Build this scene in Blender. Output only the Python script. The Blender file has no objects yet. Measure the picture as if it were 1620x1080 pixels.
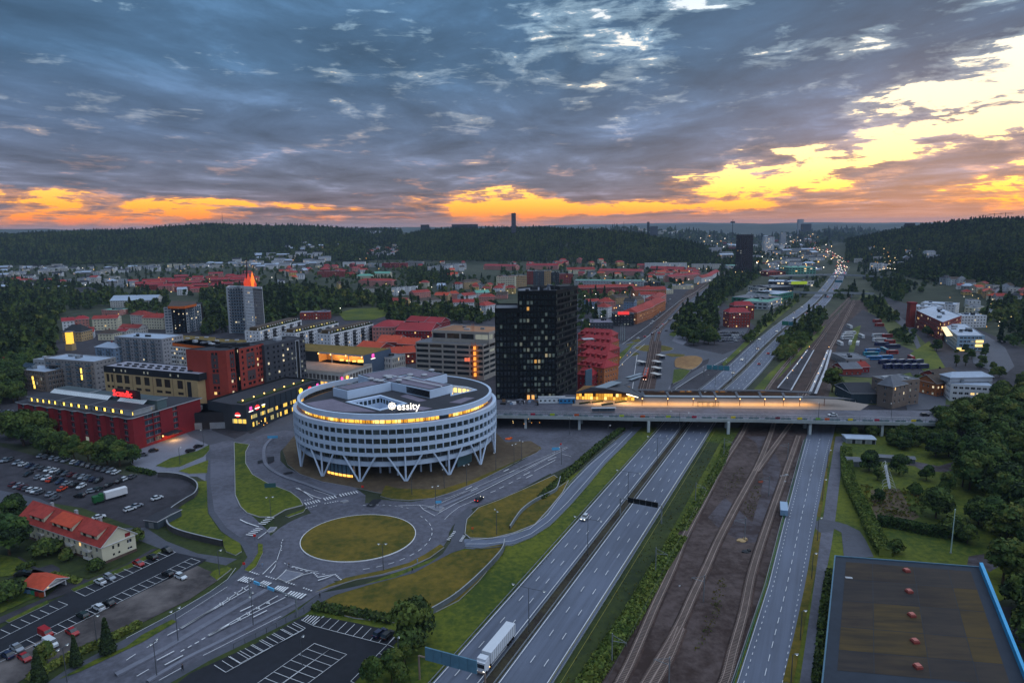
import bpy,bmesh,math,random
from mathutils import Vector,noise as mnoise
import numpy as np
random.seed(7)
S=bpy.context.scene
COL=S.collection
PI=math.pi
H=105.0
PITCH=math.radians(9.55);ROLL=math.radians(-.6)
F=1080.0
cd=bpy.data.cameras.new('camera')
cd.lens=24;cd.sensor_width=36;cd.clip_start=1;cd.clip_end=60000
cam=bpy.data.objects.new('camera',cd);COL.objects.link(cam)
from mathutils import Matrix
cam.matrix_world=Matrix.Translation((0,0,H))@Matrix.Rotation(PI/2-PITCH,4,'X')@Matrix.Rotation(ROLL,4,'Z')
S.camera=cam
S.view_settings.view_transform='Standard'
S.view_settings.look='None'
S.view_settings.exposure=0.85
S.view_settings.gamma=1.0
S.view_settings.use_curve_mapping=False
cy=S.cycles
cy.use_denoising=True
cy.max_bounces=5;cy.diffuse_bounces=2;cy.glossy_bounces=2
cy.transmission_bounces=3;cy.volume_bounces=0;cy.transparent_max_bounces=6
cy.caustics_reflective=False;cy.caustics_refractive=False
cy.sample_clamp_indirect=3.0
cy.volume_step_rate=4
SUN_AZ=math.radians(95.0);SUN_EL=math.radians(62.0)
world=bpy.data.worlds.new('World');S.world=world;world.use_nodes=True
NT=world.node_tree;NT.nodes.clear()
def wn(t,**k):
 n=NT.nodes.new(t)
 for a,b in k.items():setattr(n,a,b)
 return n
def link(a,b):NT.links.new(a,b)
def zA(op,a,b=None,clamp=False):
 n=wn('ShaderNodeMath',operation=op);n.use_clamp=clamp
 for i,v in enumerate((a,b)):
  if v is None:continue
  if hasattr(v,'links'):link(v,n.inputs[i])
  else:n.inputs[i].default_value=v
 return n.outputs[0]
def zM(v,stops,interp='LINEAR'):
 n=wn('ShaderNodeValToRGB');cr=n.color_ramp;cr.interpolation=interp
 while len(cr.elements)<len(stops):cr.elements.new(0.5)
 for e,(p,c)in zip(cr.elements,stops):
  e.position=p;e.color=(c[0],c[1],c[2],1)if hasattr(c,'__len__')else(c,c,c,1)
 link(v,n.inputs[0]);return n.outputs[0]
def wmix(f,a,b,mode='MIX'):
 n=wn('ShaderNodeMix',data_type='RGBA',blend_type=mode)
 for s,v in((0,f),(6,a),(7,b)):
  if hasattr(v,'links'):link(v,n.inputs[s])
  else:n.inputs[s].default_value=v if s==0 else(v[0],v[1],v[2],1)
 return n.outputs[2]
tc=wn('ShaderNodeTexCoord')
sep=wn('ShaderNodeSeparateXYZ');link(tc.outputs['Generated'],sep.inputs[0])
sx,sy,sz=sep.outputs
azd=zA('MULTIPLY',zA('ARCTAN2',sx,sy),180/PI)
eld=zA('MULTIPLY',zA('ARCSINE',sz),180/PI)
zz=zA('ADD',zA('MAXIMUM',sz,0.0),0.035)
cu=zA('DIVIDE',sx,zz);cv=zA('DIVIDE',sy,zz)
comb=wn('ShaderNodeCombineXYZ');link(cu,comb.inputs[0]);link(cv,comb.inputs[1])
ae=wn('ShaderNodeCombineXYZ');link(azd,ae.inputs[0]);link(eld,ae.inputs[1])
def zN(vec,scale,detail=6,rough=.6,sc=(1,1,1),rot=0,dist=0.0,loc=(0,0,0)):
 m=wn('ShaderNodeMapping');m.inputs['Scale'].default_value=sc
 m.inputs['Rotation'].default_value=(0,0,rot);m.inputs['Location'].default_value=loc
 link(vec,m.inputs[0])
 n=wn('ShaderNodeTexNoise');n.inputs['Scale'].default_value=scale
 n.inputs['Detail'].default_value=detail;n.inputs['Roughness'].default_value=rough
 n.inputs['Distortion'].default_value=dist
 link(m.outputs[0],n.inputs[0]);return n.outputs[0]
n1=zN(comb.outputs[0],.55,9,.62,(1,.8,1),.5,.25)
n2=zN(comb.outputs[0],2.2,7,.6,(1,.75,1),.35,.2,(7,3,0))
n3=zN(ae.outputs[0],.22,8,.62,(.42,1.9,1),.0,.5,(3,9,0))
lowf=zM(zA('DIVIDE',eld,20.0),[(0,1),(.35,.55),(.8,.15)])
nz=zA('ADD',zA('MULTIPLY',n1,.62),zA('MULTIPLY',n2,.38))
nzl=zA('SUBTRACT',nz,n3)
nm=zA('ADD',nz,zA('MULTIPLY',zA('MULTIPLY',nzl,-.75),lowf))
n4=zN(ae.outputs[0],.55,8,.66,(.36,2.2,1),math.radians(-5),.6,(13,2,0))
nm=zA('ADD',zA('MULTIPLY',zA('SUBTRACT',nm,.5),1.9),.5)
nm=zA('ADD',nm,zA('MULTIPLY',zA('SUBTRACT',n4,.5),.85))
n6=zN(ae.outputs[0],.3,7,.6,(.8,1.7,1),math.radians(-12),.8,(5,12,0))
nm=zA('ADD',nm,zA('MULTIPLY',zA('SUBTRACT',n6,.5),.9))
n5=zN(comb.outputs[0],5.5,6,.65,(1,.7,1),.2,.3,(2,5,0))
nm=zA('ADD',nm,zA('MULTIPLY',zA('SUBTRACT',n5,.5),.38))
GAPS=[(27,5.2,17,1.9,7,.36),(35,9.2,14,3.6,16,.40),(40,3.2,16,2.0,5,.26),(16,2.2,16,1.2,5,.36),(24,1.2,16,.8,0,.16),(-1.5,2.1,9,1.5,2,.35),(3,1.3,13,1.0,1,.38),(-29,2.1,13,1.1,-2,.33),(-17,1.75,9,.45,-3,.30),(-33,.9,13,.8,0,.30),(-20,1.0,10,.4,-2,.16),(6,14.6,9,2.6,-8,.27),(14,16.5,8,1.6,4,.28),(9,11.5,5,1.0,10,.16),(-15.0,11.8,5,.8,5,.11),(8.5,8.1,5,.8,3,.15),(2,8.6,5,.8,3,.06),(21,12.3,11,1.4,0,.20),(40,16.5,12,3,8,.12),(50,7,20,5,0,.25),(-2,10.5,6,1.6,0,.05),(24,14.8,9,1.0,6,.08),(30,13.2,8,1.3,10,.22)]
tot=None
for az,el,w,h,tl,st in GAPS:
 m=wn('ShaderNodeMapping',vector_type='TEXTURE')
 m.inputs['Location'].default_value=(az,el,0);m.inputs['Rotation'].default_value=(0,0,math.radians(tl))
 m.inputs['Scale'].default_value=(w,h,1)
 link(ae.outputs[0],m.inputs[0])
 ln=wn('ShaderNodeVectorMath',operation='LENGTH');link(m.outputs[0],ln.inputs[0])
 g=zM(ln.outputs['Value'],[(0,1),(.45,.82),(1.0,0)],'EASE')
 g=zA('MULTIPLY',g,st*.95)
 tot=g if tot is None else zA('ADD',tot,g)
den=zA('SUBTRACT',zA('ADD',nm,.185),tot)
e01=zA('DIVIDE',eld,20.0)
gapc=zM(e01,[(0,(.95,.20,.04)),(.04,(1.2,.34,.03)),(.085,(1.45,.62,.06)),(.14,(1.6,.88,.18)),(.22,(1.7,1.15,.42)),(.36,(1.35,1.06,.66)),(.55,(1.15,1.06,.84)),(.8,(.80,.92,1.0)),(1,(.6,.78,.95))])
azl=zM(zA('DIVIDE',zA('ADD',azd,40),80.0),[(0,(.95,.62,.42)),(.25,(.9,.7,.5)),(.5,(1.05,.85,.75)),(.75,(1.1,1.05,1.05)),(1,(1,1,1))])
gapc=wmix(.55,gapc,azl,'MULTIPLY')
cloudd=zM(e01,[(0,(.26,.16,.14)),(.06,(.19,.14,.16)),(.16,(.14,.155,.225)),(.35,(.10,.15,.255)),(.6,(.062,.13,.235)),(1,(.055,.125,.225))])
cloudl=zM(e01,[(0,(.75,.22,.06)),(.08,(.62,.27,.14)),(.2,(.36,.26,.28)),(.4,(.24,.29,.38)),(.7,(.22,.34,.46)),(1,(.24,.38,.52))])
f_thin=zM(den,[(.31,0),(.40,1)],'EASE')
f_body=zM(den,[(.385,0),(.60,1)],'EASE')
cloud=wmix(f_body,cloudl,cloudd)
shade=zN(comb.outputs[0],1.0,7,.62,(1,.6,1),.3,.3,(1,8,0))
cloud=wmix(1.0,cloud,zM(shade,[(.3,.6),(.45,.9),(.56,1.15),(.70,1.9)]),'MULTIPLY')
skyc=wmix(f_thin,gapc,cloud)
hz=zM(zA('DIVIDE',eld,20.0),[(0,.6),(.02,.35),(.05,0)],'EASE')
hzc=zM(zA('DIVIDE',zA('ADD',azd,40),80.0),[(0,(.75,.26,.09)),(.22,(.42,.24,.20)),(.38,(.42,.25,.22)),(.5,(.92,.30,.05)),(.62,(.85,.27,.08)),(.8,(.60,.27,.14)),(1,(.36,.22,.17))])
skyc=wmix(hz,skyc,hzc)
nis=wn('ShaderNodeTexSky',sky_type='NISHITA');nis.sun_disc=False
nis.sun_elevation=math.radians(2.0);nis.sun_rotation=math.radians(32)
bg1=wn('ShaderNodeBackground');link(skyc,bg1.inputs[0]);bg1.inputs[1].default_value=0.60
bg2=wn('ShaderNodeBackground');link(nis.outputs[0],bg2.inputs[0]);bg2.inputs[1].default_value=0.006
ad=wn('ShaderNodeAddShader');link(bg1.outputs[0],ad.inputs[0]);link(bg2.outputs[0],ad.inputs[1])
wo=wn('ShaderNodeOutputWorld');link(ad.outputs[0],wo.inputs[0])
sd=bpy.data.lights.new('sun','SUN');sd.energy=1.48;sd.angle=math.radians(130);sd.color=(.80,.88,1.0)
sun=bpy.data.objects.new('sun',sd);COL.objects.link(sun)
sun.location=(200,300,400)
sdir=Vector((math.sin(SUN_AZ)*math.cos(SUN_EL),math.cos(SUN_AZ)*math.cos(SUN_EL),math.sin(SUN_EL)))
sun.rotation_euler=sdir.to_track_quat('Z','Y').to_euler()
# ================================================================== helpers
def G(px,py,z=0.0):
 """the place on the level z that the survey photo shows at (px, py)"""
 u,dy,dz=ray(px,py);t=(z-H)/dz
 return(u*t,dy*t)
def ray(px,py):
 u=(px-810)/F;v=-(py-540)/F;u,v=u*math.cos(ROLL)-v*math.sin(ROLL),u*math.sin(ROLL)+v*math.cos(ROLL)
 return u,math.cos(PITCH)+v*math.sin(PITCH),-math.sin(PITCH)+v*math.cos(PITCH)
def mv(x,y,z=0.0):
 """survey frame (level, 9.7 degrees) to scene frame"""
 a=math.radians(9.7);r=(z-H)/y;v=(math.sin(a)+r*math.cos(a))/(math.cos(a)-r*math.sin(a));d=math.cos(a)+v*math.sin(a)
 return G(810+F*x/y*d,540-F*v,z)
def hgt(xb,yb,yt,z0=0.0):
 x,y=G(xb,yb,z0);u,d,e=ray(xb,yt)
 return H+y*e/d-z0
def hsh(*a):
 r=random.Random(str(a));return r.random()
_cs={}
def zR(r,g,b):
 f=lambda c:(c/255/12.92)if c/255<=.04045 else((c/255+.055)/1.055)**2.4
 return(f(r),f(g),f(b))
MAT={}
def mat(name,col,rough=.85,var=.25,scale=.4,col2=None,metal=0,emit=None,estr=0,bump=0,scale2=None,spec=.3,stretch=None):
 """colour broken up by two sizes of noise in world space"""
 if name in MAT:return MAT[name]
 m=bpy.data.materials.new(name);m.use_nodes=True;nt=m.node_tree;n=nt.nodes;L=nt.links
 b=n['Principled BSDF']
 b.inputs['Roughness'].default_value=rough;b.inputs['Metallic'].default_value=metal
 b.inputs['Specular IOR Level'].default_value=spec
 if var>0 or col2:
  geo=n.new('ShaderNodeNewGeometry');mp=n.new('ShaderNodeMapping');L.new(geo.outputs['Position'],mp.inputs[0])
  if stretch:mp.vector_type='TEXTURE';mp.inputs['Rotation'].default_value=(0,0,-stretch[0]);mp.inputs['Scale'].default_value=(1/stretch[1],1/stretch[2],1)
  a=n.new('ShaderNodeTexNoise');a.inputs['Scale'].default_value=scale;a.inputs['Detail'].default_value=5;a.inputs['Roughness'].default_value=.65
  c=n.new('ShaderNodeTexNoise');c.inputs['Scale'].default_value=scale2 or scale*.09;c.inputs['Detail'].default_value=4
  L.new(mp.outputs[0],a.inputs[0]);L.new(geo.outputs['Position'],c.inputs[0])
  s=n.new('ShaderNodeMath');s.operation='ADD';L.new(a.outputs[0],s.inputs[0]);L.new(c.outputs[0],s.inputs[1])
  r=n.new('ShaderNodeMapRange');r.inputs[1].default_value=.82;r.inputs[2].default_value=1.18;L.new(s.outputs[0],r.inputs[0])
  mx=n.new('ShaderNodeMix');mx.data_type='RGBA';L.new(r.outputs[0],mx.inputs[0])
  c2=col2 or tuple(x*(1+var)for x in col);c1=col if col2 else tuple(x*(1-var)for x in col)
  mx.inputs[6].default_value=(*c1,1);mx.inputs[7].default_value=(*c2,1)
  L.new(mx.outputs[2],b.inputs['Base Color'])
  if bump:
   bp=n.new('ShaderNodeBump');bp.inputs['Strength'].default_value=bump;bp.inputs['Distance'].default_value=.3
   L.new(a.outputs[0],bp.inputs['Height']);L.new(bp.outputs[0],b.inputs['Normal'])
 else:
  b.inputs['Base Color'].default_value=(*col,1)
 if emit:
  b.inputs['Emission Color'].default_value=(*emit,1);b.inputs['Emission Strength'].default_value=estr
  m.cycles.emission_sampling='NONE'
 MAT[name]=m;return m
def glow(name,col,strength):return mat(name,(.02,.02,.02),.5,0,emit=col,estr=strength)
class MB:
 """collects faces in world coordinates; link() makes ONE mesh object of them"""
 def __init__(s):s.v=[];s.f=[];s.m=[]
 def face(s,pts,mi=0):
  b=len(s.v);s.v.extend(pts);s.f.append(tuple(range(b,b+len(pts))));s.m.append(mi);return s
 def box(s,c,d,ang=0,mi=0,bottom=False,top=None):
  """c centre of the base, d full sizes, turned by ang about z"""
  ca,sa=math.cos(ang),math.sin(ang);hx,hy=d[0]/2,d[1]/2
  q=[(c[0]+x*ca-y*sa,c[1]+x*sa+y*ca)for x,y in((-hx,-hy),(hx,-hy),(hx,hy),(-hx,hy))]
  return s.prism(q,c[2],c[2]+d[2],mi,mi if top is None else top,bottom)
 def prism(s,q,z0,z1,mi=0,mt=0,bottom=False):
  n=len(q);b=len(s.v)
  s.v.extend([(x,y,z0)for x,y in q]);s.v.extend([(x,y,z1)for x,y in q])
  for i in range(n):
   j=(i+1)%n;s.f.append((b+i,b+j,b+n+j,b+n+i));s.m.append(mi)
  s.f.append(tuple(range(b+n,b+2*n)));s.m.append(mt)
  if bottom:s.f.append(tuple(range(b+n-1,b-1,-1)));s.m.append(mi)
  return s
 def tube(s,p,q,r,n=5,mi=0,r2=None,cap=True):
  p=Vector(p);q=Vector(q);d=(q-p)
  if d.length<1e-6:return s
  d.normalize();a=d.orthogonal().normalized();c=d.cross(a);b=len(s.v);r2=r if r2 is None else r2
  for(o,rr)in((p,r),(q,r2)):
   for i in range(n):
    t=2*PI*i/n;s.v.append(tuple(o+a*(rr*math.cos(t))+c*(rr*math.sin(t))))
  for i in range(n):
   j=(i+1)%n;s.f.append((b+i,b+j,b+n+j,b+n+i));s.m.append(mi)
  if cap:
   s.f.append(tuple(range(b+n,b+2*n)));s.m.append(mi);s.f.append(tuple(range(b+n-1,b-1,-1)));s.m.append(mi)
  return s
 def ball(s,c,r,mi=0,n=6,k=4,sq=1.0):
  b=len(s.v);s.v.append((c[0],c[1],c[2]-r*sq))
  for j in range(1,k):
   ph=-PI/2+PI*j/k
   for i in range(n):
    t=2*PI*i/n;s.v.append((c[0]+r*math.cos(ph)*math.cos(t),c[1]+r*math.cos(ph)*math.sin(t),c[2]+r*sq*math.sin(ph)))
  s.v.append((c[0],c[1],c[2]+r*sq));e=len(s.v)-1
  for i in range(n):
   j=(i+1)%n;s.f.append((b,b+1+j,b+1+i));s.m.append(mi);s.f.append((e,e-n+i,e-n+j));s.m.append(mi)
   for q in range(k-2):
    a=b+1+q*n;s.f.append((a+i,a+j,a+n+j,a+n+i));s.m.append(mi)
  return s
 def link(s,name,mats,parent=None,smooth=False,**props):
  if not s.f:return None
  if not isinstance(mats,(list,tuple)):mats=[mats]
  o3=parent.get('_o',(0,0,0))if parent is not None else(0,0,0)
  base=props.pop('base',None)
  if parent is None and base is not None:o3=base
  me=bpy.data.meshes.new(name)
  vs=[(x-o3[0],y-o3[1],z-o3[2])for x,y,z in s.v]if any(o3)else s.v
  me.from_pydata(vs,[],s.f)
  for m in mats:me.materials.append(m)
  if len(mats)>1:me.polygons.foreach_set('material_index',s.m)
  if smooth:me.polygons.foreach_set('use_smooth',[True]*len(s.f))
  o=bpy.data.objects.new(name,me);COL.objects.link(o)
  if parent is not None:o.parent=parent
  elif base is not None:o.location=base
  for k,v in props.items():o[k]=v
  return o
def zTh(name,label,cat,loc=(0,0,0),group=None):
 """Empty at the thing's base; parts are given in world coordinates and stored relative to it"""
 o=bpy.data.objects.new(name,None);COL.objects.link(o);o.empty_display_size=.5
 o.location=loc;o['_o']=tuple(loc)
 o['label']=label;o['category']=cat
 if group:o['group']=group
 return o
def local(name,label,cat,loc,rz=0,group=None):
 """like thing(), but parts are given in its own local axes"""
 o=zTh(name,label,cat,loc,group);o['_o']=(0,0,0);o.rotation_euler=(0,0,rz);return o
def place(me,name,parent,loc,rz=0,**props):
 o=bpy.data.objects.new(name,me);COL.objects.link(o);o.parent=parent
 o3=parent.get('_o',(0,0,0))if parent is not None else(0,0,0)
 o.location=(loc[0]-o3[0],loc[1]-o3[1],loc[2]-o3[2]);o.rotation_euler=(0,0,rz)
 for k,v in props.items():o[k]=v
 return o
def dup(root,loc,rz,label,group=None,sc=None):
 r=root.copy();COL.objects.link(r);r.location=loc;r.rotation_euler=(0,0,rz);r['label']=label
 if group:r['group']=group
 if sc:r.scale=sc if hasattr(sc,'__len__')else(sc,sc,sc)
 for ch in root.children:
  c=ch.copy();COL.objects.link(c);c.parent=r
  for g in ch.children:
   d=g.copy();COL.objects.link(d);d.parent=c
 return r
def setmat(root,old,new):
 """recolour one copied thing: its meshes are shared, so link the material to the object"""
 for o in[root]+list(root.children):
  if o.type=='MESH':
   for sl in o.material_slots:
    if sl.material==old:sl.link='OBJECT';sl.material=new
ORD=['first','second','third','fourth','fifth','sixth','seventh','eighth','ninth','tenth','eleventh','twelfth','thirteenth','fourteenth','fifteenth','sixteenth','seventeenth','eighteenth','nineteenth','twentieth']
def zn(i):
 if i<20:return ORD[i]
 t={2:'twenty',3:'thirty',4:'forty',5:'fifty',6:'sixty',7:'seventy',8:'eighty',9:'ninety'};n=i+1
 if n>=100:return 'hundred and '+zn(i-100)if n>100 else 'hundredth'
 return(t[n//10]+'-'+ORD[n%10-1])if n%10 else t[n//10][:-1]+'ieth'
def area(q):return .5*sum(q[i][0]*q[(i+1)%len(q)][1]-q[(i+1)%len(q)][0]*q[i][1]for i in range(len(q)))
def ccw(q):return list(q)if area(q)>0 else list(q)[::-1]
def inpoly(x,y,q):
 c=False;j=len(q)-1
 for i in range(len(q)):
  if(q[i][1]>y)!=(q[j][1]>y)and x<(q[j][0]-q[i][0])*(y-q[i][1])/(q[j][1]-q[i][1])+q[i][0]:c=not c
  j=i
 return c
def smooth(pts,closed=False,k=6):
 n=len(pts);out=[]
 rng=range(n if closed else n-1)
 for i in rng:
  p0,p1,p2,p3=(pts[(i-1)%n],pts[i],pts[(i+1)%n],pts[(i+2)%n])if closed else(pts[max(i-1,0)],pts[i],pts[i+1],pts[min(i+2,n-1)])
  for j in range(k):
   t=j/k;out.append(tuple(.5*((2*b)+(c-a)*t+(2*a-5*b+4*c-d)*t*t+(3*b-a-3*c+d)*t**3)for a,b,c,d in zip(p0,p1,p2,p3)))
 if not closed:out.append(tuple(pts[-1]))
 return out
def resample(pts,step):
 out=[pts[0]];acc=0
 for a,b in zip(pts,pts[1:]):
  L=math.dist(a,b)
  if L==0:continue
  t=step-acc
  while t<=L:
   out.append(tuple(p+(q-p)*t/L for p,q in zip(a,b)));t+=step
  acc=(acc+L)%step if(acc+L)>=step else acc+L
 return out
def walk(pts):
 """cumulative length along a line, and a function giving (x, y, direction) at a distance"""
 cum=[0]
 for a,b in zip(pts,pts[1:]):cum.append(cum[-1]+math.dist(a[:2],b[:2]))
 def at(s):
  s=min(max(s,0),cum[-1]-1e-6)
  for i in range(len(pts)-1):
   if cum[i+1]>s:
    t=(s-cum[i])/(cum[i+1]-cum[i]);a,b=pts[i],pts[i+1]
    return(a[0]+(b[0]-a[0])*t,a[1]+(b[1]-a[1])*t,math.atan2(b[1]-a[1],b[0]-a[0]))
  return(*pts[-1][:2],0)
 return cum[-1],at
def offset(pts,d):
 """line moved d to the right of its direction"""
 out=[]
 for i,p in enumerate(pts):
  a=pts[max(i-1,0)];b=pts[min(i+1,len(pts)-1)];L=math.hypot(b[0]-a[0],b[1]-a[1])or 1
  out.append((p[0]+(b[1]-a[1])/L*d,p[1]-(b[0]-a[0])/L*d))
 return out
asphalt=mat('asphalt',zR(68,71,82),.8,.16,.5,scale2=.03,spec=.4)
asphalt_road=mat('worn_asphalt',zR(84,92,110),.75,.2,.55,scale2=.03,spec=.45,stretch=(math.radians(25.4),1.3,.035))
asphalt_violet=mat('violet_worn_asphalt',zR(82,83,95),.8,.3,.45,scale2=.05,spec=.35)
asphalt_new=mat('new_black_asphalt',zR(28,31,40),.8,.22,.5,scale2=.05,spec=.3)
asphalt_mid=mat('patchy_asphalt',zR(56,55,62),.9,.3,.25,scale2=.03,spec=.2)
paving=mat('grey_paving',zR(106,109,122),.85,.12,.6)
concrete=mat('concrete',zR(142,146,152),.85,.12,.8)
kerbm=mat('kerb_stone',zR(150,150,154),.85,.1,2)
paint=mat('road_paint',zR(205,207,212),.7,.12,1.2)
grass=mat('grass',zR(48,66,16),.95,.3,.5,col2=zR(92,98,24),bump=.5,scale2=.03)
grass_dry=mat('dry_grass',zR(62,64,14),.95,.3,.35,col2=zR(104,88,28),bump=.5,scale2=.05)
grass_dark=mat('dark_lawn',zR(34,46,22),.95,.3,.35,col2=zR(56,66,28),bump=.4,scale2=.02)  # grass of a deeper green
earth=mat('trodden_earth',zR(74,62,50),.95,.3,.3,col2=zR(96,84,66),bump=.4)
ballast=mat('rusty_ballast',zR(50,38,38),.95,.3,.5,col2=zR(86,68,66),bump=.5,scale2=.035)
ballast_dark=mat('track_ballast',zR(46,34,32),.95,.3,.9,col2=zR(74,58,54),bump=.6)
gravel=mat('grey_gravel',zR(54,44,46),.95,.3,.3,col2=zR(84,80,88),bump=.4,scale2=.06)
rust=mat('rail_steel',zR(160,140,132),.5,.2,1)
white=mat('white_render',zR(200,202,208),.8,.05,.5)
offwhite=mat('offwhite_render',zR(182,180,178),.85,.08,.5)
cream=mat('cream_render',zR(196,190,168),.85,.06,.4)
beige=mat('beige_cladding',zR(176,152,112),.8,.08,.4)
sand=mat('sand_brick',zR(168,142,104),.85,.12,.6)
grey_render=mat('grey_render',zR(128,126,128),.85,.06,.4)
lightgrey=mat('light_grey_panel',zR(158,162,170),.8,.07,.4)
darkgrey=mat('dark_grey_brick',zR(64,66,74),.85,.12,.5)
charcoal=mat('charcoal_cladding',zR(34,37,43),.7,.12,.5)
blackm=mat('black_metal',zR(16,18,22),.45,.1,.5)
red_brick=mat('red_brick',zR(128,52,46),.9,.14,.5)
red_clad=mat('red_cladding',zR(146,58,48),.85,.1,.4)
crimson=mat('crimson_render',zR(122,30,38),.85,.12,.5)
orange_brick=mat('orange_brick',zR(164,100,62),.9,.14,.5)
pinkish=mat('pink_render',zR(176,120,112),.9,.1,.5)
yellowish=mat('yellow_render',zR(190,160,100),.9,.1,.5)
bluish=mat('pale_blue_render',zR(120,140,165),.9,.1,.5)
roof_red=mat('red_roof_tile',zR(136,50,44),.85,.35,.7,scale2=.03)
roof_crimson=mat('crimson_roof_sheet',zR(138,30,38),.7,.18,.5,scale2=.06)
roof_orange=mat('orange_roof_tile',zR(172,68,46),.85,.18,.7,scale2=.06)
roof_black=mat('black_roof_felt',zR(46,48,56),.85,.15,.4)
roof_grey=mat('grey_roof_felt',zR(100,104,114),.8,.15,.3,scale2=.04)
roof_blue=mat('bluish_sheet_roof',zR(150,164,184),.55,.12,.4)
roof_mauve=mat('mauve_roof_felt',zR(112,106,122),.85,.14,.4)
roof_green=mat('sedum_roof',zR(92,78,34),.95,.25,.3,col2=zR(122,98,42))
roof_brown=mat('brown_roof_felt',zR(70,60,54),.9,.2,.4)
roof_teal=mat('verdigris_roof',zR(96,150,134),.8,.12,.4)
green_metal=mat('green_metal',zR(40,110,90),.5,.1,1)
glass=mat('window_glass',zR(26,34,42),.12,0,spec=.8)
glass_blue=mat('bluish_glass',zR(70,92,108),.15,0,spec=.8)
lit=glow('lit_window',(1.0,.62,.22),.75)
lit_pale=glow('pale_lit_window',(1.0,.84,.55),.55)
lit_dim=glow('dim_lit_window',(.75,.8,.7),.16)
lit_orange=glow('orange_lamp_light',(1.0,.42,.08),1.5)
lamp_white=glow('lamp_glow',(1.0,.9,.72),2.2)
lamp_warm=glow('warm_lamp_glow',(1.0,.5,.14),3.0)
sign_red=glow('red_sign_light',(1.0,.03,.03),1.2)
sign_white=glow('white_sign_light',(1.0,.93,.82),1.3)
sign_yellow=glow('yellow_sign_light',(1.0,.6,.05),1.2)
sign_pink=glow('pink_sign_light',(1.0,.08,.4),1.1)
tail_red=glow('red_tail_light',(1.0,.04,.03),1.6)
head_white=glow('headlight',(1.0,.95,.8),2.5)
steel=mat('galvanised_steel',zR(130,136,142),.5,.1,1,metal=.4)
pole_dark=mat('dark_pole',zR(70,74,80),.6,0)
panel_black=mat('solar_panel',zR(20,26,40),.25,0)
bark=mat('bark',zR(70,56,44),.95,.2,2)
def wall(W,GL,p,q,z0,z1,cols,rows,depth=.22,mi=0,gm=None,glaze=True,seed=0,lit_p=.045,back=None):
 """wall from p to q (outward side on the right hand), cols: [(s0,s1)...] metres along, rows: [(h0,h1)...] heights;
    every opening has reveals and a pane set back; returns the openings"""
 L=math.dist(p,q);dx,dy=(q[0]-p[0])/L,(q[1]-p[1])/L;nx,ny=dy,-dx
 P=lambda s,z,o=0:(p[0]+dx*s-nx*o,p[1]+dy*s-ny*o,z)
 z=z0;outs=[]
 for(h0,h1)in rows:
  if h0>z+1e-4:W.face([P(0,z),P(L,z),P(L,h0),P(0,h0)],mi)
  s=0
  for(a,b)in cols:
   if a>s+1e-4:W.face([P(s,h0),P(a,h0),P(a,h1),P(s,h1)],mi)
   d=depth
   W.face([P(a,h0),P(b,h0),P(b,h0,d),P(a,h0,d)],mi);W.face([P(a,h1,d),P(b,h1,d),P(b,h1),P(a,h1)],mi)
   W.face([P(a,h0),P(a,h0,d),P(a,h1,d),P(a,h1)],mi);W.face([P(b,h0,d),P(b,h0),P(b,h1),P(b,h1,d)],mi)
   if GL is not None:
    r=random.random();g=0 if r>lit_p else(1 if r<lit_p*.4 else(2 if r<lit_p*.7 else 3))
    if gm is not None:g=gm
    GL.face([P(a,h0,d),P(b,h0,d),P(b,h1,d),P(a,h1,d)],g)
    w=b-a
    if w>.9 and glaze:
     t=.06
     GL.face([P((a+b)/2-t,h0,d-.04),P((a+b)/2+t,h0,d-.04),P((a+b)/2+t,h1,d-.04),P((a+b)/2-t,h1,d-.04)],4)
     GL.face([P(a,h0,d-.05),P(b,h0,d-.05),P(b,h0+.1,d-.05),P(a,h0+.1,d-.05)],4)
   outs.append((a,b,h0,h1));s=b
  if s<L-1e-4:W.face([P(s,h0),P(L,h0),P(L,h1),P(s,h1)],mi)
  z=h1
 if z<z1-1e-4:W.face([P(0,z),P(L,z),P(L,z1),P(0,z1)],mi)
 return outs
GLM=[glass,lit,lit_pale,lit_dim,white]
def zC(L,pitch,w,margin=.8):
 n=max(1,int((L-2*margin+pitch-w)/pitch));tot=(n-1)*pitch+w;s=(L-tot)/2
 if tot>L:return[]
 return[(s+i*pitch,s+i*pitch+w)for i in range(n)]
def zW(z0,floors,fh,sill=.9,wh=1.4,skip=0):return[(z0+i*fh+sill,z0+i*fh+sill+wh)for i in range(skip,floors)]
def facing(p,q):
 """does the wall p->q of a counter-clockwise outline look towards the side the photo was taken from"""
 mx,my=(p[0]+q[0])/2,(p[1]+q[1])/2;nx,ny=(q[1]-p[1]),-(q[0]-p[0]);L=math.hypot(nx,ny)or 1
 return(-(mx)*nx-(my)*ny)/L/math.hypot(mx,my)
def cxy(q):return(sum(p[0]for p in q)/len(q),sum(p[1]for p in q)/len(q))
def inset(q,d):
 q=ccw(q);n=len(q);out=[]
 for i in range(n):
  a,b,c=q[i-1],q[i],q[(i+1)%n]
  u=Vector((b[0]-a[0],b[1]-a[1])).normalized();w=Vector((c[0]-b[0],c[1]-b[1])).normalized()
  n1=Vector((-u.y,u.x));n2=Vector((-w.y,w.x));bis=(n1+n2)
  if bis.length<1e-5:bis=n1
  bis.normalize();k=d/max(.25,bis.dot(n1));out.append((b[0]+bis.x*k,b[1]+bis.y*k))
 return out
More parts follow.
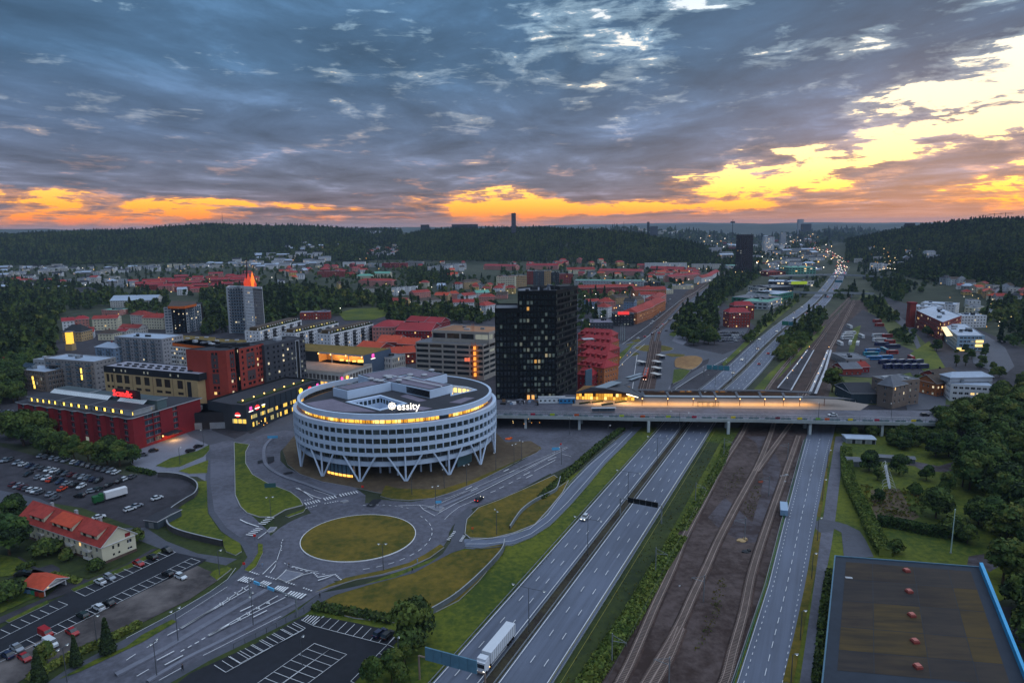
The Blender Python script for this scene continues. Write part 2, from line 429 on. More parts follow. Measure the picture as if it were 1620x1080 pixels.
def zH(t,q,z,m=roof_grey,parapet=.5,pm=None,boxes=3,seed=0,lip=.35,pmat=None):
 q=ccw(q);inn=inset(q,lip);R=MB();n=len(q)
 R.face([(x,y,z)for x,y in inn],0)
 for i in range(n):
  j=(i+1)%n
  R.face([(*q[i],z+parapet),(*q[j],z+parapet),(*inn[j],z+parapet),(*inn[i],z+parapet)],1)
  R.face([(*inn[i],z),(*inn[i],z+parapet),(*inn[j],z+parapet),(*inn[j],z)],1)
 ro=R.link('roof',[m,pm or concrete],t)
 rnd=random.Random(seed);L=math.dist(q[0],q[1]);D=math.dist(q[1],q[2])
 ux,uy=(q[1][0]-q[0][0])/L,(q[1][1]-q[0][1])/L;vx,vy=(q[2][0]-q[1][0])/D,(q[2][1]-q[1][1])/D
 a=math.atan2(uy,ux)
 for i in range(boxes):
  s,r=rnd.uniform(.15,.85)*L,rnd.uniform(.25,.75)*D;w,d,h=rnd.uniform(1.5,min(5,L*.2)),rnd.uniform(1.2,min(3.5,D*.3)),rnd.uniform(.7,2.2)
  MB().box((q[0][0]+ux*s+vx*r,q[0][1]+uy*s+vy*r,z),(w,d,h),a,0).link('roof_unit',[rnd.choice([lightgrey,roof_grey,charcoal,steel])],t)
 return ro
def zG(t,q,z,rise,m,wallm,eave=.5,hip=0.0,trim=None,name='roof'):
 """q: outline whose edges 0-1 and 2-3 carry the eaves; the ridge runs along 0-1"""
 a,b,c,d=[Vector(p)for p in q]
 u=(b-a).normalized();v=(d-a).normalized()
 A,B,C_,D=a-u*eave-v*eave,b+u*eave-v*eave,c+u*eave+v*eave,d-u*eave+v*eave
 e0,e1=(A+D)/2,(B+C_)/2;w=(D-A).length/2;Lr=(e1-e0).length
 if hip:e0,e1=e0+u*min(hip*w,Lr*.45),e1-u*min(hip*w,Lr*.45)
 k=eave*rise/(w);zl=z-k*.6
 T=lambda p,zz:(p.x,p.y,zz)
 R=MB()
 for th in(0,.22):
  if th==0:
   R.face([T(A,zl),T(B,zl),T(e1,z+rise),T(e0,z+rise)]);R.face([T(C_,zl),T(D,zl),T(e0,z+rise),T(e1,z+rise)])
   if hip:R.face([T(B,zl),T(C_,zl),T(e1,z+rise)]);R.face([T(D,zl),T(A,zl),T(e0,z+rise)])
  else:
   for(s,e)in((A,B),(B,C_),(C_,D),(D,A)):
    if hip or(s,e)in((A,B),(C_,D)):R.face([T(s,zl-th),T(e,zl-th),T(e,zl),T(s,zl)],1)
   if not hip:
    for(s,m_,e)in((B,e1,C_),(D,e0,A)):
     R.face([T(s,zl-th),T(m_,z+rise-th),T(m_,z+rise),T(s,zl)],1);R.face([T(m_,z+rise-th),T(e,zl-th),T(e,zl),T(m_,z+rise)],1)
   R.face([T(A,zl-th),T(D,zl-th),T(C_,zl-th),T(B,zl-th)],1)
 o=R.link(name,[m,trim or white],t)
 if not hip:
  Gb=MB();mid1=(b+c)/2;mid0=(a+d)/2
  Gb.face([T(b,z-.01),T(c,z-.01),T(mid1,z+rise-.25)]);Gb.face([T(d,z-.01),T(a,z-.01),T(mid0,z+rise-.25)])
  Gb.link('gable',[wallm],t)
 return o
def zF(a,b,depth):
 """outline from its front edge a->b (world), going back by depth on the left hand side"""
 L=math.dist(a,b);nx,ny=-(b[1]-a[1])/L*depth,(b[0]-a[0])/L*depth
 return[tuple(a),tuple(b),(b[0]+nx,b[1]+ny),(a[0]+nx,a[1]+ny)]
def block(name,label,cat,q,z0,floors,fh,wm,roof='flat',roofm=None,pitch=3.2,ww=1.3,wh=1.4,sill=.9,group=None,lit_p=.045,rise=3,eave=.5,hip=0,depth=.2,boxes=3,trim=None,basem=None,parapet=.5,back=False,seed=0,glaze=True,extra=.5,chim=1,balc=None,balm=None,marg=.9,winparts=0):
 """a house or block: wall, windows, roof, and what stands on it"""
 q=ccw(q)if roof=='flat' else(q if area(q)>0 else[q[1],q[0],q[3],q[2]])
 c=cxy(q);t=zTh(name,label,cat,(c[0],c[1],z0),group)
 zt=z0+floors*fh+extra;W=MB();GL=MB();BA=MB();n=len(q);random.seed(int(seed+abs(c[0])*7+abs(c[1])*3))
 for i in range(n):
  a,b=q[i],q[(i+1)%n];L=math.dist(a,b);f=facing(a,b)
  if f<-.15 and not back:
   W.face([(*a,z0),(*b,z0),(*b,zt),(*a,zt)]);continue
  cs=zC(L,pitch,ww,marg);rs=zW(z0,floors,fh,sill,wh)
  wall(W,GL,a,b,z0,zt,cs,rs,depth,0,lit_p=lit_p,glaze=glaze)
  if balc and i in balc:
   ux,uy=(b[0]-a[0])/L,(b[1]-a[1])/L;an=math.atan2(uy,ux)
   for k,(s0,s1)in enumerate(cs):
    if(k%3)!=1:continue
    for fl in range(1,floors):
     s=(s0+s1)/2;zb=z0+fl*fh+.05
     px,py=a[0]+ux*s+uy*.85,a[1]+uy*s-ux*.85
     BA.box((px,py,zb),(pitch*.95,1.5,.18),an,0,True);
     BA.box((px+uy*.72,py-ux*.72,zb+.18),(pitch*.95,.06,.95),an,1)
     for sg in(-1,1):BA.box((px+ux*sg*pitch*.45,py+uy*sg*pitch*.45,zb+.18),(.06,1.4,.95),an,1)
 if winparts==0:GL.link('windows',GLM,t,kind='stuff')
 W.link('wall',[wm],t)
 if BA.f:BA.link('balconies',[concrete,balm or glass_blue],t,kind='stuff')
 if winparts:zP(GL,'window',GLM,t)
 if roof=='flat':zH(t,q,zt-parapet,roofm or roof_grey,parapet,trim or concrete,boxes,seed)
 else:
  zG(t,q,zt,rise,roofm or roof_red,wm,eave,hip,trim)
  if chim:
   a,b,c2,d=[Vector(p)for p in q];m=(a+b+c2+d)/4;u=(b-a)
   for k in range(chim):
    p=m+u*((k+1)/(chim+1)-.5)*.7
    MB().box((p.x,p.y,zt+rise-1.2),(.9,.9,2.2),math.atan2(u.y,u.x)).link('chimney',[red_brick if hsh(k,c[0])>.5 else charcoal],t)
 t['_h']=zt
 return t
def zP(GL,name,mats,t):
 """split collected panes into one object per window (pane with its bars)"""
 i=0
 while i<len(GL.f):
  m=MB();m.face([GL.v[k]for k in GL.f[i]],0);mm=[mats[GL.m[i]]];i+=1
  while i<len(GL.f)and GL.m[i]==4:
   m.face([GL.v[k]for k in GL.f[i]],1);i+=1
   if len(mm)<2:mm.append(mats[4])
  m.link(name,mm,t)
def text(word,size,mat_,parent,loc,rot,name='lettering',ext=.08,font=None,bold=0):
 cu_=bpy.data.curves.new(name,'FONT');cu_.body=word;cu_.size=size;cu_.extrude=ext;cu_.offset=bold
 cu_.align_x='CENTER';cu_.resolution_u=3
 to=bpy.data.objects.new(name,cu_);COL.objects.link(to)
 me=bpy.data.meshes.new_from_object(to.evaluated_get(bpy.context.evaluated_depsgraph_get()))
 bpy.data.objects.remove(to);bpy.data.curves.remove(cu_)
 me.materials.clear();me.materials.append(mat_)
 o=bpy.data.objects.new(name,me);COL.objects.link(o);o.parent=parent
 o3=parent.get('_o',(0,0,0))if parent is not None else(0,0,0)
 o.location=(loc[0]-o3[0],loc[1]-o3[1],loc[2]-o3[2]);o.rotation_euler=rot
 return o
# ================================================================== terrain
def K(x0,y0,s):return lambda*p:[(x0+a/s,y0+b/s)for a,b in p]
def W2(pts,z=0.0):return[G(a,b,z)for a,b in pts]
def ridge_pts(rows):
 """rows: (azimuth column, height row, distance) -> world ridge points"""
 out=[]
 for px,py,D in rows:
  u,dy,dz=ray(px,py);L=math.hypot(u,dy);t=D/L
  out.append((u*t,dy*t,max(H+dz*t-(9 if D<7000 else 0),3)))
 return out
HILLS=[(ridge_pts([(-700,372,3600),(-300,374,3300),(0,371,3000),(140,366,2950),(250,361,2900),(350,357,2800),(450,359,2800),(540,361,2900),(600,364,3000),(640,372,3200)]),620),(ridge_pts([(655,374,2500),(680,362,2450),(760,361,2300),(850,359,2200),(930,361,2150),(985,366,2100),(1040,377,2050),(1085,388,2000),(1115,397,1980)]),330),(ridge_pts([(480,385,2300),(560,384,2300),(630,392,2350)]),230),(ridge_pts([(1400,379,2700),(1440,366,2500),(1490,354,2300),(1540,348,2200),(1620,346,2100),(1750,343,2000),(1950,345,1900)]),430),(ridge_pts([(1500,416,1900),(1560,405,1650),(1620,398,1500),(1750,396,1350)]),250),(ridge_pts([(1215,377,4600),(1260,369,4400),(1300,367,4300),(1345,372,4200)]),330),(ridge_pts([(1290,371,5600),(1335,361,5600),(1380,365,5500)]),420),(ridge_pts([(960,362,4400),(1010,360,4200),(1060,363,4300),(1120,369,4500)]),420),(ridge_pts([(560,360,9000),(800,358,9000),(1000,356.5,9500),(1150,354,9000),(1400,355,9000),(1650,350,9000)]),1500),(ridge_pts([(900,355.5,14000),(1100,352,14000),(1230,354,14500)]),2200),(ridge_pts([(1180,355,12500),(1290,351.5,12500),(1400,352.5,12500),(1600,350,13000)]),2200),(ridge_pts([(-900,360,9000),(-200,362,9000),(200,363,9000),(560,364,9000)]),1400),]
HA=[]
for pts,w in HILLS:
 for a,b in zip(pts,pts[1:]):HA.append((*a,*b,w))
HA=np.array(HA)
def height(X,Y):
 """terrain height for numpy arrays"""
 Z=np.zeros_like(X)
 for ax,ay,az,bx,by,bz,w in HA:
  dx,dy=bx-ax,by-ay;L2=dx*dx+dy*dy
  t=np.clip(((X-ax)*dx+(Y-ay)*dy)/L2,0,1)
  d=np.hypot(X-(ax+dx*t),Y-(ay+dy*t))/w
  h=(az+(bz-az)*t)*np.clip(1-d,0,1)**2*(3-2*np.clip(1-d,0,1))if False else(az+(bz-az)*t)*(np.cos(np.clip(d,0,1)*PI)*.5+.5)
  Z=np.maximum(Z,h)
 n=np.sin(X*.0061+1.3)*np.sin(Y*.0053+.4)+.6*np.sin(X*.0131+Y*.009)+.35*np.sin(X*.027-Y*.021)
 return Z*(1+.035*n)
def on_ground(px,py):
 """where the sight line through a photo point meets the terrain"""
 x,y=G(px,py)if ray(px,py)[2]<-.012 else(0,9e9)
 u,dy,dz=ray(px,py);L=math.hypot(u,dy);D=np.linspace(900,6500,1200);X=D*u/L;Y=D*dy/L;Z=H+D*dz/L;hh=height(X,Y);k=np.nonzero(Z<=hh)[0]
 if len(k)and math.hypot(x,y)>900:return X[k[0]],Y[k[0]],hh[k[0]]
 return(x,y,0.0)if math.hypot(x,y)<7000 else None
def hz_at(x,y):return float(height(np.array([float(x)]),np.array([float(y)]))[0])
def build_ground():
 ang=np.concatenate([np.linspace(-180,-62,24)[:-1],np.linspace(-62,62,330),np.linspace(62,180,24)[1:]])
 ang=np.radians(ang)
 rad=np.concatenate([[1,60,200,500,900,1150],np.geomspace(1300,5200,120),np.geomspace(5400,17000,50),[22000,30000]])
 A,R=np.meshgrid(ang,rad,indexing='ij');X=R*np.sin(A);Y=R*np.cos(A);Z=height(X,Y)
 Z=np.where(R>21000,0,Z)
 nA,nR=A.shape;v=np.stack([X,Y,Z],-1).reshape(-1,3)
 i=np.arange(nA-1)[:,None]*nR+np.arange(nR-1)[None,:]
 f=np.stack([i,i+1,i+nR+1,i+nR],-1).reshape(-1,4)[:,::-1]
 me=bpy.data.meshes.new('ground');me.vertices.add(len(v));me.vertices.foreach_set('co',v.ravel())
 me.loops.add(f.size);me.loops.foreach_set('vertex_index',f.ravel());me.polygons.add(len(f))
 me.polygons.foreach_set('loop_start',np.arange(0,f.size,4));me.polygons.foreach_set('loop_total',np.full(len(f),4));me.update(calc_edges=True)
 m=mat('ground_cover',zR(30,40,22),.95,.3,.045,col2=zR(62,66,50),scale2=.004,bump=.2)
 me.materials.append(m);me.polygons.foreach_set('use_smooth',[True]*len(f))
 o=bpy.data.objects.new('ground',me);COL.objects.link(o);o['kind']='structure'
build_ground()
# ================================================================== sheets
ZI=[0]
from mathutils.geometry import tessellate_polygon
def fan(b,q,z):
 for tr in tessellate_polygon([[Vector((x,y,0))for x,y in q]]):
  p=ccw([q[i]for i in tr])
  if abs(area(p))>1e-4:b.face([(x,y,z)for x,y in p],0)
def zS(name,m,pts,px=True,curve=0,z=None,h=0,rim=None,closed=True):
 if curve:pts=smooth(pts,True,curve)
 q=ccw(W2(pts)if px else pts);ZI[0]+=1
 zz=.004*ZI[0]if z is None else z
 b=MB()
 if h:
  inn=inset(q,.25)if rim else q
  fan(b,inn if rim else q,zz+h)
  n=len(q)
  for i in range(n):
   j=(i+1)%n
   b.face([(*q[i],0),(*q[j],0),(*q[j],zz+h),(*q[i],zz+h)],1)
   if rim:b.face([(*q[i],zz+h),(*q[j],zz+h),(*inn[j],zz+h),(*inn[i],zz+h)],1)
  return b.link(name,[m,rim or kerbm],kind='structure')
 fan(b,q,zz);return b.link(name,[m],kind='structure')
def ribbon(name,m,line,wl,wr,z=None,h=0):
 """strip along a world line from wl left to wr right"""
 ZI[0]+=1;zz=(.004*ZI[0]if z is None else z);a=offset(line,-wl);c=offset(line,wr);b=MB()
 for i in range(len(line)-1):
  b.face([(*c[i],zz+h),(*c[i+1],zz+h),(*a[i+1],zz+h),(*a[i],zz+h)],0)
  if h:
   b.face([(*c[i],0),(*c[i+1],0),(*c[i+1],zz+h),(*c[i],zz+h)]);b.face([(*a[i+1],0),(*a[i],0),(*a[i],zz+h),(*a[i+1],zz+h)])
 return b.link(name,[m],kind='structure')
A1=K(0,480,4);A2=K(405,480,4);A3=K(810,480,4);A4=K(1215,480,4)
M1=K(0,700,4);M2=K(405,700,4);M3=K(810,700,4);M4=K(1215,700,4)
L1=K(0,810,4);L2=K(405,810,4);L4=K(1215,810,4);T1=K(0,340,4);T2=K(405,340,4);T3=K(810,340,4);T4=K(1215,340,4)
Q1=K(930,900,6);Q2=K(1020,680,6);Q3=K(380,860,6);Q4=K(380,690,6);Q5=K(630,680,6);Q6=K(200,900,6)
zS('town_ground',asphalt_mid,[(0,700),(0,560),(150,520),(480,500),(700,500),(950,470),(1060,450),(1120,460),(1200,520),(1150,640),(900,690),(500,690),(300,720)])
zS('near_lawn',grass_dark,[(-700,1300),(-200,780),(0,760),(400,760),(520,1000),(300,1200)])
zS('verge',grass,[(300,1300),(480,960),(730,866),(930,735),(1000,676),(1290,676),(1400,676),(1450,1300)])
zS('yard_ground',asphalt_mid,[(1290,640),(1330,560),(1350,500),(1400,470),(1500,500),(1640,560),(1800,640),(1640,700)])
zS('field',mat('valley_grass',zR(58,70,34),.95,.3,.1,col2=zR(90,92,50)),[(1250,640),(1310,520),(1370,460),(1395,470),(1480,560),(1520,640)])
zS('car_park_surface',asphalt_mid,[(-200,690),(-60,690),(60,722),(120,738),(200,752),(250,748),(290,754),(314,774),(306,795),(262,832),(225,838),(130,803),(60,792),(-200,770)])
zS('access_road',asphalt,[(-300,762),(-100,762)]+M1((0,300),(250,352),(400,425),(560,500),(700,545),(920,535),(1050,620),(1250,700),(1500,735),(1430,775),(1310,752),(1010,668),(850,605),(600,500),(380,430),(200,405),(0,385))+[(-200,790)])
zS('hotel_forecourt',paving,M1((830,130),(900,20),(1110,-120),(1340,-110),(1330,60),(1310,250),(1250,215),(1000,205),(870,160)))
zS('street_junction',asphalt,[(285,676),(300,668),(372,694),(392,684),(405,690),(396,702),(372,726),(345,750),(336,706),(300,690)])
zS('mall_street',asphalt,[(396,704),(388,690),(405,682),(455,655),(500,630),(560,618),(640,610),(640,640),(560,645),(500,660),(468,680),(450,700),(443,716),(395,725)])
zS('street_under_bridge',asphalt_violet,[(770,720),(780,665),(800,640),(1010,640),(1000,676),(985,686),(910,732),(872,750),(855,715),(800,705)])
zS('west_street',asphalt_violet,[(327,705),(326,765),(331,812),(350,840),(382,862),(392,882),(400,905),(440,880),(425,840),(410,826),(395,812),(378,785),(370,755),(372,722),(385,700),(360,696)])
zS('loop_street',asphalt_violet,Q4((0,60),(150,0),(420,-60),(560,-40),(470,60),(380,140),(380,230),(450,300),(620,370),(860,430),(1080,480),(1190,560),(1180,700),(700,760),(600,640),(480,530),(270,460),(120,370),(50,260),(50,150)))
c0=W2([(570,850)])[0];RC=mv(-52.3,218.4)
zS('roundabout',asphalt_violet,[(RC[0]+31*math.cos(t*PI/24),RC[1]+29.5*math.sin(t*PI/24))for t in range(48)],px=False)
zS('main_street',asphalt_violet,[(-80,1190),(60,1100),(116,1068),(272,980),(365,922),(388,896),(400,880),(450,880),(540,925),(505,938),(480,955),(405,1003),(225,1100),(100,1180)])
zS('northeast_street',asphalt_violet,[(570,800),(600,790),(650,794),(692,787),(727,772),(810,737),(857,711),(900,690),(1000,672),(985,686),(910,731),(872,748),(810,781),(742,806),(716,832),(700,862),(640,830)])
zS('exit_ramp',asphalt_road,[(735,852),(770,853),(825,841),(860,818),(877,796),(895,773),(927,738),(970,700),(1000,675),(1016,675),(990,701),(957,733),(930,766),(903,798),(870,831),(842,850),(810,863),(760,869),(730,867)])
zS('bicycle_path',asphalt,[(60,1090),(100,1062),(270,972),(350,925),(380,898),(392,880),(382,862),(350,840),(330,812),(325,765),(326,715),(333,715),(333,765),(339,808),(358,834),(390,857),(402,870),(398,893),(365,925),(280,978),(118,1068),(95,1085)])
zS('pavement',asphalt,[(235,1085),(405,999),(470,966),(505,938),(550,930),(625,913),(680,890),(700,876),(713,857),(718,833),(728,812),(742,801),(748,808),(737,825),(733,850),(737,867),(715,874),(681,892),(655,906),(580,926),(530,941),(508,953),(480,973),(405,1010),(262,1085)])
AZM=math.radians(25.4);UD=(math.sin(AZM),math.cos(AZM));UR=(math.cos(AZM),-math.sin(AZM))
def CS(c,s):return mv(UR[0]*c+UD[0]*s,UR[1]*c+UD[1]*s)if s>60 else(lambda p,q:(q[0]+(q[0]-p[0])*(100-s)/20,q[1]+(q[1]-p[1])*(100-s)/20))(CS(c,120),CS(c,100))
med=[CS(-66,s)for s in(-150,0,80,160,240,320,400)]+W2([(1145,613.5),(1180,581),(1215,544.5),(1252,511),(1290,481),(1313,455),(1325,437),(1336,420),(1335,409),(1318,400),(1300,393.5),(1275,387),(1245,381),(1215,377.5)])
med=smooth(med,False,7);MLEN,MAT_AT=walk(med)
ribbon('motorway_southbound',asphalt_road,med,12.4,-1.5)
ribbon('motorway_northbound',asphalt_road,med,-1.5,13.4)
ribbon('verge_strip',grass_dark,[p for p in med if p[1]<330],-13.5,20.5)
ribbon('median_strip',mat('median_scrub',zR(44,38,34),.95,.3,.8,col2=zR(66,62,46),bump=.5),med,1.5,1.4)
def rc(px,py):return W2([(px,py)])[0]
zS('railway_land',mat('rusty_yard_ground',zR(50,37,34),.95,.3,.35,col2=zR(84,72,71),bump=.5,scale2=.05),[(900,1200),(935,1080),(1030,920),(1095,805),(1165,688),(1190,650),(1215,590),(1260,560),(1300,515),(1345,480),(1368,470),(1375,500),(1345,540),(1325,575),(1310,630),(1280,690),(1240,812),(1205,935),(1160,1085),(1120,1220)])
zS('railway_gravel',gravel,Q2((1060,120),(960,60),(1160,60),(1200,150),(1290,330),(1260,560),(1180,700),(1110,900),(1130,1050),(950,1080),(720,950),(600,830),(760,640),(1020,880),(1090,640),(1130,450)))
WEEDS=[(Q1((1270,60),(1330,120),(1260,400),(1190,560),(1100,760),(1000,800),(1060,640),(1130,440),(1180,250)),130),(Q2((930,350),(960,380),(880,560),(770,630),(740,560),(830,420)),70),(Q2((1080,520),(1100,620),(1020,830),(940,870),(930,720),(1020,560)),90)]
0 and zS('railway_gravel',gravel,Q1((1370,50),(1500,60),(1450,420),(1360,700),(1150,1080),(960,1080),(1110,760),(1220,560),(1300,330)))
rr_l=[(1120,1220),(1165,1080),(1215,925),(1240,825),(1262,742),(1276,690),(1284,660)]
rr_r=[(1315,1220),(1322,660)]
zS('dual_lane_road',asphalt_road,rr_l+[(1326,660),(1318,690),(1310,725),(1290,830),(1272,935),(1247,1080),(1222,1220)])
zS('verge_strip',grass_dry,[(1322,690),(1310,740),(1301,800),(1298,818),(1292,816),(1310,725),(1318,690)])
zS('verge_strip',grass_dry,L4((335,110),(345,150),(325,260),(280,480),(230,720),(160,1080),(90,1080),(160,800),(230,480),(290,160),(310,105)))
zS('foot_path',asphalt_violet,[(1235,1220),(1265,1080),(1290,910),(1300,835),(1312,750),(1322,690),(1335,690),(1330,750),(1322,817),(1315,865),(1308,900),(1287,1080),(1265,1220)])
zS('side_road',asphalt,M4((300,500),(340,483),(430,500),(500,520),(580,560),(620,620),(670,725),(480,725),(465,570),(420,545),(410,560),(330,570),(300,545)))
zS('garden_lawn',grass,[(1332,700),(1640,690),(1700,900),(1560,960),(1400,890),(1380,850),(1345,780)])
zS('garden_path',gravel,M4((480,130),(700,95),(930,120),(1080,150),(1180,120),(1170,190),(980,180),(930,150),(720,120),(560,150)))
zS('far_garden_bed',earth,M4((650,300),(830,290),(900,420),(960,470),(900,500),(680,490),(660,420)))
zS('turning_place',gravel,M4((1270,720),(1400,700),(1500,760),(1400,820),(1370,790),(1260,775)))
zS('yard',asphalt_mid,[(1560,960),(1700,960),(1760,1200),(1640,1200),(1600,1080)])
zS('gravel_lot',mat('worn_gravel_lot',zR(58,54,56),.95,.3,.12,col2=zR(104,98,98),bump=.4,scale2=.05),[(-120,1110),(0,1040),(62,1008),(155,968),(308,893),(335,905),(345,918),(300,948),(225,985),(150,1020),(60,1058),(0,1100),(-60,1140)])
zS('parking_asphalt',asphalt_new,L1((-300,860),(0,735),(130,660),(450,505),(830,340),(1060,245),(1310,300),(1240,345),(940,485),(640,630),(400,745),(130,870),(0,935),(-300,1080)))
zS('garden_path',asphalt_mid,L1((30,430),(150,380),(330,330),(540,440),(520,470),(470,500),(300,560),(40,690),(-200,790),(-200,760),(0,665),(290,540),(370,470),(250,350),(120,400)))
zS('garden_path',asphalt_mid,L1((120,280),(230,350),(560,430),(800,330),(960,235),(1000,230),(820,340),(560,460),(380,400),(210,360),(100,300)))
zS('grass_strip',grass,L1((450,490),(830,325),(1010,235),(1020,250),(850,345),(470,505)),h=.1)
zS('grass_strip',grass,L1((35,690),(300,560),(310,580),(60,700)),h=.1)
zS('lawn',grass,L1((0,640),(180,560),(230,540),(120,470),(0,440)))
zS('lawn',grass,L1((0,270),(110,290),(200,340),(80,400),(0,410)))
zS('lawn',grass_dark,L1((380,390),(560,420),(780,320),(640,330),(370,250)))
zS('street_verge',grass,[(92,1075),(128,1062),(225,1016),(280,983),(272,980),(225,1004),(200,1023),(150,1044)])
zS('south_verge',grass_dark,[(262,1085),(330,1046),(405,1010),(480,973),(500,972),(505,985),(478,985),(405,1024),(300,1070),(280,1088)])
zS('south_parking',asphalt_new,[(240,1100),(282,1080),(300,1066),(405,1018),(478,976),(500,974),(560,985),(628,1000),(640,1004),(555,1085),(520,1150),(200,1200)])
zS('roundabout_island',grass_dry,[(RC[0]+19.6*math.cos(t*PI/30),RC[1]+18.2*math.sin(t*PI/30))for t in range(60)],px=False,h=.14,rim=paint)
zS('grass_island',grass,Q4((-60,60),(90,80),(55,150),(55,260),(120,365),(270,450),(480,530),(570,600),(600,655),(430,700),(310,770),(180,770),(60,730),(0,670),(-50,560),(-55,300)),h=.14,rim=kerbm)
zS('grass_wedge',grass,M1((1235,250),(1308,245),(1315,450),(1395,570),(1520,640),(1530,690),(1490,715),(1430,690),(1410,640),(1250,600),(1140,570),(1070,520),(1060,470),(1180,380),(1255,310)),h=.12)
zS('grass_island',grass,M1((985,150),(1080,100),(1250,55),(1325,15),(1325,50),(1290,90),(1140,155),(1060,162)),h=.12)
zS('grass_island',grass,M1((1130,182),(1320,112),(1310,195),(1200,200)),h=.12)
zS('grass_island',grass,Q6((790,60),(830,20),(960,-20),(1000,0),(860,110)),h=.1)
zS('grass_island',grass,Q3((170,0),(215,10),(215,90),(150,220),(90,270),(40,255),(120,170),(170,90)),h=.1)
zS('grass_island',grass,Q4((430,760),(620,690),(600,720),(460,770)),h=.1)
zS('planted_verge',grass_dry,Q5((-120,530),(0,560),(400,570),(700,480),(1000,350),(1350,190),(1330,160),(1360,180),(1000,370),(760,490),(520,590),(330,650),(100,670),(-60,660),(-170,630)),h=.1)
zS('trodden_ground',earth,[(447,712),(455,735),(475,750),(510,762),(560,771),(590,778),(650,788),(700,782),(760,755),(850,716),(856,708),(840,698),(800,700),(780,680),(640,660),(480,672)],h=.06,rim=None)
zS('grass_strip',grass_dry,Q3((715,462),(860,412),(1100,342),(1350,292),(1620,214),(1800,134),(1935,35),(1900,10),(1750,108),(1600,186),(1350,258),(1000,330),(840,398)),h=.1)
zS('grass_mound',grass_dry,[(508,955),(530,943),(580,928),(655,908),(681,893),(715,876),(730,872),(760,868),(796,861),(790,880),(757,920),(726,950),(682,972),(650,985),(622,985),(560,978),(520,968)],h=.12)
zS('grass_island',grass_dry,Q5((640,900),(650,850),(760,740),(960,665),(1200,560),(1480,430),(1530,470),(1530,540),(1620,480),(1560,600),(1420,770),(1300,900),(1100,980),(880,1035),(680,1030),(630,990)),h=.1,rim=kerbm)
zS('tunnel_path',asphalt_mid,Q5((720,980),(880,990),(1060,940),(1110,850),(1180,770),(1300,690),(1480,610),(1530,540),(1500,500),(1430,580),(1250,640),(1160,720),(1100,840),(980,910),(800,960)),z=.32)
zS('motorway_slope',grass,[(812,864),(842,852),(871,833),(904,800),(932,768),(960,735),(992,702),(1020,676),(1040,676),(1024,699),(982,745),(919,815),(862,882),(808,939),(733,1018),(690,1072),(655,1100),(640,1040),(660,1000),(700,975),(730,952),(762,921),(795,882),(800,864)])
zS('square_paving',mat('pale_paving',zR(106,108,120),.85,.12,.4),[(930,632),(960,600),(1000,560),(1060,510),(1110,475),(1150,470),(1110,520),(1065,560),(1060,620),(1045,640)])
zS('far_ring_road',asphalt,[(980,545),(1010,538),(1060,538),(1085,548),(1130,558),(1150,562),(1120,568),(1080,585),(1060,610),(1045,635),(1015,640),(975,620),(965,580)])
zS('far_slip_road',asphalt,A3((900,270),(1100,280),(1330,325),(1420,290),(1600,120),(1620,130),(1440,310),(1310,390),(1180,450),(1060,530),(1000,545),(1120,450),(1240,380),(1250,345),(1180,320),(1050,315),(930,300)))
zS('tram_bed',ballast_dark,A3((790,560),(850,360),(870,180),(930,90),(1040,10),(1100,-70),(1230,-150),(1260,-160),(1150,-60),(1090,10),(990,100),(950,180),(940,260),(930,400),(900,560)))
zS('far_roundabout_island',grass_dry,A3((775,285),(810,270),(880,264),(960,268),(1020,285),(1000,300),(920,306),(830,304)),curve=3,h=.14,rim=kerbm)
zS('tram_bed',ballast_dark,A3((868,262),(872,240),(945,240),(944,312),(866,312)),z=.42)
zS('dirt_patch',mat('bare_soil',zR(120,88,56),.95,.3,.3,col2=zR(150,118,76)),A3((1030,395),(1040,350),(1130,335),(1195,345),(1200,375),(1140,420),(1050,410)),curve=3,h=.4)
zS('grass_slope',grass,A3((1015,500),(1025,420),(1060,415),(1130,425),(1080,480),(1020,510)),h=.1)
zS('grass_island',grass_dry,A3((965,325),(1000,318),(1100,325),(1080,340),(1010,340)),h=.1)
zS('grass_island',grass_dry,A3((750,240),(800,225),(820,240),(790,250)),h=.1)
zS('grass_island',grass_dry,A3((720,262),(770,252),(800,258),(730,268)),h=.1)
zS('grass_island',grass_dry,A3((750,335),(775,308),(810,322),(770,335)),h=.1)
zS('gravel_car_park',asphalt,A3((1300,180),(1380,150),(1500,150),(1480,190),(1400,250),(1300,240)))
zS('motorway_bank',grass,A3((1330,380),(1620,100),(1800,-20),(1810,-10),(1640,130),(1400,350),(1340,400)))
zS('motorway_bank',grass,A3((1530,545),(1620,450),(1760,320),(1900,200),(1990,130),(1900,280),(1700,500),(1640,560)))
zS('station_track_bed',ballast_dark,A4((-60,600),(90,450),(330,200),(480,20),(520,-20),(590,-20),(560,60),(450,290),(400,440),(350,600)))
zS('depot_yard',asphalt_mid,A4((420,330),(480,140),(600,40),(700,90),(800,250),(920,300),(1050,440),(900,470),(620,470),(450,460)))
zS('east_street',asphalt,A4((830,80),(920,150),(960,260),(1000,330),(1110,420),(1060,425),(960,340),(930,260),(900,190),(800,110)))
zS('works_parking',asphalt,A4((1200,200),(1380,200),(1500,280),(1560,400),(1500,450),(1420,430),(1300,380),(1280,300),(1150,260)))
zS('courtyard',asphalt,A4((860,560),(1040,500),(1130,560),(1120,670),(880,680)))
zS('park_lawn',grass,T2((520,620),(620,595),(830,585),(820,640),(740,665),(560,668)))
zS('north_avenue',asphalt,[(1000,560),(1035,520),(1075,480),(1125,450),(1200,427),(1215,421),(1222,424),(1150,450),(1110,478),(1080,510),(1060,545)])
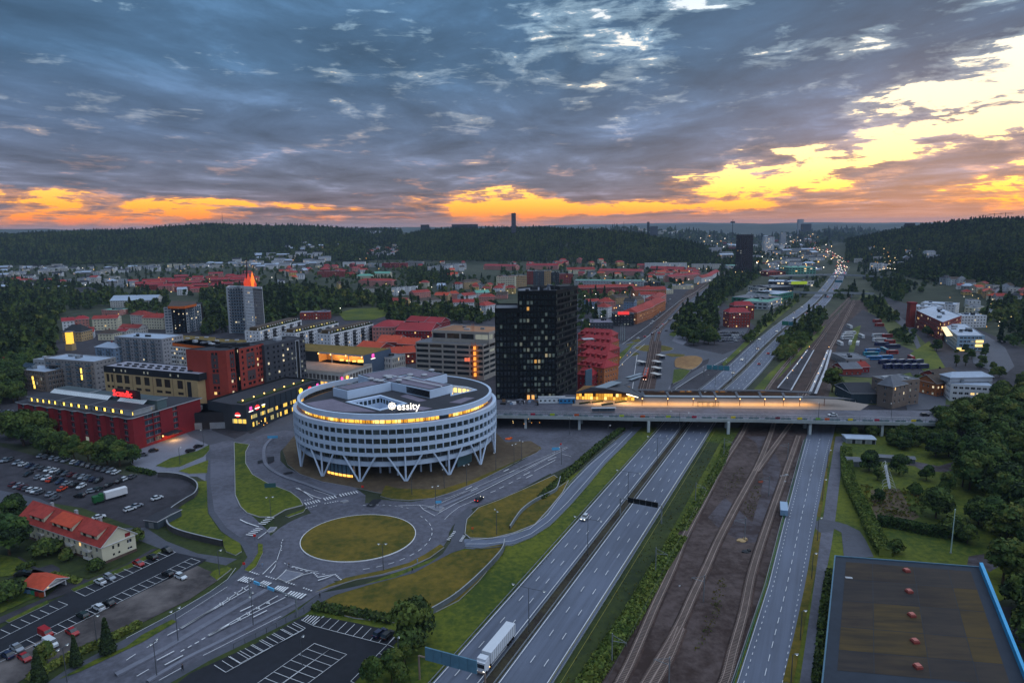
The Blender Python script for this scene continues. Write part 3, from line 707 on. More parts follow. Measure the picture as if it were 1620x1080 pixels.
# ================================================================== painted lines
ZM=.55
PM=MB();
def zK(pts,w=.15,px=True,dash=None,z=ZM):
 p=W2(pts)if px else pts;L,at=walk(p)
 if dash:
  s=0
  while s<L:
   a=at(s);b=at(min(s+dash[0],L));_q(a,b,w,z);s+=dash[0]+dash[1]
 else:
  l=offset(p,-w/2);r=offset(p,w/2)
  for i in range(len(p)-1):PM.face([(*r[i],z),(*r[i+1],z),(*l[i+1],z),(*l[i],z)])
def _q(a,b,w,z):
 L=math.hypot(b[0]-a[0],b[1]-a[1])or 1;nx,ny=(b[1]-a[1])/L*w/2,-(b[0]-a[0])/L*w/2
 PM.face([(a[0]+nx,a[1]+ny,z),(b[0]+nx,b[1]+ny,z),(b[0]-nx,b[1]-ny,z),(a[0]-nx,a[1]-ny,z)])
def flush(name):
 global PM
 PM.link(name,[paint],kind='structure');PM=MB()
near=[p for p in med if p[1]<2600]
for off,d,w in((-11.6,None,.2),(-2.3,None,.2),(-8.5,(3,9),.17),(-5.3,(3,9),.17),(2.2,None,.2),(12.4,None,.2),(5.75,(3,9),.17),(9.3,(3,9),.17)):
 zK(offset(near,off),w,False,d)
flush('motorway_markings')
zK([(738,862),(770,862),(812,857),(840,846),(868,826),(899,795),(928,762),(955,730),(1000,684)],.15)
zK([(745,856),(800,850),(838,838),(866,816),(885,790),(903,768),(935,735),(975,702)],.15)
flush('ramp_markings')
for a,b in(((1178,1060),(1268,730)),((1243,1060),(1305,735))):pass
cA,cB=math.radians(27.7),None
def rline(f):return[tuple(l[i]+(r[i]-l[i])*f for i in(0,1))for l,r in zip(W2([(1121,1210),(1166,1080),(1216,925),(1241,825),(1263,742),(1276,695)]),W2([(1220,1210),(1246,1080),(1271,935),(1289,830),(1309,725),(1317,695)]))]
zK(rline(.14),.15,False,(1,2));zK(rline(.90),.15,False,(1,2));zK(rline(.52),.15,False,(3,3));zK(rline(.02),.12,False)
flush('road_markings')
def arc(r0,t0,t1,dash,w=.2):
 pts=[(RC[0]+r0*math.cos(math.radians(t)),RC[1]+r0*.965*math.sin(math.radians(t)))for t in np.linspace(t0,t1,60)]
 zK(pts,w,False,dash)
arc(25.2,-75,40,(2,2));arc(27.5,60,100,(1,1.5));arc(25.5,185,205,(1,1));arc(27.6,225,262,(1,1))
for pts,w in((Q4((600,650),(1120,530)),None),(Q4((150,960),(340,780)),None)):pass
def zebra(a,b,ln,n,w=.42):
 """bars across the walking line a->b (photo points), each ln long, n of them"""
 p,q=W2([a,b]);L=math.dist(p,q);ux,uy=(q[0]-p[0])/L,(q[1]-p[1])/L
 for i in range(n):
  s=L*(i+.5)/n;cx,cy_=p[0]+ux*s,p[1]+uy*s
  _q((cx-uy*ln/2,cy_+ux*ln/2),(cx+uy*ln/2,cy_-ux*ln/2),w,ZM)
def Z(k,a,b,ln,n,w=.42):zebra(k(a)[0],k(b)[0],ln*.85,n-(n>5),w)
Z(Q4,(610,655),(760,620),3.2,7);Z(Q4,(790,610),(915,580),3.2,6);Z(Q4,(940,573),(1120,535),3.2,8)
Z(Q4,(200,850),(300,775),3.4,5,.5);Z(Q4,(80,955),(190,880),3.4,5,.5)
Z(Q3,(0,340),(110,365),3.2,5,.55);Z(Q3,(190,380),(275,405),3.2,4,.55);Z(Q3,(330,430),(440,450),3.2,6,.55);Z(Q3,(450,480),(610,515),3.2,7,.55)
Z(Q5,(470,1060),(540,970),1.2,7,.45);Z(Q5,(590,1070),(630,1010),1.2,5,.45)
for k,a,b in((Q3,(90,275),(180,305)),(Q3,(245,320),(345,350)),(Q3,(435,375),(530,405)),(Q3,(600,430),(690,462)),(Q4,(610,620),(700,600)),(Q4,(620,695),(740,665)),(Q4,(800,650),(930,625)),(Q3,(900,300),(965,360)),(Q3,(700,290),(740,330))):
 zK(k(a,b),.5,True,(.5,.5))
flush('crossing_markings')
for k,pts,w in((Q4,[(530,500),(620,540),(700,580),(770,600)],.3),(Q4,[(550,500),(640,560),(690,600)],.3),(Q4,[(700,520),(800,550),(870,580)],.15),(Q4,[(170,980),(250,920)],.3),(Q3,[(215,300),(345,170),(330,230),(285,290)],.25),(Q3,[(350,165),(395,30)],.15),(Q3,[(495,225),(640,265),(740,275),(600,305),(440,375)],.25),(Q3,[(350,345),(400,300),(440,255)],.2),(Q3,[(740,330),(820,315),(905,300),(830,330),(740,360)],.35),(Q5,[(0,730),(200,722),(240,765),(350,825),(400,790),(560,700),(730,620)],.2),(Q5,[(200,722),(330,740)],.15),(Q5,[(240,755),(330,735),(1600,170)],.15),(Q5,[(440,860),(500,800),(580,740),(700,690),(760,665)],.15),(Q5,[(440,665),(640,590)],.15),(Q5,[(640,575),(700,545)],.4),(Q5,[(690,590),(755,560)],.4),(Q5,[(1000,405),(1050,380)],.4),(Q5,[(1055,415),(1100,395)],.4),(Q5,[(875,605),(925,585)],.25),(Q5,[(960,565),(1005,545)],.25),(Q5,[(1050,520),(1090,500)],.25),(Q5,[(1125,475),(1165,460)],.25),(Q5,[(1290,400),(1490,295)],.25),(Q5,[(1215,465),(1275,435)],.35),(Q5,[(1190,440),(1250,410)],.35),(Q5,[(1420,300),(1500,265)],.35),(Q5,[(735,620),(1500,230)],.25),(Q5,[(1200,400),(1610,175)],.15),(Q5,[(1550,235),(1640,260)],.2),(Q6,[(390,642),(500,585),(830,385),(1165,165)],.25),(Q6,[(500,585),(830,395),(1190,185)],.25),(Q6,[(520,575),(830,388)],.7),(Q6,[(195,760),(295,700)],.2),(Q6,[(0,880),(90,820)],.2),(Q6,[(100,1032),(215,965)],.2),(Q6,[(780,645),(960,540),(1440,265)],.25),(Q6,[(780,645),(980,545),(1510,280)],.25),(Q6,[(780,645),(980,540)],.7),(Q6,[(715,685),(750,665)],.3),(Q6,[(650,722),(690,702)],.3),(Q6,[(585,760),(620,740)],.3),(Q6,[(517,797),(552,777)],.3),(Q6,[(290,880),(455,792)],.35),(Q6,[(365,925),(540,832)],.35),(Q6,[(1080,415),(1205,357)],.4),(Q6,[(1205,470),(1335,405)],.35),(Q6,[(730,835),(1470,460)],.15),(Q6,[(310,1072),(520,955)],.15),(Q6,[(0,670),(500,405),(800,225),(960,110),(1040,0)],.12),(Q6,[(470,490),(960,180)],.12),(Q4,[(0,800),(60,830),(180,870)],.4),(Q4,[(385,0),(400,60)],.01)):
 zK(k(*pts),w)
for k,c in((Q6,[(905,345),(975,295),(1045,245),(1115,198)]),(Q6,[(1070,490),(1160,437),(1250,385),(1345,335)])):
 for(x,y)in c:
  zK(k((x-18,y-10),(x+18,y+8)),.35);zK(k((x-14,y+8),(x+14,y-12)),.35)
flush('street_markings')
for q_ in([(960,606),(985,575),(1020,545)],[(1000,620),(1004,590),(1008,562)],[(985,545),(1040,505),(1085,470),(1140,447)],[(1000,552),(1052,512),(1095,478),(1150,452)],[(1060,622),(1100,596),(1150,567)]):zK(smooth(q_,False,4),.3)
flush('avenue_markings')
for nm__,q_ in(('grass_strip',[(962,590),(980,560),(1005,540),(1000,548),(978,575)]),('grass_strip',[(1058,530),(1100,497),(1106,499),(1066,534)]),('grass_strip',[(1350,520),(1362,515),(1350,560),(1342,560)]),('lawn',[(1395,600),(1440,590),(1450,605),(1400,612)]),('lawn',[(1440,560),(1470,540),(1500,590),(1470,600)])):zS(nm__,grass,q_,h=.12)
def kerb_strip(name,pts,w,m=paving,h=.14,px=True):
 p=W2(smooth(pts,False,4))if px else pts
 return ribbon(name,m,p,w/2,w/2,h=h)
kerb_strip('street_median',Q6((-100,1010),(0,960),(400,745),(800,510),(1330,205)),1.6)
kerb_strip('street_median',Q6((200,1075),(560,860),(900,690),(1600,330)),1.1)
kerb_strip('loop_median',Q4((330,0),(240,90),(225,200),(260,290),(400,380),(600,450),(920,570)),1.5)
kerb_strip('junction_island',Q5((330,760),(450,715),(800,560),(1150,390)),1.3)
zS('splitter_island',paving,Q3((350,340),(440,260),(600,290),(520,340),(440,375)),h=.14,rim=kerbm)
zS('splitter_island',paving,Q5((290,745),(370,735),(440,745),(390,780),(360,775)),h=.14,rim=kerbm)
zS('splitter_island',paving,Q4((250,910),(290,870),(350,870),(320,905),(270,920)),h=.14,rim=kerbm)
zS('splitter_island',paving,Q4((950,625),(1000,610),(1030,620),(980,635)),h=.14,rim=kerbm)
zS('asphalt_patch',asphalt_new,Q4((255,205),(320,195),(325,240),(265,265)),z=.4)
zS('asphalt_patch',asphalt_new,Q4((165,240),(228,222),(228,245),(170,265)),z=.4)
zS('asphalt_patch',asphalt_new,Q4((1195,670),(1260,605),(1345,603),(1270,675)),z=.4)
zS('asphalt_patch',asphalt_new,Q4((405,355),(480,340),(510,348),(430,368)),z=.4)
def bays(p,q,n,dep,edge=True,w=.12,outer=False):
 """p->q (photo): the aisle edge of a row of n bays, dep: photo point of the far end of the first divider"""
 a,b,c=W2([p,q,dep]);v=(c[0]-a[0],c[1]-a[1]);L=math.dist(a,b)
 if edge:_q(a,b,w,ZM)
 out=[]
 for i in range(n+1):
  s=i/n;x,y=a[0]+(b[0]-a[0])*s,a[1]+(b[1]-a[1])*s;_q((x,y),(x+v[0],y+v[1]),w,ZM)
  if i<n:out.append((x+v[0]/2+(b[0]-a[0])/n/2,y+v[1]/2+(b[1]-a[1])/n/2,math.atan2(v[1],v[0])))
 if outer:_q((a[0]+v[0],a[1]+v[1]),(b[0]+v[0],b[1]+v[1]),w,ZM)
 return out
BAY={}
BAY['up']=bays(*L1((540,540),(1112,262)),10,L1((480,512))[0])
BAY['upleft']=bays(*L1((0,812),(430,595)),7,L1((-60,785))[0])
BAY['low']=bays(*L1((100,850),(1210,300)),20,L1((160,880))[0],outer=True)
BAY['low2']=bays(*L1((-180,990),(100,850)),5,L1((-120,1020))[0],outer=True)
BAY['s1']=bays(*Q6((945,995),(1700,575)),11,Q6((835,925))[0])
BAY['s1b']=bays(*Q3((0,1150),(605,830)),6,Q3((-110,1085))[0])
BAY['s2']=bays(*Q3((690,790),(1395,975)),9,Q3((790,700))[0])
BAY['s3']=bays(*L2((370,840),(0,1100)),7,L2((470,875))[0],outer=True)
BAY['s4']=bays(*L2((470,875),(100,1140)),7,L2((575,910))[0],outer=True)
BAY['s5']=bays(*L2((885,795),(600,1080)),5,L2((930,815))[0])
for i in range(6):
 a=Q3((600+i*22,730-i*0),(0,0))[0]
 zK(Q3((595+i*22,735+i*9),(650+i*26,690+i*4)),.25)
zK(Q3((580,735),(685,785),(800,700)),.15)
flush('parking_bay_markings')
# ================================================================== railway tracks
def track(name,label,pts,px=True,step=.65,sleepers=True,gauge=1.5,z=.36,group='railway tracks',cat='railway track'):
 line=W2(pts)if px else pts;line=smooth(line,False,5);L,at=walk(line);ZI[0]+=2;z+=.003*(ZI[0]%40)
 c=line[len(line)//2];t=zTh(name,label,cat,(c[0],c[1],0),group)
 B_=MB();l=offset(line,-1.75);r=offset(line,1.75);l2=offset(line,-1.35);r2=offset(line,1.35)
 for i in range(len(line)-1):
  B_.face([(*r2[i],z),(*r2[i+1],z),(*l2[i+1],z),(*l2[i],z)])
  B_.face([(*r[i],z-.25),(*r[i+1],z-.25),(*r2[i+1],z),(*r2[i],z)]);B_.face([(*l2[i],z),(*l2[i+1],z),(*l[i+1],z-.25),(*l[i],z-.25)])
 B_.link('ballast',[ballast_dark],t,kind='stuff')
 if sleepers:
  Sm=MB();s=.3
  while s<min(L,420):
   x,y,a=at(s);Sm.box((x,y,z),(.26,2.5,.1),a,0);s+=step
  Sm.link('sleepers',[mat('concrete_sleeper',zR(124,110,104),.9,.15,2)],t,kind='stuff')
 for sg in(-1,1):
  R=MB();a=offset(line,sg*gauge/2-.055);b=offset(line,sg*gauge/2+.055)
  for i in range(len(line)-1):
   R.face([(*b[i],z+.27),(*b[i+1],z+.27),(*a[i+1],z+.27),(*a[i],z+.27)])
   R.face([(*b[i],z),(*b[i+1],z),(*b[i+1],z+.27),(*b[i],z+.27)]);R.face([(*a[i+1],z),(*a[i],z),(*a[i],z+.27),(*a[i+1],z+.27)])
  R.link('rail',[rust],t)
 return t
def qq(k,*p):return k(*p)
track('railway_track','railway track nearest the motorway on rusty ballast beside the green bushes',[(910,1200)]+Q1((310,1080),(490,700),(640,350),(800,0))+Q2((390,1000),(560,680),(760,300),(920,50))+[(1190,655),(1225,600),(1262,555),(1310,505),(1352,463)])
track('railway_track','middle railway track that forks at the catenary mast in the foreground',Q1((500,1180),(560,1080),(740,780),(880,520),(1000,250),(1120,0))+Q2((700,1050),(860,740),(960,560),(1080,330),(1190,60))+[(1235,640),(1262,590),(1310,520),(1345,475)])
track('railway_track','short railway siding splitting off the middle track in the foreground',Q1((560,1200),(640,1080),(775,830),(880,570)))
track('railway_track','railway track swerving right behind the rusty gravel towards the bridge',Q2((1060,400),(1190,220),(1320,40))+[(1262,655),(1285,610),(1325,530),(1352,480)])
track('railway_track','disused railway track with bare sleepers along the dual lane road fence',Q1((1180,1240),(1300,1080),(1380,780),(1480,420),(1570,0))+Q2((1200,800),(1340,400),(1460,60)))
track('railway_track','railway track east of the lit platform beyond the bridge',A4((220,600),(330,400),(440,200),(500,70),(545,-20)),sleepers=False)
track('tram_track','left tram track through the far roundabout past the tram stop',A3((815,560),(862,380),(885,240),(915,160),(1010,60),(1090,-20),(1200,-100),(1260,-150),(1340,-195)),sleepers=False,group='tram tracks',cat='tram track')
track('tram_track','right tram track through the far roundabout beside the orange tram',A3((855,560),(895,380),(920,240),(948,160),(1040,65),(1115,-20),(1225,-100),(1285,-150),(1360,-195)),sleepers=False,group='tram tracks',cat='tram track')
# ================================================================== landmarks
H0=K(0,560,6.75);H1=K(150,520,6.75);H2=K(320,500,6.75);H3=K(240,400,6.75);H4=K(460,460,6.75);H5=K(0,770,6.75)
O_=K(640,440,4.5);E_=K(440,560,4.5);BR=K(900,560,5.4);BR2=K(1180,590,5.4)
def at_z(k,z,*pts):return W2(k(*pts),z)
EC=mv(-53.5,308.0);EA,EB=47.0,41.0
def ell(t,r=1.0):return(EC[0]+EA*r*math.cos(t),EC[1]+EB*r*math.sin(t))
def ell_arc(n,r=1.0):
 d=[ell(i*2*PI/720,r)for i in range(721)];cum=[0]
 for a,b in zip(d,d[1:]):cum.append(cum[-1]+math.dist(a,b))
 out=[];j=0
 for i in range(n):
  s=cum[-1]*i/n
  while cum[j+1]<s:j+=1
  out.append(2*PI*(j+(s-cum[j])/(cum[j+1]-cum[j]))/720)
 return out
def oval():
 t=zTh('oval_office_building','white oval office building on slanting V columns with glowing top floor and roof sign','office building',(*EC,0))
 N=84;A=ell_arc(N)
 def ring(name,z0,z1,r0,r1,m,n=84):
  b=MB();T=[2*PI*i/n for i in range(n)]if n!=N else A
  for i in range(n):
   p,q=T[i],T[(i+1)%n]
   o0,o1,i0,i1=ell(p,r0),ell(q,r0),ell(p,r1),ell(q,r1)
   b.face([(*o0,z0),(*o1,z0),(*o1,z1),(*o0,z1)]);b.face([(*o0,z1),(*o1,z1),(*i1,z1),(*i0,z1)])
   b.face([(*i1,z0),(*i0,z0),(*i0,z1),(*i1,z1)]);b.face([(*o1,z0),(*o0,z0),(*i0,z0),(*i1,z0)])
  return b.link(name,[m],t)
 pm=mat('white_facade_panel',zR(180,197,220),.55,.05,.5)
 for z0,z1 in((23.0,25.0),(19.1,20.8),(15.1,16.8),(11.4,12.9)):ring('facade_band',z0,z1,1.0,.965,pm)
 ring('facade_band',6.5,8.5,.955,.92,pm);ring('facade_band',26.6,29.0,.955,.93,pm)
 wmesh={}
 def wm(g):
  if g in wmesh:return wmesh[g]
  b=MB();w=3.28;b.face([(-w/2,0,0),(w/2,0,0),(w/2,0,1.9),(-w/2,0,1.9)],0)
  b.box((0,.03,0),(w,.06,.12),0,1);b.box((0,.03,1.78),(w,.06,.12),0,1);b.box((.7,.03,.12),(.07,.06,1.66),0,1)
  o=b.link('window',[g,steel]);me=o.data;bpy.data.objects.remove(o);wmesh[g]=me;return me
 FN=MB();rnd=random.Random(5)
 gt=mat('tinted_glass',zR(30,44,50),.12,0,spec=.9);gt2=mat('tinted_glass_light',zR(56,72,78),.15,0,spec=.9)
 for z0,z1 in((20.8,23.0),(16.8,19.1),(12.9,15.1)):
  for i in range(N):
   p,q=ell(A[i],.988),ell(A[(i+1)%N]if i+1<N else 2*PI,.988)
   an=math.atan2(q[1]-p[1],q[0]-p[0]);r=rnd.random()
   g=gt if r>.3 else gt2
   o=place(wm(g),'window',t,((p[0]+q[0])/2,(p[1]+q[1])/2,z0),an);o.scale.z=(z1-z0)/1.9
   po,pi_=ell(A[i],1.003),ell(A[i],.968)
   FN.box(((po[0]+pi_[0])/2,(po[1]+pi_[1])/2,z0),(.42,math.dist(po,pi_),z1-z0),an,0)
 FN.link('mullions',[pm],t,kind='stuff')
 ring('recessed_glazing',8.5,11.4,.935,.92,mat('dark_band_glass',zR(28,36,40),.15,0,spec=.9))
 b=MB()
 for i in range(0,N):
  p=ell(A[i],.94);b.box((p[0],p[1],8.5),(.25,.25,2.9),0,0)
 b.link('mullions',[steel],t,kind='stuff')
 tl=[glow('top_floor_light',(1.0,.50,.06),.95),glow('top_floor_light_deep',(.9,.38,.03),.5),glow('top_floor_light_bright',(1.0,.62,.16),1.25),gt]
 A2_=ell_arc(110,.925);
 for i in range(110):
  a0,a1=A2_[i],A2_[(i+1)%110]if i<109 else 2*PI;p,q=ell(a0,.925),ell(a1,.925);dg=math.degrees(a0)
  front=180<dg<350 and not(300<dg<309)
  g=(tl[0]if rnd.random()<.45 else(tl[1]if rnd.random()<.6 else tl[2]))if front else gt
  b=MB();b.face([(*p,24.9),(*q,24.9),(*q,26.6),(*p,26.6)],0)
  u=rnd.random()*.6+.1;x0,y0=p[0]+(q[0]-p[0])*u,p[1]+(q[1]-p[1])*u
  b.box((x0,y0,24.9),(.25,.15,1.7),0,1)
  if front and rnd.random()<.5:
   e=ell(a0+.01,.93);b.tube((e[0],e[1],25.0),(e[0]+rnd.uniform(-1,1.5),e[1],25.9),.09,4,1)
  b.link('top_floor_window',[g,charcoal],t)
 ring('terrace',24.6,24.8,.97,.9,roof_mauve)
 from mathutils.geometry import tessellate_polygon
 P1,P2=mv(-94.0,291.0),mv(-72.0,346.0)
 def keep(p):return(P2[0]-P1[0])*(p[1]-P1[1])-(P2[1]-P1[1])*(p[0]-P1[0])<0
 outer=[ell(2*PI*i/140,.953)for i in range(140)];outer=[p for p in outer if keep(p)]
 k=max(range(len(outer)),key=lambda i:math.dist(outer[i],outer[i-1]));outer=outer[k:]+outer[:k]
 zr=28.8
 w1=at_z(E_,zr,(512,343),(725,300),(892,352),(722,396));w2=at_z(E_,zr,(1238,292),(1245,228),(1340,238),(1402,256))
 polys=[[Vector((*p,0))for p in outer],[Vector((*p,0))for p in ccw(w1)[::-1]],[Vector((*p,0))for p in ccw(w2)[::-1]]]
 tris=tessellate_polygon(polys);flat=[v for pl in polys for v in pl]
 b=MB()
 for tr in tris:
  q=ccw([(flat[i].x,flat[i].y)for i in tr]);b.face([(x,y,zr)for x,y in q])
 b.link('roof',[roof_black],t)
 b=MB()
 for w in(w1,w2):
  w=ccw(w)
  for i in range(4):
   p,q=w[i],w[(i+1)%4];b.face([(*p,zr-7),(*p,zr+.3),(*q,zr+.3),(*q,zr-7)],0)
   c=cxy(w);p2,q2=[(x+(x-c[0])*.16,y+(y-c[1])*.16)for x,y in(p,q)]
   b.face([(*p,zr+.3),(*p2,zr+.3),(*q2,zr+.3),(*q,zr+.3)],0);b.face([(*p2,zr+.3),(*p2,zr),(*q2,zr),(*q2,zr+.3)],0)
   L=math.dist(p,q);n=int(L/2.2)
   for j in range(n):
    s0,s1=(j+.15)/n,(j+.85)/n;g=lambda s:(p[0]+(q[0]-p[0])*s+(c[0]-p[0])*.004,p[1]+(q[1]-p[1])*s+(c[1]-p[1])*.004)
    b.face([(*g(s0),zr-2.8),(*g(s0),zr-.8),(*g(s1),zr-.8),(*g(s1),zr-2.8)],1 if w is not w2 and w1[0]in w else 2)
  b.face([(x,y,zr-6.9)for x,y in w],0)
 b.link('light_well',[pm,gt,tl[2]],t)
 b=MB()
 for q in(E_((190,350),(385,318),(480,350),(700,410),(480,412),(300,395)),E_((900,400),(1010,372),(1100,385),(1000,408)),E_((1215,345),(1330,308),(1400,310),(1300,350)),E_((920,285),(1060,330),(1000,340),(870,300))):
  b.face([(x,y,zr+.05)for x,y in ccw(W2(q,zr))])
 b.link('roof_mat',[roof_mauve],t)
 def plant(name,pts,z1,stripe=True):
  q=ccw(at_z(E_,z1,*pts));b=MB();b.prism(q,zr,z1,0,0);o=b.link(name,[pm],t)
  inn=inset(q,.5);MB().face([(x,y,z1+.05)for x,y in inn]).link('roof',[roof_black],t)
  in2=inset(q,1.6);MB().face([(x,y,z1+.1)for x,y in in2]).link('roof_mat',[roof_mauve],t)
  return q
 plant('plant_room',[(568,148),(890,90),(1203,142),(1035,182),(905,150),(700,188)],33.0)
 plant('plant_room',[(390,238),(492,262),(803,200),(700,183),(610,195)],32.8)
 plant('plant_room',[(700,183),(803,200),(1080,258),(1243,218),(1170,205),(905,150)],32.6)
 for x0,x1 in((838,885),(897,1078)):
  p,q=at_z(E_,32.6,(x0,198+(x0-803)*.217),(x1,198+(x1-803)*.217));L=math.dist(p,q);ux,uy=(q[0]-p[0])/L,(q[1]-p[1])/L
  for j in range(5):
   z=29.3+j*.58;b=MB();b.box(((p[0]+q[0])/2+uy*.12,(p[1]+q[1])/2-ux*.12,z),(L,.2,.5),math.atan2(uy,ux),0);b.link('louvre',[blackm],t)
 for x,y in((700,192),(728,196),(768,163),(790,172),(858,192),(938,153),(930,174),(1092,120),(1040,155),(660,182)):
  c=at_z(E_,33.1,(x,y))[0];MB().ball((c[0],c[1],33.6),1.7,0,12,6,.38).tube((c[0],c[1],32.8),(c[0],c[1],33.6),.8,8).link('roof_vent',[lightgrey],t,smooth=True)
 p,q=at_z(E_,33.2,(790,152),(1165,232));MB().tube((*p,33.4),(*q,33.4),.35,6).link('duct',[white],t)
 b=MB();b.face([(*ell(-2*PI*i/60,.94),6.55)for i in range(60)]);b.link('soffit',[charcoal],t)
 b=MB();b.prism([ell(2*PI*i/40,.56)for i in range(40)],0,6.5,0,0);b.link('ground_floor_core',[blackm],t)
 b=MB()
 for i in range(26):
  tt=math.radians(-128+i*1.0);t2=math.radians(-127+i*1.0)
  if i>=19:break
  p,q=ell(tt,.90),ell(t2,.90);b.face([(*p,1.3),(*q,1.3),(*q,6.4),(*p,6.4)],0);b.face([(*p,0),(*q,0),(*q,1.3),(*p,1.3)],1)
  if i%3==0:b.box((p[0],p[1]-.1,0),(.25,.25,6.4),0,2)
 b.link('shop_front',[mat('shop_glass',zR(90,120,140),.2,0),glow('shop_glow',(1.0,.45,.08),1.3),charcoal],t)
 b=MB()
 for i in range(10):
  p,q=ell(math.radians(-42+i*1.5),.86),ell(math.radians(-40.5+i*1.5),.86);b.face([(*p,0),(*q,0),(*q,6.4),(*p,6.4)],0)
 b.link('shop_front',[mat('lobby_glass',zR(70,96,104),.2,0)],t)
 for kf in range(15):
  td=-150+24*kf;tt=math.radians(td);f=ell(tt,.985)
  b=MB()
  top=ell(tt,.985);b.tube((*f,0),(*top,11.6),.42,8,0);b.link('column',[pm],t)
  for sg in(-1,1):
   tp=ell(tt+sg*math.radians(9.2),.988);MB().tube((f[0]+sg*.3*math.sin(tt)*-1,f[1],0),(*tp,11.8),.4,8,0).link('slanted_column',[pm],t)
 for td,r in((-95,.72),(-88,.72),(-82,.8),(-66,.76),(-60,.8),(-45,.75),(-112,.8),(-30,.7)):
  p=ell(math.radians(td),r);MB().tube((*p,0),(*p,6.6),.45,8).link('column',[pm],t)
 c=at_z(E_,29.4,(928,402))[0];rz=math.radians(6)
 text('essity',4.3,sign_white,t,(c[0],c[1],29.9),(PI/2,0,rz),'sign_lettering',.2,bold=0)
 MB().box((c[0],c[1]+.3,29.0),(11,.12,.25),rz,0).tube((c[0]-4,c[1]+.3,28.8),(c[0]-4,c[1]+.3,31),.08,4).tube((c[0]+4,c[1]+.3,28.8),(c[0]+4,c[1]+.3,31),.08,4).link('sign_frame',[charcoal],t)
 lc=at_z(E_,29.4,(812,402))[0];b=MB();zc=31.4
 def petal(cx,cz,r):
  n=12
  for i in range(n):
   a0,a1=2*PI*i/n,2*PI*(i+1)/n;r2=r*.62
   pts=[(cx+rr*math.cos(a),cz+rr*math.sin(a))for rr,a in((r,a0),(r,a1),(r2,a1),(r2,a0))]
   b.face([(lc[0]+x*math.cos(rz),lc[1]+x*math.sin(rz),z)for x,z in pts])
 petal(0,zc,.55)
 for i in range(8):petal(1.12*math.cos(i*PI/4),zc+1.12*math.sin(i*PI/4),.52)
 b.link('sign_emblem',[sign_white],t)
 q=[ell(math.radians(a),.94)for a in range(118,204,6)];b=MB();b.face([(x,y,24.95)for x,y in ccw(q)]);b.link('roof_garden',[mat('roof_garden_soil',zR(110,78,46),.95,.3,.6)],t)
 p=ell(math.radians(190),.82);MB().ball((p[0]+3,p[1]+5,25.2),4,0,16,4,.2).link('roof_canopy',[concrete],t)
oval()
def tower():
 t=zTh('black_tower','tall black glass office tower with stepped top and scattered lit windows','office tower',(15,385,0))
 q=[mv(*p)for p in((-9.0,376.0),(4.0,376.6),(4.0,400),(-9,400))];m2=[mv(*p)for p in((4.0,376.6),(25.2,378.3),(39.4,405.6),(18,412),(4.0,400))]
 W=MB();GL=MB();bm=mat('black_fins',zR(12,15,19),.35,.1,.6);random.seed(21)
 gd=mat('black_glass',zR(18,28,38),.08,0,spec=1.0)
 gm=[gd,glow('tower_light',(.85,.70,.42),.22),glow('tower_light_dim',(.62,.68,.56),.10),glow('tower_light_faint',(.35,.5,.5),.07),bm,glow('tower_light_warm',(1,.5,.12),.35)]
 for a,b,zt,p in((q[3],q[0],60,.05),(q[0],q[1],60,.1),(m2[0],m2[1],69.6,1),(m2[1],m2[2],69.6,.35),(m2[2],m2[3],69.6,.1),(m2[3],m2[4],69.6,.1)):
  L=math.dist(a,b);cs=zC(L,2.05,1.35,.3);rs=[(7.5+i*3.35+.7,7.5+i*3.35+2.75)for i in range(int((zt-9)/3.35))]
  outs=wall(W,None,a,b,0,zt,cs,rs,.35,0)
  dx,dy=(b[0]-a[0])/L,(b[1]-a[1])/L
  for(s0,s1,h0,h1)in outs:
   fl=(h0-8.2)/3.35;base=.05 if fl>14 else(.28 if 5<=fl<=12.5 else .07)
   r=random.random();pr=base*p
   g=0 if r>pr else random.choice([1,1,2,2,2,3,3,5]if random.random()<.5 else[2,3])
   if g==0 and random.random()<.2*min(1,p*2+.3):g=3
   P=lambda s,z:(a[0]+dx*s-dy*.35,a[1]+dy*s+dx*.35,z)
   GL.face([P(s0,h0),P(s1,h0),P(s1,h1),P(s0,h1)],g)
 W.link('wall',[bm],t);zP(GL,'window',gm,t)if len(GL.f)<300 else split_stuff(GL,gm,t)
 for poly,z in((q,60),(m2,69.6)):
  b=MB();b.face([(x,y,z-1)for x,y in ccw(poly)]);inn=inset(poly,.4);pq=ccw(poly)
  for i in range(len(pq)):
   j=(i+1)%len(pq);b.face([(*pq[i],z),(*pq[j],z),(*inn[j],z),(*inn[i],z)],1);b.face([(*inn[i],z-1),(*inn[i],z),(*inn[j],z),(*inn[j],z-1)],1)
  b.link('roof',[roof_grey,charcoal],t)
 rnd=random.Random(2)
 for i in range(9):
  x,y=rnd.uniform(6,24),rnd.uniform(384,400);MB().box((x,y,68.6),(rnd.uniform(1,3.5),rnd.uniform(1,3),rnd.uniform(1,3)),rnd.random(),0).link('roof_unit',[rnd.choice([white,charcoal,roof_grey])],t)
 MB().box((30,398,68.6),(9,8,2.2),.47).link('roof_unit',[charcoal],t)
 b=MB()
 for i in range(18):
  z=7.5+i*3.35+.1
  for p_,q_ in((m2[0],m2[1]),(m2[1],m2[2])):
   L=math.dist(p_,q_);a=math.atan2(q_[1]-p_[1],q_[0]-p_[0]);b.box(((p_[0]+q_[0])/2+math.sin(a)*.25,(p_[1]+q_[1])/2-math.cos(a)*.25,z),(L,.5,.22),a)
 b.link('fins',[bm],t,kind='stuff')
 for x in(9.0,11.6):MB().box((x,376.9,8),(1.5,.3,2.6)).link('lit_door',[glow('door_light',(1,.45,.12),.7)],t)
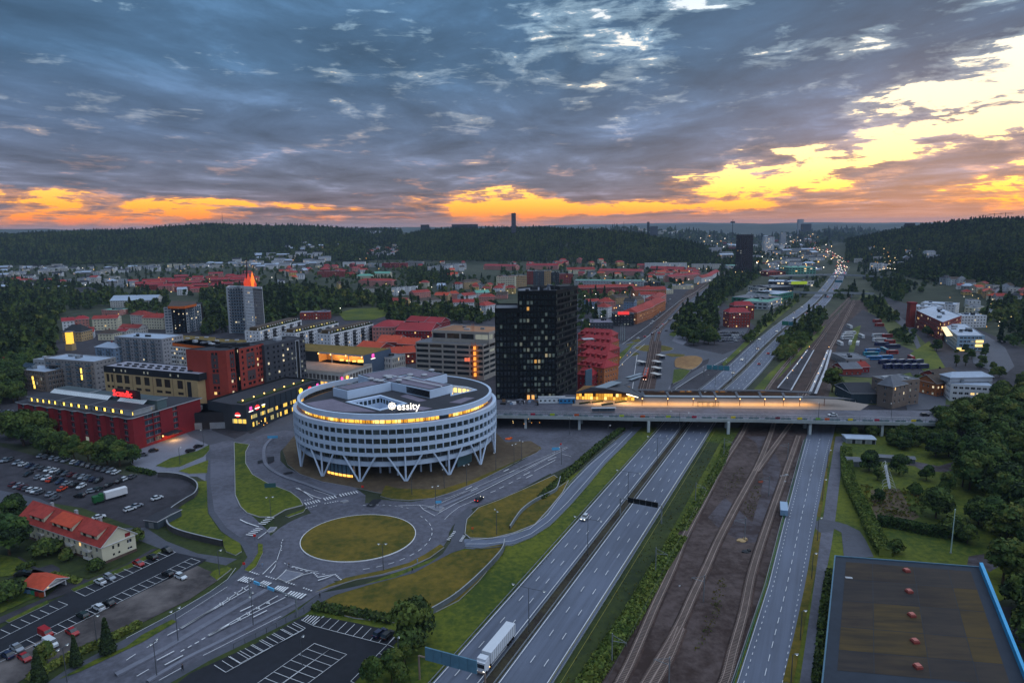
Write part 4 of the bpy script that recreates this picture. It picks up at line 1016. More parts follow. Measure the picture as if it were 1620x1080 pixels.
def split_stuff(GL,mats,t,cap=290):
 """the 290 panes that show largest (the front) become parts, the rest one part"""
 order=sorted(range(len(GL.f)),key=lambda i:-sum(GL.v[k][1]for k in GL.f[i]))[::-1]
 keep=set(order[:cap]);R=MB()
 for i in range(len(GL.f)):
  pts=[GL.v[k]for k in GL.f[i]]
  if i in keep:m=MB();m.face(pts);m.link('window',[mats[GL.m[i]]],t)
  else:R.face(pts,GL.m[i])
 R.link('windows',mats,t,kind='stuff')
tower()
def band_office():
 z1,z2=25.3,33.0
 q=at_z(O_,z1,(78,452),(560,472),(655,430),(190,412));q=[q[0],q[1],(q[1][0]+16,q[1][1]+34),(q[0][0]+16,q[0][1]+36)]
 t=zTh('unfinished_office_building','unfinished grey office building with long window bands and an orange hoist','office building',(*cxy(q),0))
 W=MB();GL=MB();random.seed(4)
 for i in range(4):
  a,b=q[i],q[(i+1)%4];L=math.dist(a,b)
  cs=zC(L,L/5.0 if i in(0,)else L/4,(L/5.0-1.1)if i==0 else(L/4-1.1),.5);rs=[(2+k*3.75+1.1,2+k*3.75+3.2)for k in range(6)]
  wall(W,GL,a,b,0,z1,cs,rs,.5,0,lit_p=.05)
 W.link('wall',[mat('raw_concrete_frame',zR(150,144,138),.9,.12,.5)if True else None,],t);zP(GL,'window',[mat('office_glass',zR(26,38,44),.15,0,spec=.9),lit,lit_dim,lit_dim,charcoal],t)
 zH(t,q,z1-.6,roof_grey,.6,boxes=4,seed=3)
 u=at_z(O_,z2,(195,368),(600,385));q2=[u[0],u[1],(u[1][0]+13,u[1][1]+26),(u[0][0]+13,u[0][1]+28)]
 W=MB();GL=MB()
 for i in range(4):
  a,b=q2[i],q2[(i+1)%4];L=math.dist(a,b)
  wall(W,GL,a,b,z1-.6,z2,zC(L,L/4,L/4-1.2,.5),[(z1+2.2,z1+5.8)],.5,0,lit_p=.1)
 W.link('wall',[MAT['raw_concrete_frame']],t);zP(GL,'window',[MAT['office_glass'],lit,lit_dim,lit_dim,charcoal],t)
 zH(t,q2,z2-.5,mat('rusty_roof',zR(142,104,78),.9,.2,.4),.5,boxes=3,seed=8)
 p,c=q[0],q[1];s=.865;hx,hy=p[0]+(c[0]-p[0])*s,p[1]+(c[1]-p[1])*s-1.6
 h=zTh('builders_hoist','orange lit builders hoist tower on the front of the unfinished office','hoist',(hx,hy,0))
 b=MB()
 for dx in(-1.3,1.3):
  for dy in(-1,1):b.tube((hx+dx,hy+dy,0),(hx+dx,hy+dy,27),.12,4)
 for k in range(18):
  z=k*1.5;b.tube((hx-1.3,hy-1,z),(hx+1.3,hy-1,z+1.5),.07,4);b.tube((hx-1.3,hy-1,z),(hx+1.3,hy-1,z),.09,4)
 b.link('lattice_mast',[mat('orange_steel',zR(190,90,30),.6,.1,1)],h)
 for k in range(6):MB().box((hx+.6,hy,3+k*3.75),(1.8,1.6,2.2)).link('lit_landing',[glow('landing_light',(1,.32,.05),.8 if k%2 else 1.1)],h)
 for dx in(-5.6,-3.6):MB().box((hx+dx,hy-.6,13.8),(1.7,1.5,2.2)).link('hoist_car',[glow('hoist_red',(1,.2,.1),.5)],h)
 cr=zTh('tower_crane','thin lattice crane mast standing behind the unfinished office roof','crane',(hx-1,hy+12,0))
 b=MB()
 for dx in(-.7,.7):
  for dy in(-.7,.7):b.tube((hx-1+dx,hy+12+dy,25),(hx-1+dx,hy+12+dy,38),.08,4)
 for k in range(8):b.tube((hx-1.7,hy+11.3,25+k*1.6),(hx-.3,hy+11.3,26.6+k*1.6),.06,4);b.tube((hx-.3,hy+12.7,25+k*1.6),(hx-1.7,hy+12.7,26.6+k*1.6),.06,4)
 b.link('mast',[MAT['orange_steel']],cr)
band_office()
def hotel():
 z=16.0;A=at_z(H0,z,(185,515),(1412,688));Lf,Cn=A;Rt=at_z(H1,z,(890,812))[0]
 t=zTh('red_hotel','red hotel with folded facade, glowing attic windows and red roof sign','hotel',(*Cn,0))
 L=math.dist(Lf,Cn);ux,uy=(Cn[0]-Lf[0])/L,(Cn[1]-Lf[1])/L;nx,ny=-uy,ux
 back=22.0;Lb=(Lf[0]+nx*back,Lf[1]+ny*back)
 W=MB();GL=MB();random.seed(3)
 nb=9;pts=[]
 for i in range(nb+1):
  s=L*i/nb;pts.append((Lf[0]+ux*s,Lf[1]+uy*s))
  if i<nb:s2=s+L/nb*.82;pts.append((Lf[0]+ux*s2-nx*1.3,Lf[1]+uy*s2-ny*1.3))
 for i in range(len(pts)-1):
  a,b=pts[i],pts[i+1];l=math.dist(a,b)
  if l>4:wall(W,GL,a,b,0,z,[(l*.48,l*.94)],[(1+k*3.1+.3,1+k*3.1+2.6)for k in range(5)],.3,0,lit_p=.05)
  else:W.face([(*a,0),(*b,0),(*b,z),(*a,z)],0)
 l=math.dist(Cn,Rt)
 wall(W,GL,Cn,Rt,0,z,[(l*.24,l*.42),(l*.43,l*.58),(l*.86,l*.97)],[(1+k*3.1+.3,1+k*3.1+2.6)for k in range(5)],.5,0,lit_p=.08)
 R2=(Rt[0]+nx*14,Rt[1]+ny*14);
 for a,b in((Rt,R2),(R2,Lb),(Lb,Lf)):W.face([(*a,0),(*b,0),(*b,z),(*a,z)],0)
 W.link('wall',[crimson],t);zP(GL,'window',[mat('hotel_glass',zR(48,60,72),.2,0,spec=.9),lit,lit_dim,lit_dim,lightgrey],t)
 b=MB();q=pts[:-1]+[Cn,Rt,R2,Lb];q=ccw(q);q_out=inset(q,-.7);b.prism(q_out,z,z+.5,0,1,True);b.link('eaves',[lightgrey,roof_black],t)
 def strip(s0,s1,d0,d1,za,zb,name,rm,wm_,wins=0):
  f=lambda s,d:(Lf[0]+ux*s+nx*d,Lf[1]+uy*s+ny*d)
  q=[f(s0,d0),f(s1,d0),f(s1,d1),f(s0,d1)];W=MB();G2=MB()
  if wins:
   l=s1-s0;wall(W,G2,q[0],q[1],za,zb,zC(l,l/wins,l/wins*.62,.4),[(za+.5,zb-.5)],.15,0,lit_p=0)
   for a,b2 in((q[1],q[2]),(q[2],q[3]),(q[3],q[0])):W.face([(*a,za),(*b2,za),(*b2,zb),(*a,zb)])
  else:W.prism(q,za,zb,0,0)
  W.link(name,[wm_],t)
  lamps=[glow('attic_window_light',(1.0,.62,.1),1.5)]
  for i,fc in enumerate(G2.f):
   if G2.m[i]==4:continue
   pp=[Vector(G2.v[k])for k in fc];m=MB();m.face([tuple(p)for p in pp],0)
   e=(pp[1]-pp[0]);n_=Vector((e.y,-e.x,0)).normalized()*.06
   a_,b_=pp[0]+e*.35+n_,pp[0]+e*.72+n_;hh=pp[3].z-pp[0].z
   m.face([tuple(a_),tuple(b_),(b_.x,b_.y,b_.z+hh),(a_.x,a_.y,a_.z+hh)],1)
   m.link('attic_window',[glass,lamps[0]],t)
  inn=inset(q,-.6);MB().prism(ccw(inn),zb,zb+.35,0,1,True).link('attic_roof',[lightgrey,rm],t)
 strip(L*.07,L*.34,2.2,11,z+.5,z+3.1,'attic_wall',roof_black,concrete,5)
 strip(L*.36,L*.62,2.2,11,z+.5,z+3.1,'attic_wall',roof_black,concrete,4)
 strip(L*.64,L*.985,2.2,12,z+.5,z+3.1,'attic_wall',roof_black,concrete,5)
 strip(L*.12,L*.42,15,20.5,z+.5,z+5.0,'upper_storey',mat('greenish_roof',zR(64,76,82),.8,.1,.5),mat('teal_cladding',zR(78,96,100),.7,.1,.5))
 strip(L*.43,L*.66,15,20.5,z+.5,z+4.6,'upper_storey',MAT['greenish_roof'],MAT['teal_cladding'])
 strip(L*.68,L*.99,15,20.5,z+.5,z+5.2,'upper_storey',MAT['greenish_roof'],MAT['teal_cladding'])
 sk=mat('skylight_glass',zR(205,212,218),.6,.05,1)
 for s0,s1,n in((.10,.62,44),(.70,.92,18)):
  for i in range(n):
   sa,sb=L*(s0+(s1-s0)*(i+.08)/n),L*(s0+(s1-s0)*(i+.92)/n)
   f=lambda s,d:(Lf[0]+ux*s+nx*d,Lf[1]+uy*s+ny*d)
   MB().face([(*f(sa,11.8),z+3.3),(*f(sb,11.8),z+3.3),(*f(sb,14.6),z+5.0),(*f(sa,14.6),z+5.0)]).link('skylight_pane',[sk],t)
 l2=math.dist(Cn,Rt);vx,vy=(Rt[0]-Cn[0])/l2,(Rt[1]-Cn[1])/l2
 q=[(Cn[0]+vx*s+nx*d*0-vy*d,Cn[1]+vy*s+vx*d)for s,d in((2,2.2),(l2*.8,2.2),(l2*.8,8),(2,8))]
 W=MB();W.prism(ccw(q),z+.5,z+3.0,0,1);W.link('attic_wall',[concrete,roof_black],t)
 for s in(3,7.5,12,16):
  a=(Cn[0]+vx*s-vy*2.1,Cn[1]+vy*s+vx*2.1);MB().box((a[0],a[1],z+.9),(1.8,.2,1.5),math.atan2(vy,vx)).link('attic_window',[glow('attic_window_light',(1.0,.62,.1),1.5)],t)
 an=math.atan2(uy,ux)
 c=at_z(H1,z+6.6,(320,735))[0];MB().box((c[0]+1.5,c[1]+.6,z+6.2),(17,.5,4.4),an).link('sign_board',[charcoal],t)
 text('Scandic',4.6,sign_red,t,(c[0]-1.0,c[1],z+7.2),(PI/2,0,an),'sign_lettering',.15,bold=.05)
 c=at_z(H1,z-.3,(560,880))[0];text('Scandic',2.6,sign_red,t,(c[0]-.5,c[1]-.8,z+.2),(PI/2,0,math.atan2(vy,vx)),'sign_lettering',.1,bold=.03)
 c=W2(H0((1610,905)))[0];MB().box((c[0]-2,c[1]-1,3.6),(5,.3,.5),math.atan2(vy,vx)).link('entrance_sign',[glow('entrance_light',(1,.7,.35),1.5)],t)
 a=(Cn[0]+vx*l2*.72+2.5*vy,Cn[1]+vy*l2*.72-2.5*vx);MB().box((a[0],a[1],3.4),(9,5,.4),math.atan2(vy,vx),0,True).link('entrance_canopy',[charcoal],t)
 for s in(.55,.72,.9):
  a=(Cn[0]+vx*l2*s+1.5*vy,Cn[1]+vy*l2*s-1.5*vx)
  MB().ball((a[0],a[1],3.1),.35).link('canopy_lamp',[lamp_warm],t)
 a=(Cn[0]+vx*l2*.75+3*vy,Cn[1]+vy*l2*.75-3*vx)
 ld=bpy.data.lights.new('entrance_light','POINT');ld.energy=1500;ld.color=(1,.5,.15);ld.shadow_soft_size=.6
 lo=bpy.data.objects.new('entrance_light',ld);COL.objects.link(lo);lo.location=(a[0]+1,a[1]-2,3.2)
hotel()
def beige_block():
 a,b=at_z(H1,19.8,(97,462),(1093,556));q=zF(a,b,17)
 t=zTh('beige_office_building','beige building with square windows and black top storey behind the hotel','office building',(*cxy(q),0))
 W=MB();GL=MB();L=math.dist(a,b);random.seed(9)
 xs=[(.02,.055),(.072,.10),(.13,.20),(.22,.28),(.345,.405),(.44,.50),(.565,.63),(.655,.72),(.79,.85)]
 big=[(s*L,e*L)for s,e in xs]
 wall(W,GL,a,b,0,19.8,big,[(1.5,3.6),(5.0,7.2),(10.4,12.0),(14.0,19.0)],.35,0,lit_p=.05)
 for i in(1,2,3):W.face([(*q[i],0),(*q[(i+1)%4],0),(*q[(i+1)%4],19.8),(*q[i],19.8)])
 W.link('wall',[beige],t);zP(GL,'window',[mat('brown_glass',zR(52,46,42),.25,0,spec=.6),lit,lit_dim,glass,charcoal],t)
 ux,uy=(b[0]-a[0])/L,(b[1]-a[1])/L
 for s in(.11,.315,.535,.745,.875):
  MB().box((a[0]+ux*L*s+uy*.05,a[1]+uy*L*s-ux*.05,0),(.22,.12,19.7),math.atan2(uy,ux)).link('joint_strip',[mat('dark_joint',zR(96,78,54),.8,0)],t)
 MB().box((a[0]+ux*L*.915+uy*.04,a[1]+uy*L*.915-ux*.04,2),(L*.04,.14,16.8),math.atan2(uy,ux)).link('stair_window',[charcoal],t)
 MB().box((a[0]+ux*L*.93+uy*.14,a[1]+uy*L*.93-ux*.14,3),(L*.015,.1,2.6),math.atan2(uy,ux)).link('lit_window',[lit],t)
 q2=zF((a[0]-uy*-.2,a[1]+.2),(b[0]+ux*1.5,b[1]+uy*1.5),16.6);W=MB();GL=MB()
 wall(W,GL,q2[0],q2[1],19.8,23.8,[(L*s,L*s+1.3)for s in(.11,.19,.235,.44,.48,.72,.76,.80)],[(20.9,22.4)],.2,0,lit_p=.9)
 for i in(1,2,3):W.face([(*q2[i],19.8),(*q2[(i+1)%4],19.8),(*q2[(i+1)%4],23.8),(*q2[i],23.8)])
 W.link('attic_wall',[charcoal],t);zP(GL,'window',[glass,lit_dim,lit_dim,lit_dim,charcoal],t)
 zH(t,q2,23.5,mat('pale_roof_felt',zR(138,138,152),.8,.15,.4),.3,pm=blackm,boxes=0)
 for r in range(2):
  for i in range(10):
   s=L*(.1+.085*i+r*.03);d=5+r*5;MB().box((a[0]+ux*s-uy*d,a[1]+uy*s+ux*d,23.5),(3.2,.9,.8),math.atan2(uy,ux)).link('roof_unit',[charcoal],t)
beige_block()
def tall_pair():
 z=36.6
 P=at_z(H2,z,(45,367),(250,367),(342,351),(386,350),(652,291));a,b,c,d,e=P
 nx,ny=-(e[1]-d[1]),(e[0]-d[0]);L=math.hypot(nx,ny);nx,ny=nx/L*15,ny/L*15
 t=zTh('red_apartment_tower','tall brick-red apartment block with dark recess and grey window panels','apartment block',(*b,0))
 W=MB();GL=MB();random.seed(6);RS=lambda n:zW(3,n,3.3,.9,1.7)
 c2=(c[0]-1.5,c[1]+5);d2=(d[0]-1.5,d[1]+5);e2=(e[0]+nx,e[1]+ny);f2=(c2[0]+nx-6,c2[1]+ny);a2=(a[0]+nx*.9-2,a[1]+ny*.9)
 def w(p,q_,cols,mi=0):wall(W,GL,p,q_,0,z,cols,RS(10),.25,mi,lit_p=.12)
 l=math.dist(a,b);w(a,b,[(l*.22,l*.36),(l*.42,l*.54)]);l=math.dist(b,c);w(b,c,[(l*.42,l*.62),(l*.7,l*.86)])
 W.face([(*c,0),(*c2,0),(*c2,z-1),(*c,z-1)],1);wall(W,GL,c2,d2,0,z-1,[(1,math.dist(c2,d2)-1)],RS(10),.2,1,lit_p=.15);W.face([(*d2,0),(*d,0),(*d,z),(*d2,z)],1)
 l=math.dist(d,e);w(d,e,[(l*.1,l*.17),(l*.3,l*.42),(l*.48,l*.58),(l*.7,l*.76),(l*.82,l*.88),(l*.9,l*.95)])
 for p,q_ in((e,e2),(e2,a2),(a2,a)):W.face([(*p,0),(*q_,0),(*q_,z),(*p,z)])
 W.link('wall',[red_clad,charcoal],t);GL.link('windows',[glass,lit,lit_pale,lit_pale,charcoal],t,kind='stuff')
 pm_=mat('dark_window_panel',zR(74,62,66),.8,.1,1)
 for(p,q_,lo,hi,z0,z1)in((a,b,.2,.56,26,34),(b,c,.38,.9,26,34),(d,e,.28,.6,25,33),(d,e,.28,.6,16.5,22.5),(a,b,.2,.56,17,23),(b,c,.38,.9,19,23)):
  l=math.dist(p,q_);dx,dy=(q_[0]-p[0])/l,(q_[1]-p[1])/l;s0,s1=lo*l,hi*l
  b2=MB();outs=wall(b2,None,(p[0]+dx*s0+dy*.06,p[1]+dy*s0-dx*.06),(p[0]+dx*s1+dy*.06,p[1]+dy*s1-dx*.06),z0,z1,zC(s1-s0,2.4,1.2,.4),[(z0+1+k*3.3,z0+2.5+k*3.3)for k in range(int((z1-z0)/3.3))],.1,0)
  b2.link('window_panel',[pm_],t)
 q=ccw([a,b,c,c2,d2,d,e,e2,a2]);zH(t,q,z-.4,roof_black,.4,pm=charcoal,boxes=0)
 m=cxy([c,d,e2,a2]);
 for dx,dy,s in((0,4,(9,4,2)),(8,6,(7,3,1.5)),(-6,3,(3,3,1.2)),(3,-1,(2,2,.8))):MB().box((m[0]+dx,m[1]+dy,z),s,.3).link('roof_unit',[charcoal],t)
 z2=36.0;p,q_=at_z(H2,z2,(660,309),(1092,228));R=zF(p,q_,16)
 t=zTh('grey_apartment_block','dark grey brick apartment block with one tall white-framed window strip','apartment block',(*cxy(R),9))
 W=MB();GL=MB();L=math.dist(p,q_);
 cols=[(L*s,L*s+1.3)for s in(.06,.2,.3,.42,.54,.64,.72,.88,.95)]
 wall(W,GL,p,q_,9,z2,cols,zW(10,8,3.2,.6,1.5),.2,0,lit_p=.16)
 for i in(1,2,3):W.face([(*R[i],9),(*R[(i+1)%4],9),(*R[(i+1)%4],z2),(*R[i],z2)])
 W.link('wall',[darkgrey],t);GL.link('windows',[glass,lit_dim,lit_dim,lit_pale,charcoal],t,kind='stuff')
 dx,dy=(q_[0]-p[0])/L,(q_[1]-p[1])/L;an=math.atan2(dy,dx);cx_,cy_=p[0]+dx*L*.79+dy*.25,p[1]+dy*L*.79-dx*.25
 MB().box((cx_-dy*.1,cy_+dx*.1,10),(2.4,.3,24.5),an).link('stair_glazing',[blackm],t)
 b2=MB()
 for s in(-1.35,1.35):b2.box((cx_+dx*s,cy_+dy*s,9.8),(.35,.5,25),an)
 b2.box((cx_,cy_,34.8),(3.05,.5,.4),an);b2.box((cx_,cy_,9.5),(3.05,.5,.4),an);b2.link('window_surround',[lightgrey],t)
 zH(t,R,z2-.4,roof_black,.4,pm=charcoal,boxes=3,seed=5)
tall_pair()
def mall_sign(t,p,q_,s,z,kind,w=3.0):
 L=math.dist(p,q_);dx,dy=(q_[0]-p[0])/L,(q_[1]-p[1])/L;an=math.atan2(dy,dx);x,y=p[0]+dx*s+dy*.35,p[1]+dy*s-dx*.35
 def bx(o,zz,ww,hh,m,nm='sign'):MB().box((x+dx*o,y+dy*o,z+zz),(ww,.25,hh),an).link(nm,[m],t)
 if kind=='red':
  b=MB();n=10
  for i in range(n):
   a0,a1=PI*i/n,PI*(i+1)/n
   b.face([(x,y,z+1.3),(x+dx*w*.5*math.cos(a0),y+dy*w*.5*math.cos(a0),z+1.3+w*.42*math.sin(a0)),(x+dx*w*.5*math.cos(a1),y+dy*w*.5*math.cos(a1),z+1.3+w*.42*math.sin(a1))][::-1])
  b.link('sign',[sign_red],t);bx(0,.75,w,.4,sign_white);bx(0,.1,w*.5,.5,sign_red)
 elif kind=='pink':bx(0,1.1,w*.45,w*.5,sign_pink);bx(.1,1.5,w*.16,w*.2,charcoal);bx(0,.2,w*.9,.38,sign_white)
 elif kind=='yellow':
  for i in range(5):
   a=2*PI*i/5+.3;bx(w*.28*math.cos(a),1.3+w*.28*math.sin(a),w*.36,w*.36,sign_yellow)
 elif kind=='yw':bx(0,1.3,w*.7,.5,sign_white);bx(0,.2,w*.5,.7,sign_yellow)
 elif kind=='orange':bx(0,1.2,w*.6,w*.5,lit_orange);bx(0,.2,w*.6,.5,sign_red)
def mall():
 z=14.2;a,b,c=at_z(H2,z,(312,942),(458,948),(1260,676))
 nx,ny=-(c[1]-b[1]),(c[0]-b[0]);L=math.hypot(nx,ny);nx,ny=nx/L*26,ny/L*26
 q=[a,b,c,(c[0]+nx,c[1]+ny),(a[0]+nx*.7,a[1]+ny)]
 t=zTh('shopping_centre_street_wing','long dark shopping centre wing with glowing round signs and roof garden','shopping centre',(*b,0))
 W=MB();GL=MB();dark=mat('blue_black_cladding',zR(44,54,64),.7,.08,.6)
 random.seed(12)
 L=math.dist(b,c);wall(W,GL,b,c,0,z,zC(L,6.4,5.2,1),[(1.0,3.6),(5.4,7.6)],.6,0,lit_p=0,gm=0)
 for p,q_ in((a,b),(c,q[3]),(q[3],q[4]),(q[4],a)):W.face([(*p,0),(*q_,0),(*q_,z),(*p,z)])
 W.link('wall',[dark],t)
 ws=[glass,glow('shop_window_yellow',(1.0,.60,.10),.75),glow('shop_window_dim',(.8,.7,.3),.3),charcoal]
 for i,f in enumerate(GL.f):
  if GL.m[i]==4:continue
  hi=GL.v[f[0]][2]>5
  pts=[GL.v[k]for k in f];u0,u1=Vector(pts[0]),Vector(pts[1]);n=4
  for k in range(n):
   g=ws[random.choice([1,1,2,0])]if hi else ws[random.choice([0,0,3,2,1])]
   A_,B_=u0.lerp(u1,(k+.05)/n),u0.lerp(u1,(k+.95)/n);MB().face([tuple(A_),tuple(B_),(B_.x,B_.y,pts[2][2]),(A_.x,A_.y,pts[2][2])]).link('shop_window',[g],t)
 dx,dy=(c[0]-b[0])/L,(c[1]-b[1])/L;an=math.atan2(dy,dx)
 for i in range(14):MB().box((b[0]+dx*L*i/14+dy*.1,b[1]+dy*L*i/14-dx*.1,8),(.25,.2,z-8),an).link('facade_strip',[charcoal],t)
 zH(t,q,z-.8,roof_black,.8,pm=blackm,boxes=0)
 for s,k in((L*.055,'pink'),(L*.13,'red'),(L*.205,'yw'),(L*.70,'yellow'),(L*.83,'red'),(L*.945,'pink')):mall_sign(t,b,c,s,9.6,k,3.4)
 mall_sign(t,a,b,math.dist(a,b)*.42,7.5,'red',3.0)
 p,q_=a,b;l=math.dist(a,b);ax,ay=(b[0]-a[0])/l,(b[1]-a[1])/l
 for i in range(9):MB().box((a[0]+ax*l*(i+.5)/9+ay*.2,a[1]+ay*l*(i+.5)/9-ax*.2,4.2),(l/9*.8,.2,2.2),math.atan2(ay,ax)).link('shop_window',[ws[1 if i%3 else 2]],t)
 a3,b3=W2(H1((900,1085),(1260,1110)));
 t2=zTh('dark_podium_building','low dark podium with pale perforated ground floor screens beside the hotel','building',(*a3,0))
 q2=zF(a3,(a[0]-1,a[1]+4),20);W=MB();W.prism(ccw(q2),0,9,0,0);W.link('wall',[charcoal],t2);zH(t2,q2,9,roof_black,.4,pm=charcoal,boxes=2,seed=2)
 L3=math.dist(q2[0],q2[1]);ux,uy=(q2[1][0]-q2[0][0])/L3,(q2[1][1]-q2[0][1])/L3
 for s0,s1 in((.02,.42),(.56,.98)):
  MB().box((q2[0][0]+ux*L3*(s0+s1)/2+uy*.2,q2[0][1]+uy*L3*(s0+s1)/2-ux*.2,.3),(L3*(s1-s0),.3,3.4),math.atan2(uy,ux)).link('screen',[mat('perforated_screen',zR(118,130,142),.6,.15,3)],t2)
 for i in range(7):
  s=L*(.06+.13*i);MB().ball((b[0]+dx*s-dy*5,b[1]+dy*s+dx*5,z+1.2),.38).link('garden_lamp',[lamp_warm],t)
  MB().box((b[0]+dx*(s+5)-dy*8,b[1]+dy*(s+5)+dx*8,z-.8),(8,4,.5),an).link('planter',[grass_dark],t)
mall()
def big_mall():
 z=17.5;P=at_z(H4,z,(145,562),(1068,616),(835,672),(772,690),(295,650),(150,640));A_,B_,C_,D_,E2,F_=P
 t=zTh('shopping_centre_roof_hall','shopping centre hall with sedum roof and glowing open car deck','shopping centre',(*cxy(P),0))
 zd=10.2
 b=MB();q=ccw([A_,B_,D_,E2,F_]);b.face([(x,y,z+.1)for x,y in q]);b.link('roof',[roof_green],t)
 b=MB();bl=mat('slate_blue_cladding',zR(78,94,116),.7,.08,.5)
 b.face([(*D_,0),(*B_,0),(*B_,z),(*D_,z)]);b.face([(*B_,0),(*A_,0),(*A_,z),(*B_,z)])
 b.face([(*E2,z-1.1),(*D_,z-1.1),(*D_,z),(*E2,z)],1);b.face([(*F_,0),(*E2,0),(*E2,z),(*F_,z)],2);b.face([(*A_,0),(*F_,0),(*F_,z),(*A_,z)])
 b.link('wall',[bl,lightgrey,charcoal],t)
 nx,ny=-(D_[1]-E2[1]),(D_[0]-E2[0]);L=math.hypot(nx,ny);nx,ny=nx/L*9,ny/L*9
 Eb,Db=(E2[0]+nx,E2[1]+ny),(D_[0]+nx,D_[1]+ny);b=MB()
 b.face([(*Eb,zd),(*Db,zd),(*Db,z-.1),(*Eb,z-.1)]);b.face([(*E2,zd),(*Eb,zd),(*Eb,z-.1),(*E2,z-.1)]);b.face([(*Db,zd),(*D_,zd),(*D_,z-.1),(*Db,z-.1)])
 b.face([(*E2,z-.1),(*Eb,z-.1),(*Db,z-.1),(*D_,z-.1)]);b.link('car_deck_wall',[mat('warm_plaster',zR(176,140,96),.85,.08,.5)],t)
 for i in range(7):
  f=(i+.5)/7;p=(E2[0]+(D_[0]-E2[0])*f+nx*.9,E2[1]+(D_[1]-E2[1])*f+ny*.9)
  if i in(2,3,4,5,6):MB().box((p[0],p[1]-.3,zd+.3),(4.2 if i>4 else 2.6,.3,1.8 if i>4 else 1.0),.02).link('lit_window',[glow('deck_light',(1,.55,.1),1.4)],t)
 for f in(.3,.68):
  p=(E2[0]+(D_[0]-E2[0])*f,E2[1]+(D_[1]-E2[1])*f);MB().tube((*p,zd),(*p,z-1),.3,8).link('pillar',[lightgrey],t)
 for f in(.0,.28,.62,.97):
  p=(E2[0]+(D_[0]-E2[0])*f,E2[1]+(D_[1]-E2[1])*f-.6);MB().ball((p[0],p[1],z-1.2),.45).link('wall_lamp',[lamp_warm],t)
  if 0<f<.97:
   ld=bpy.data.lights.new('car_deck_light','POINT');ld.energy=2600;ld.color=(1,.55,.2);ld.shadow_soft_size=.8
   lo=bpy.data.objects.new('car_deck_light',ld);COL.objects.link(lo);lo.location=(p[0]+nx*.5,p[1]+ny*.5-1,z-1.6)
 R=at_z(H4,zd,(100,845),(562,890),(868,790),(772,765));R=[R[0],R[1],R[2],D_,E2,F_]
 b=MB();b.face([(x,y,zd)for x,y in ccw(R)]);b.link('car_deck',[mat('deck_concrete',zR(120,106,100),.85,.15,.4)],t)
 W=MB();GL=MB();random.seed(3)
 for p,q_ in((R[0],R[1]),(R[1],R[2])):
  L=math.dist(p,q_);wall(W,GL,p,q_,0,zd+1.2,zC(L,3.2,2.6,.6),[(.4,3.8),(5.2,8.6)],.4,0,gm=0)
  W.face([(*q_,zd),(*p,zd),(*p,zd+1.2),(*q_,zd+1.2)])
 W.face([(*R[2],0),(*D_,0),(*D_,zd+1.2),(*R[2],zd+1.2)]);W.link('parapet_wall',[offwhite],t)
 for i,f in enumerate(GL.f):
  if GL.m[i]==4:continue
  low=GL.v[f[0]][2]<4;MB().face([GL.v[k]for k in f]).link('shop_window',[glow('shop_window_yellow2',(1,.5,.1),.8)if low and random.random()<.7 else mat('grey_shop_glass',zR(96,92,92),.3,0)],t)
 mall_sign(t,R[0],R[1],math.dist(R[0],R[1])*.97,5.4,'pink',3.4);mall_sign(t,R[1],R[2],3.5,5.2,'orange',4);mall_sign(t,R[1],R[2],8,4.4,'yw',3.4)
 mall_sign(t,D_,B_,math.dist(D_,B_)*.33,z-4.2,'pink',5)
 p=(D_[0]+(B_[0]-D_[0])*.8+.3,D_[1]+(B_[1]-D_[1])*.8-.5);MB().ball((p[0],p[1],8.5),.8,0,10,6,.8).link('round_sign',[mat('dull_orange',zR(170,90,50),.7,0)],t)
 p,q_=at_z(H4,12.5,(1080,715),(1222,675));block('pale_shop_wing','pale narrow-windowed wing at the right end of the slate blue shopping hall','building',zF(p,q_,16),0,3,4,offwhite,'flat',roof_grey,pitch=2.2,ww=1.0,wh=2.4,seed=4)
big_mall()
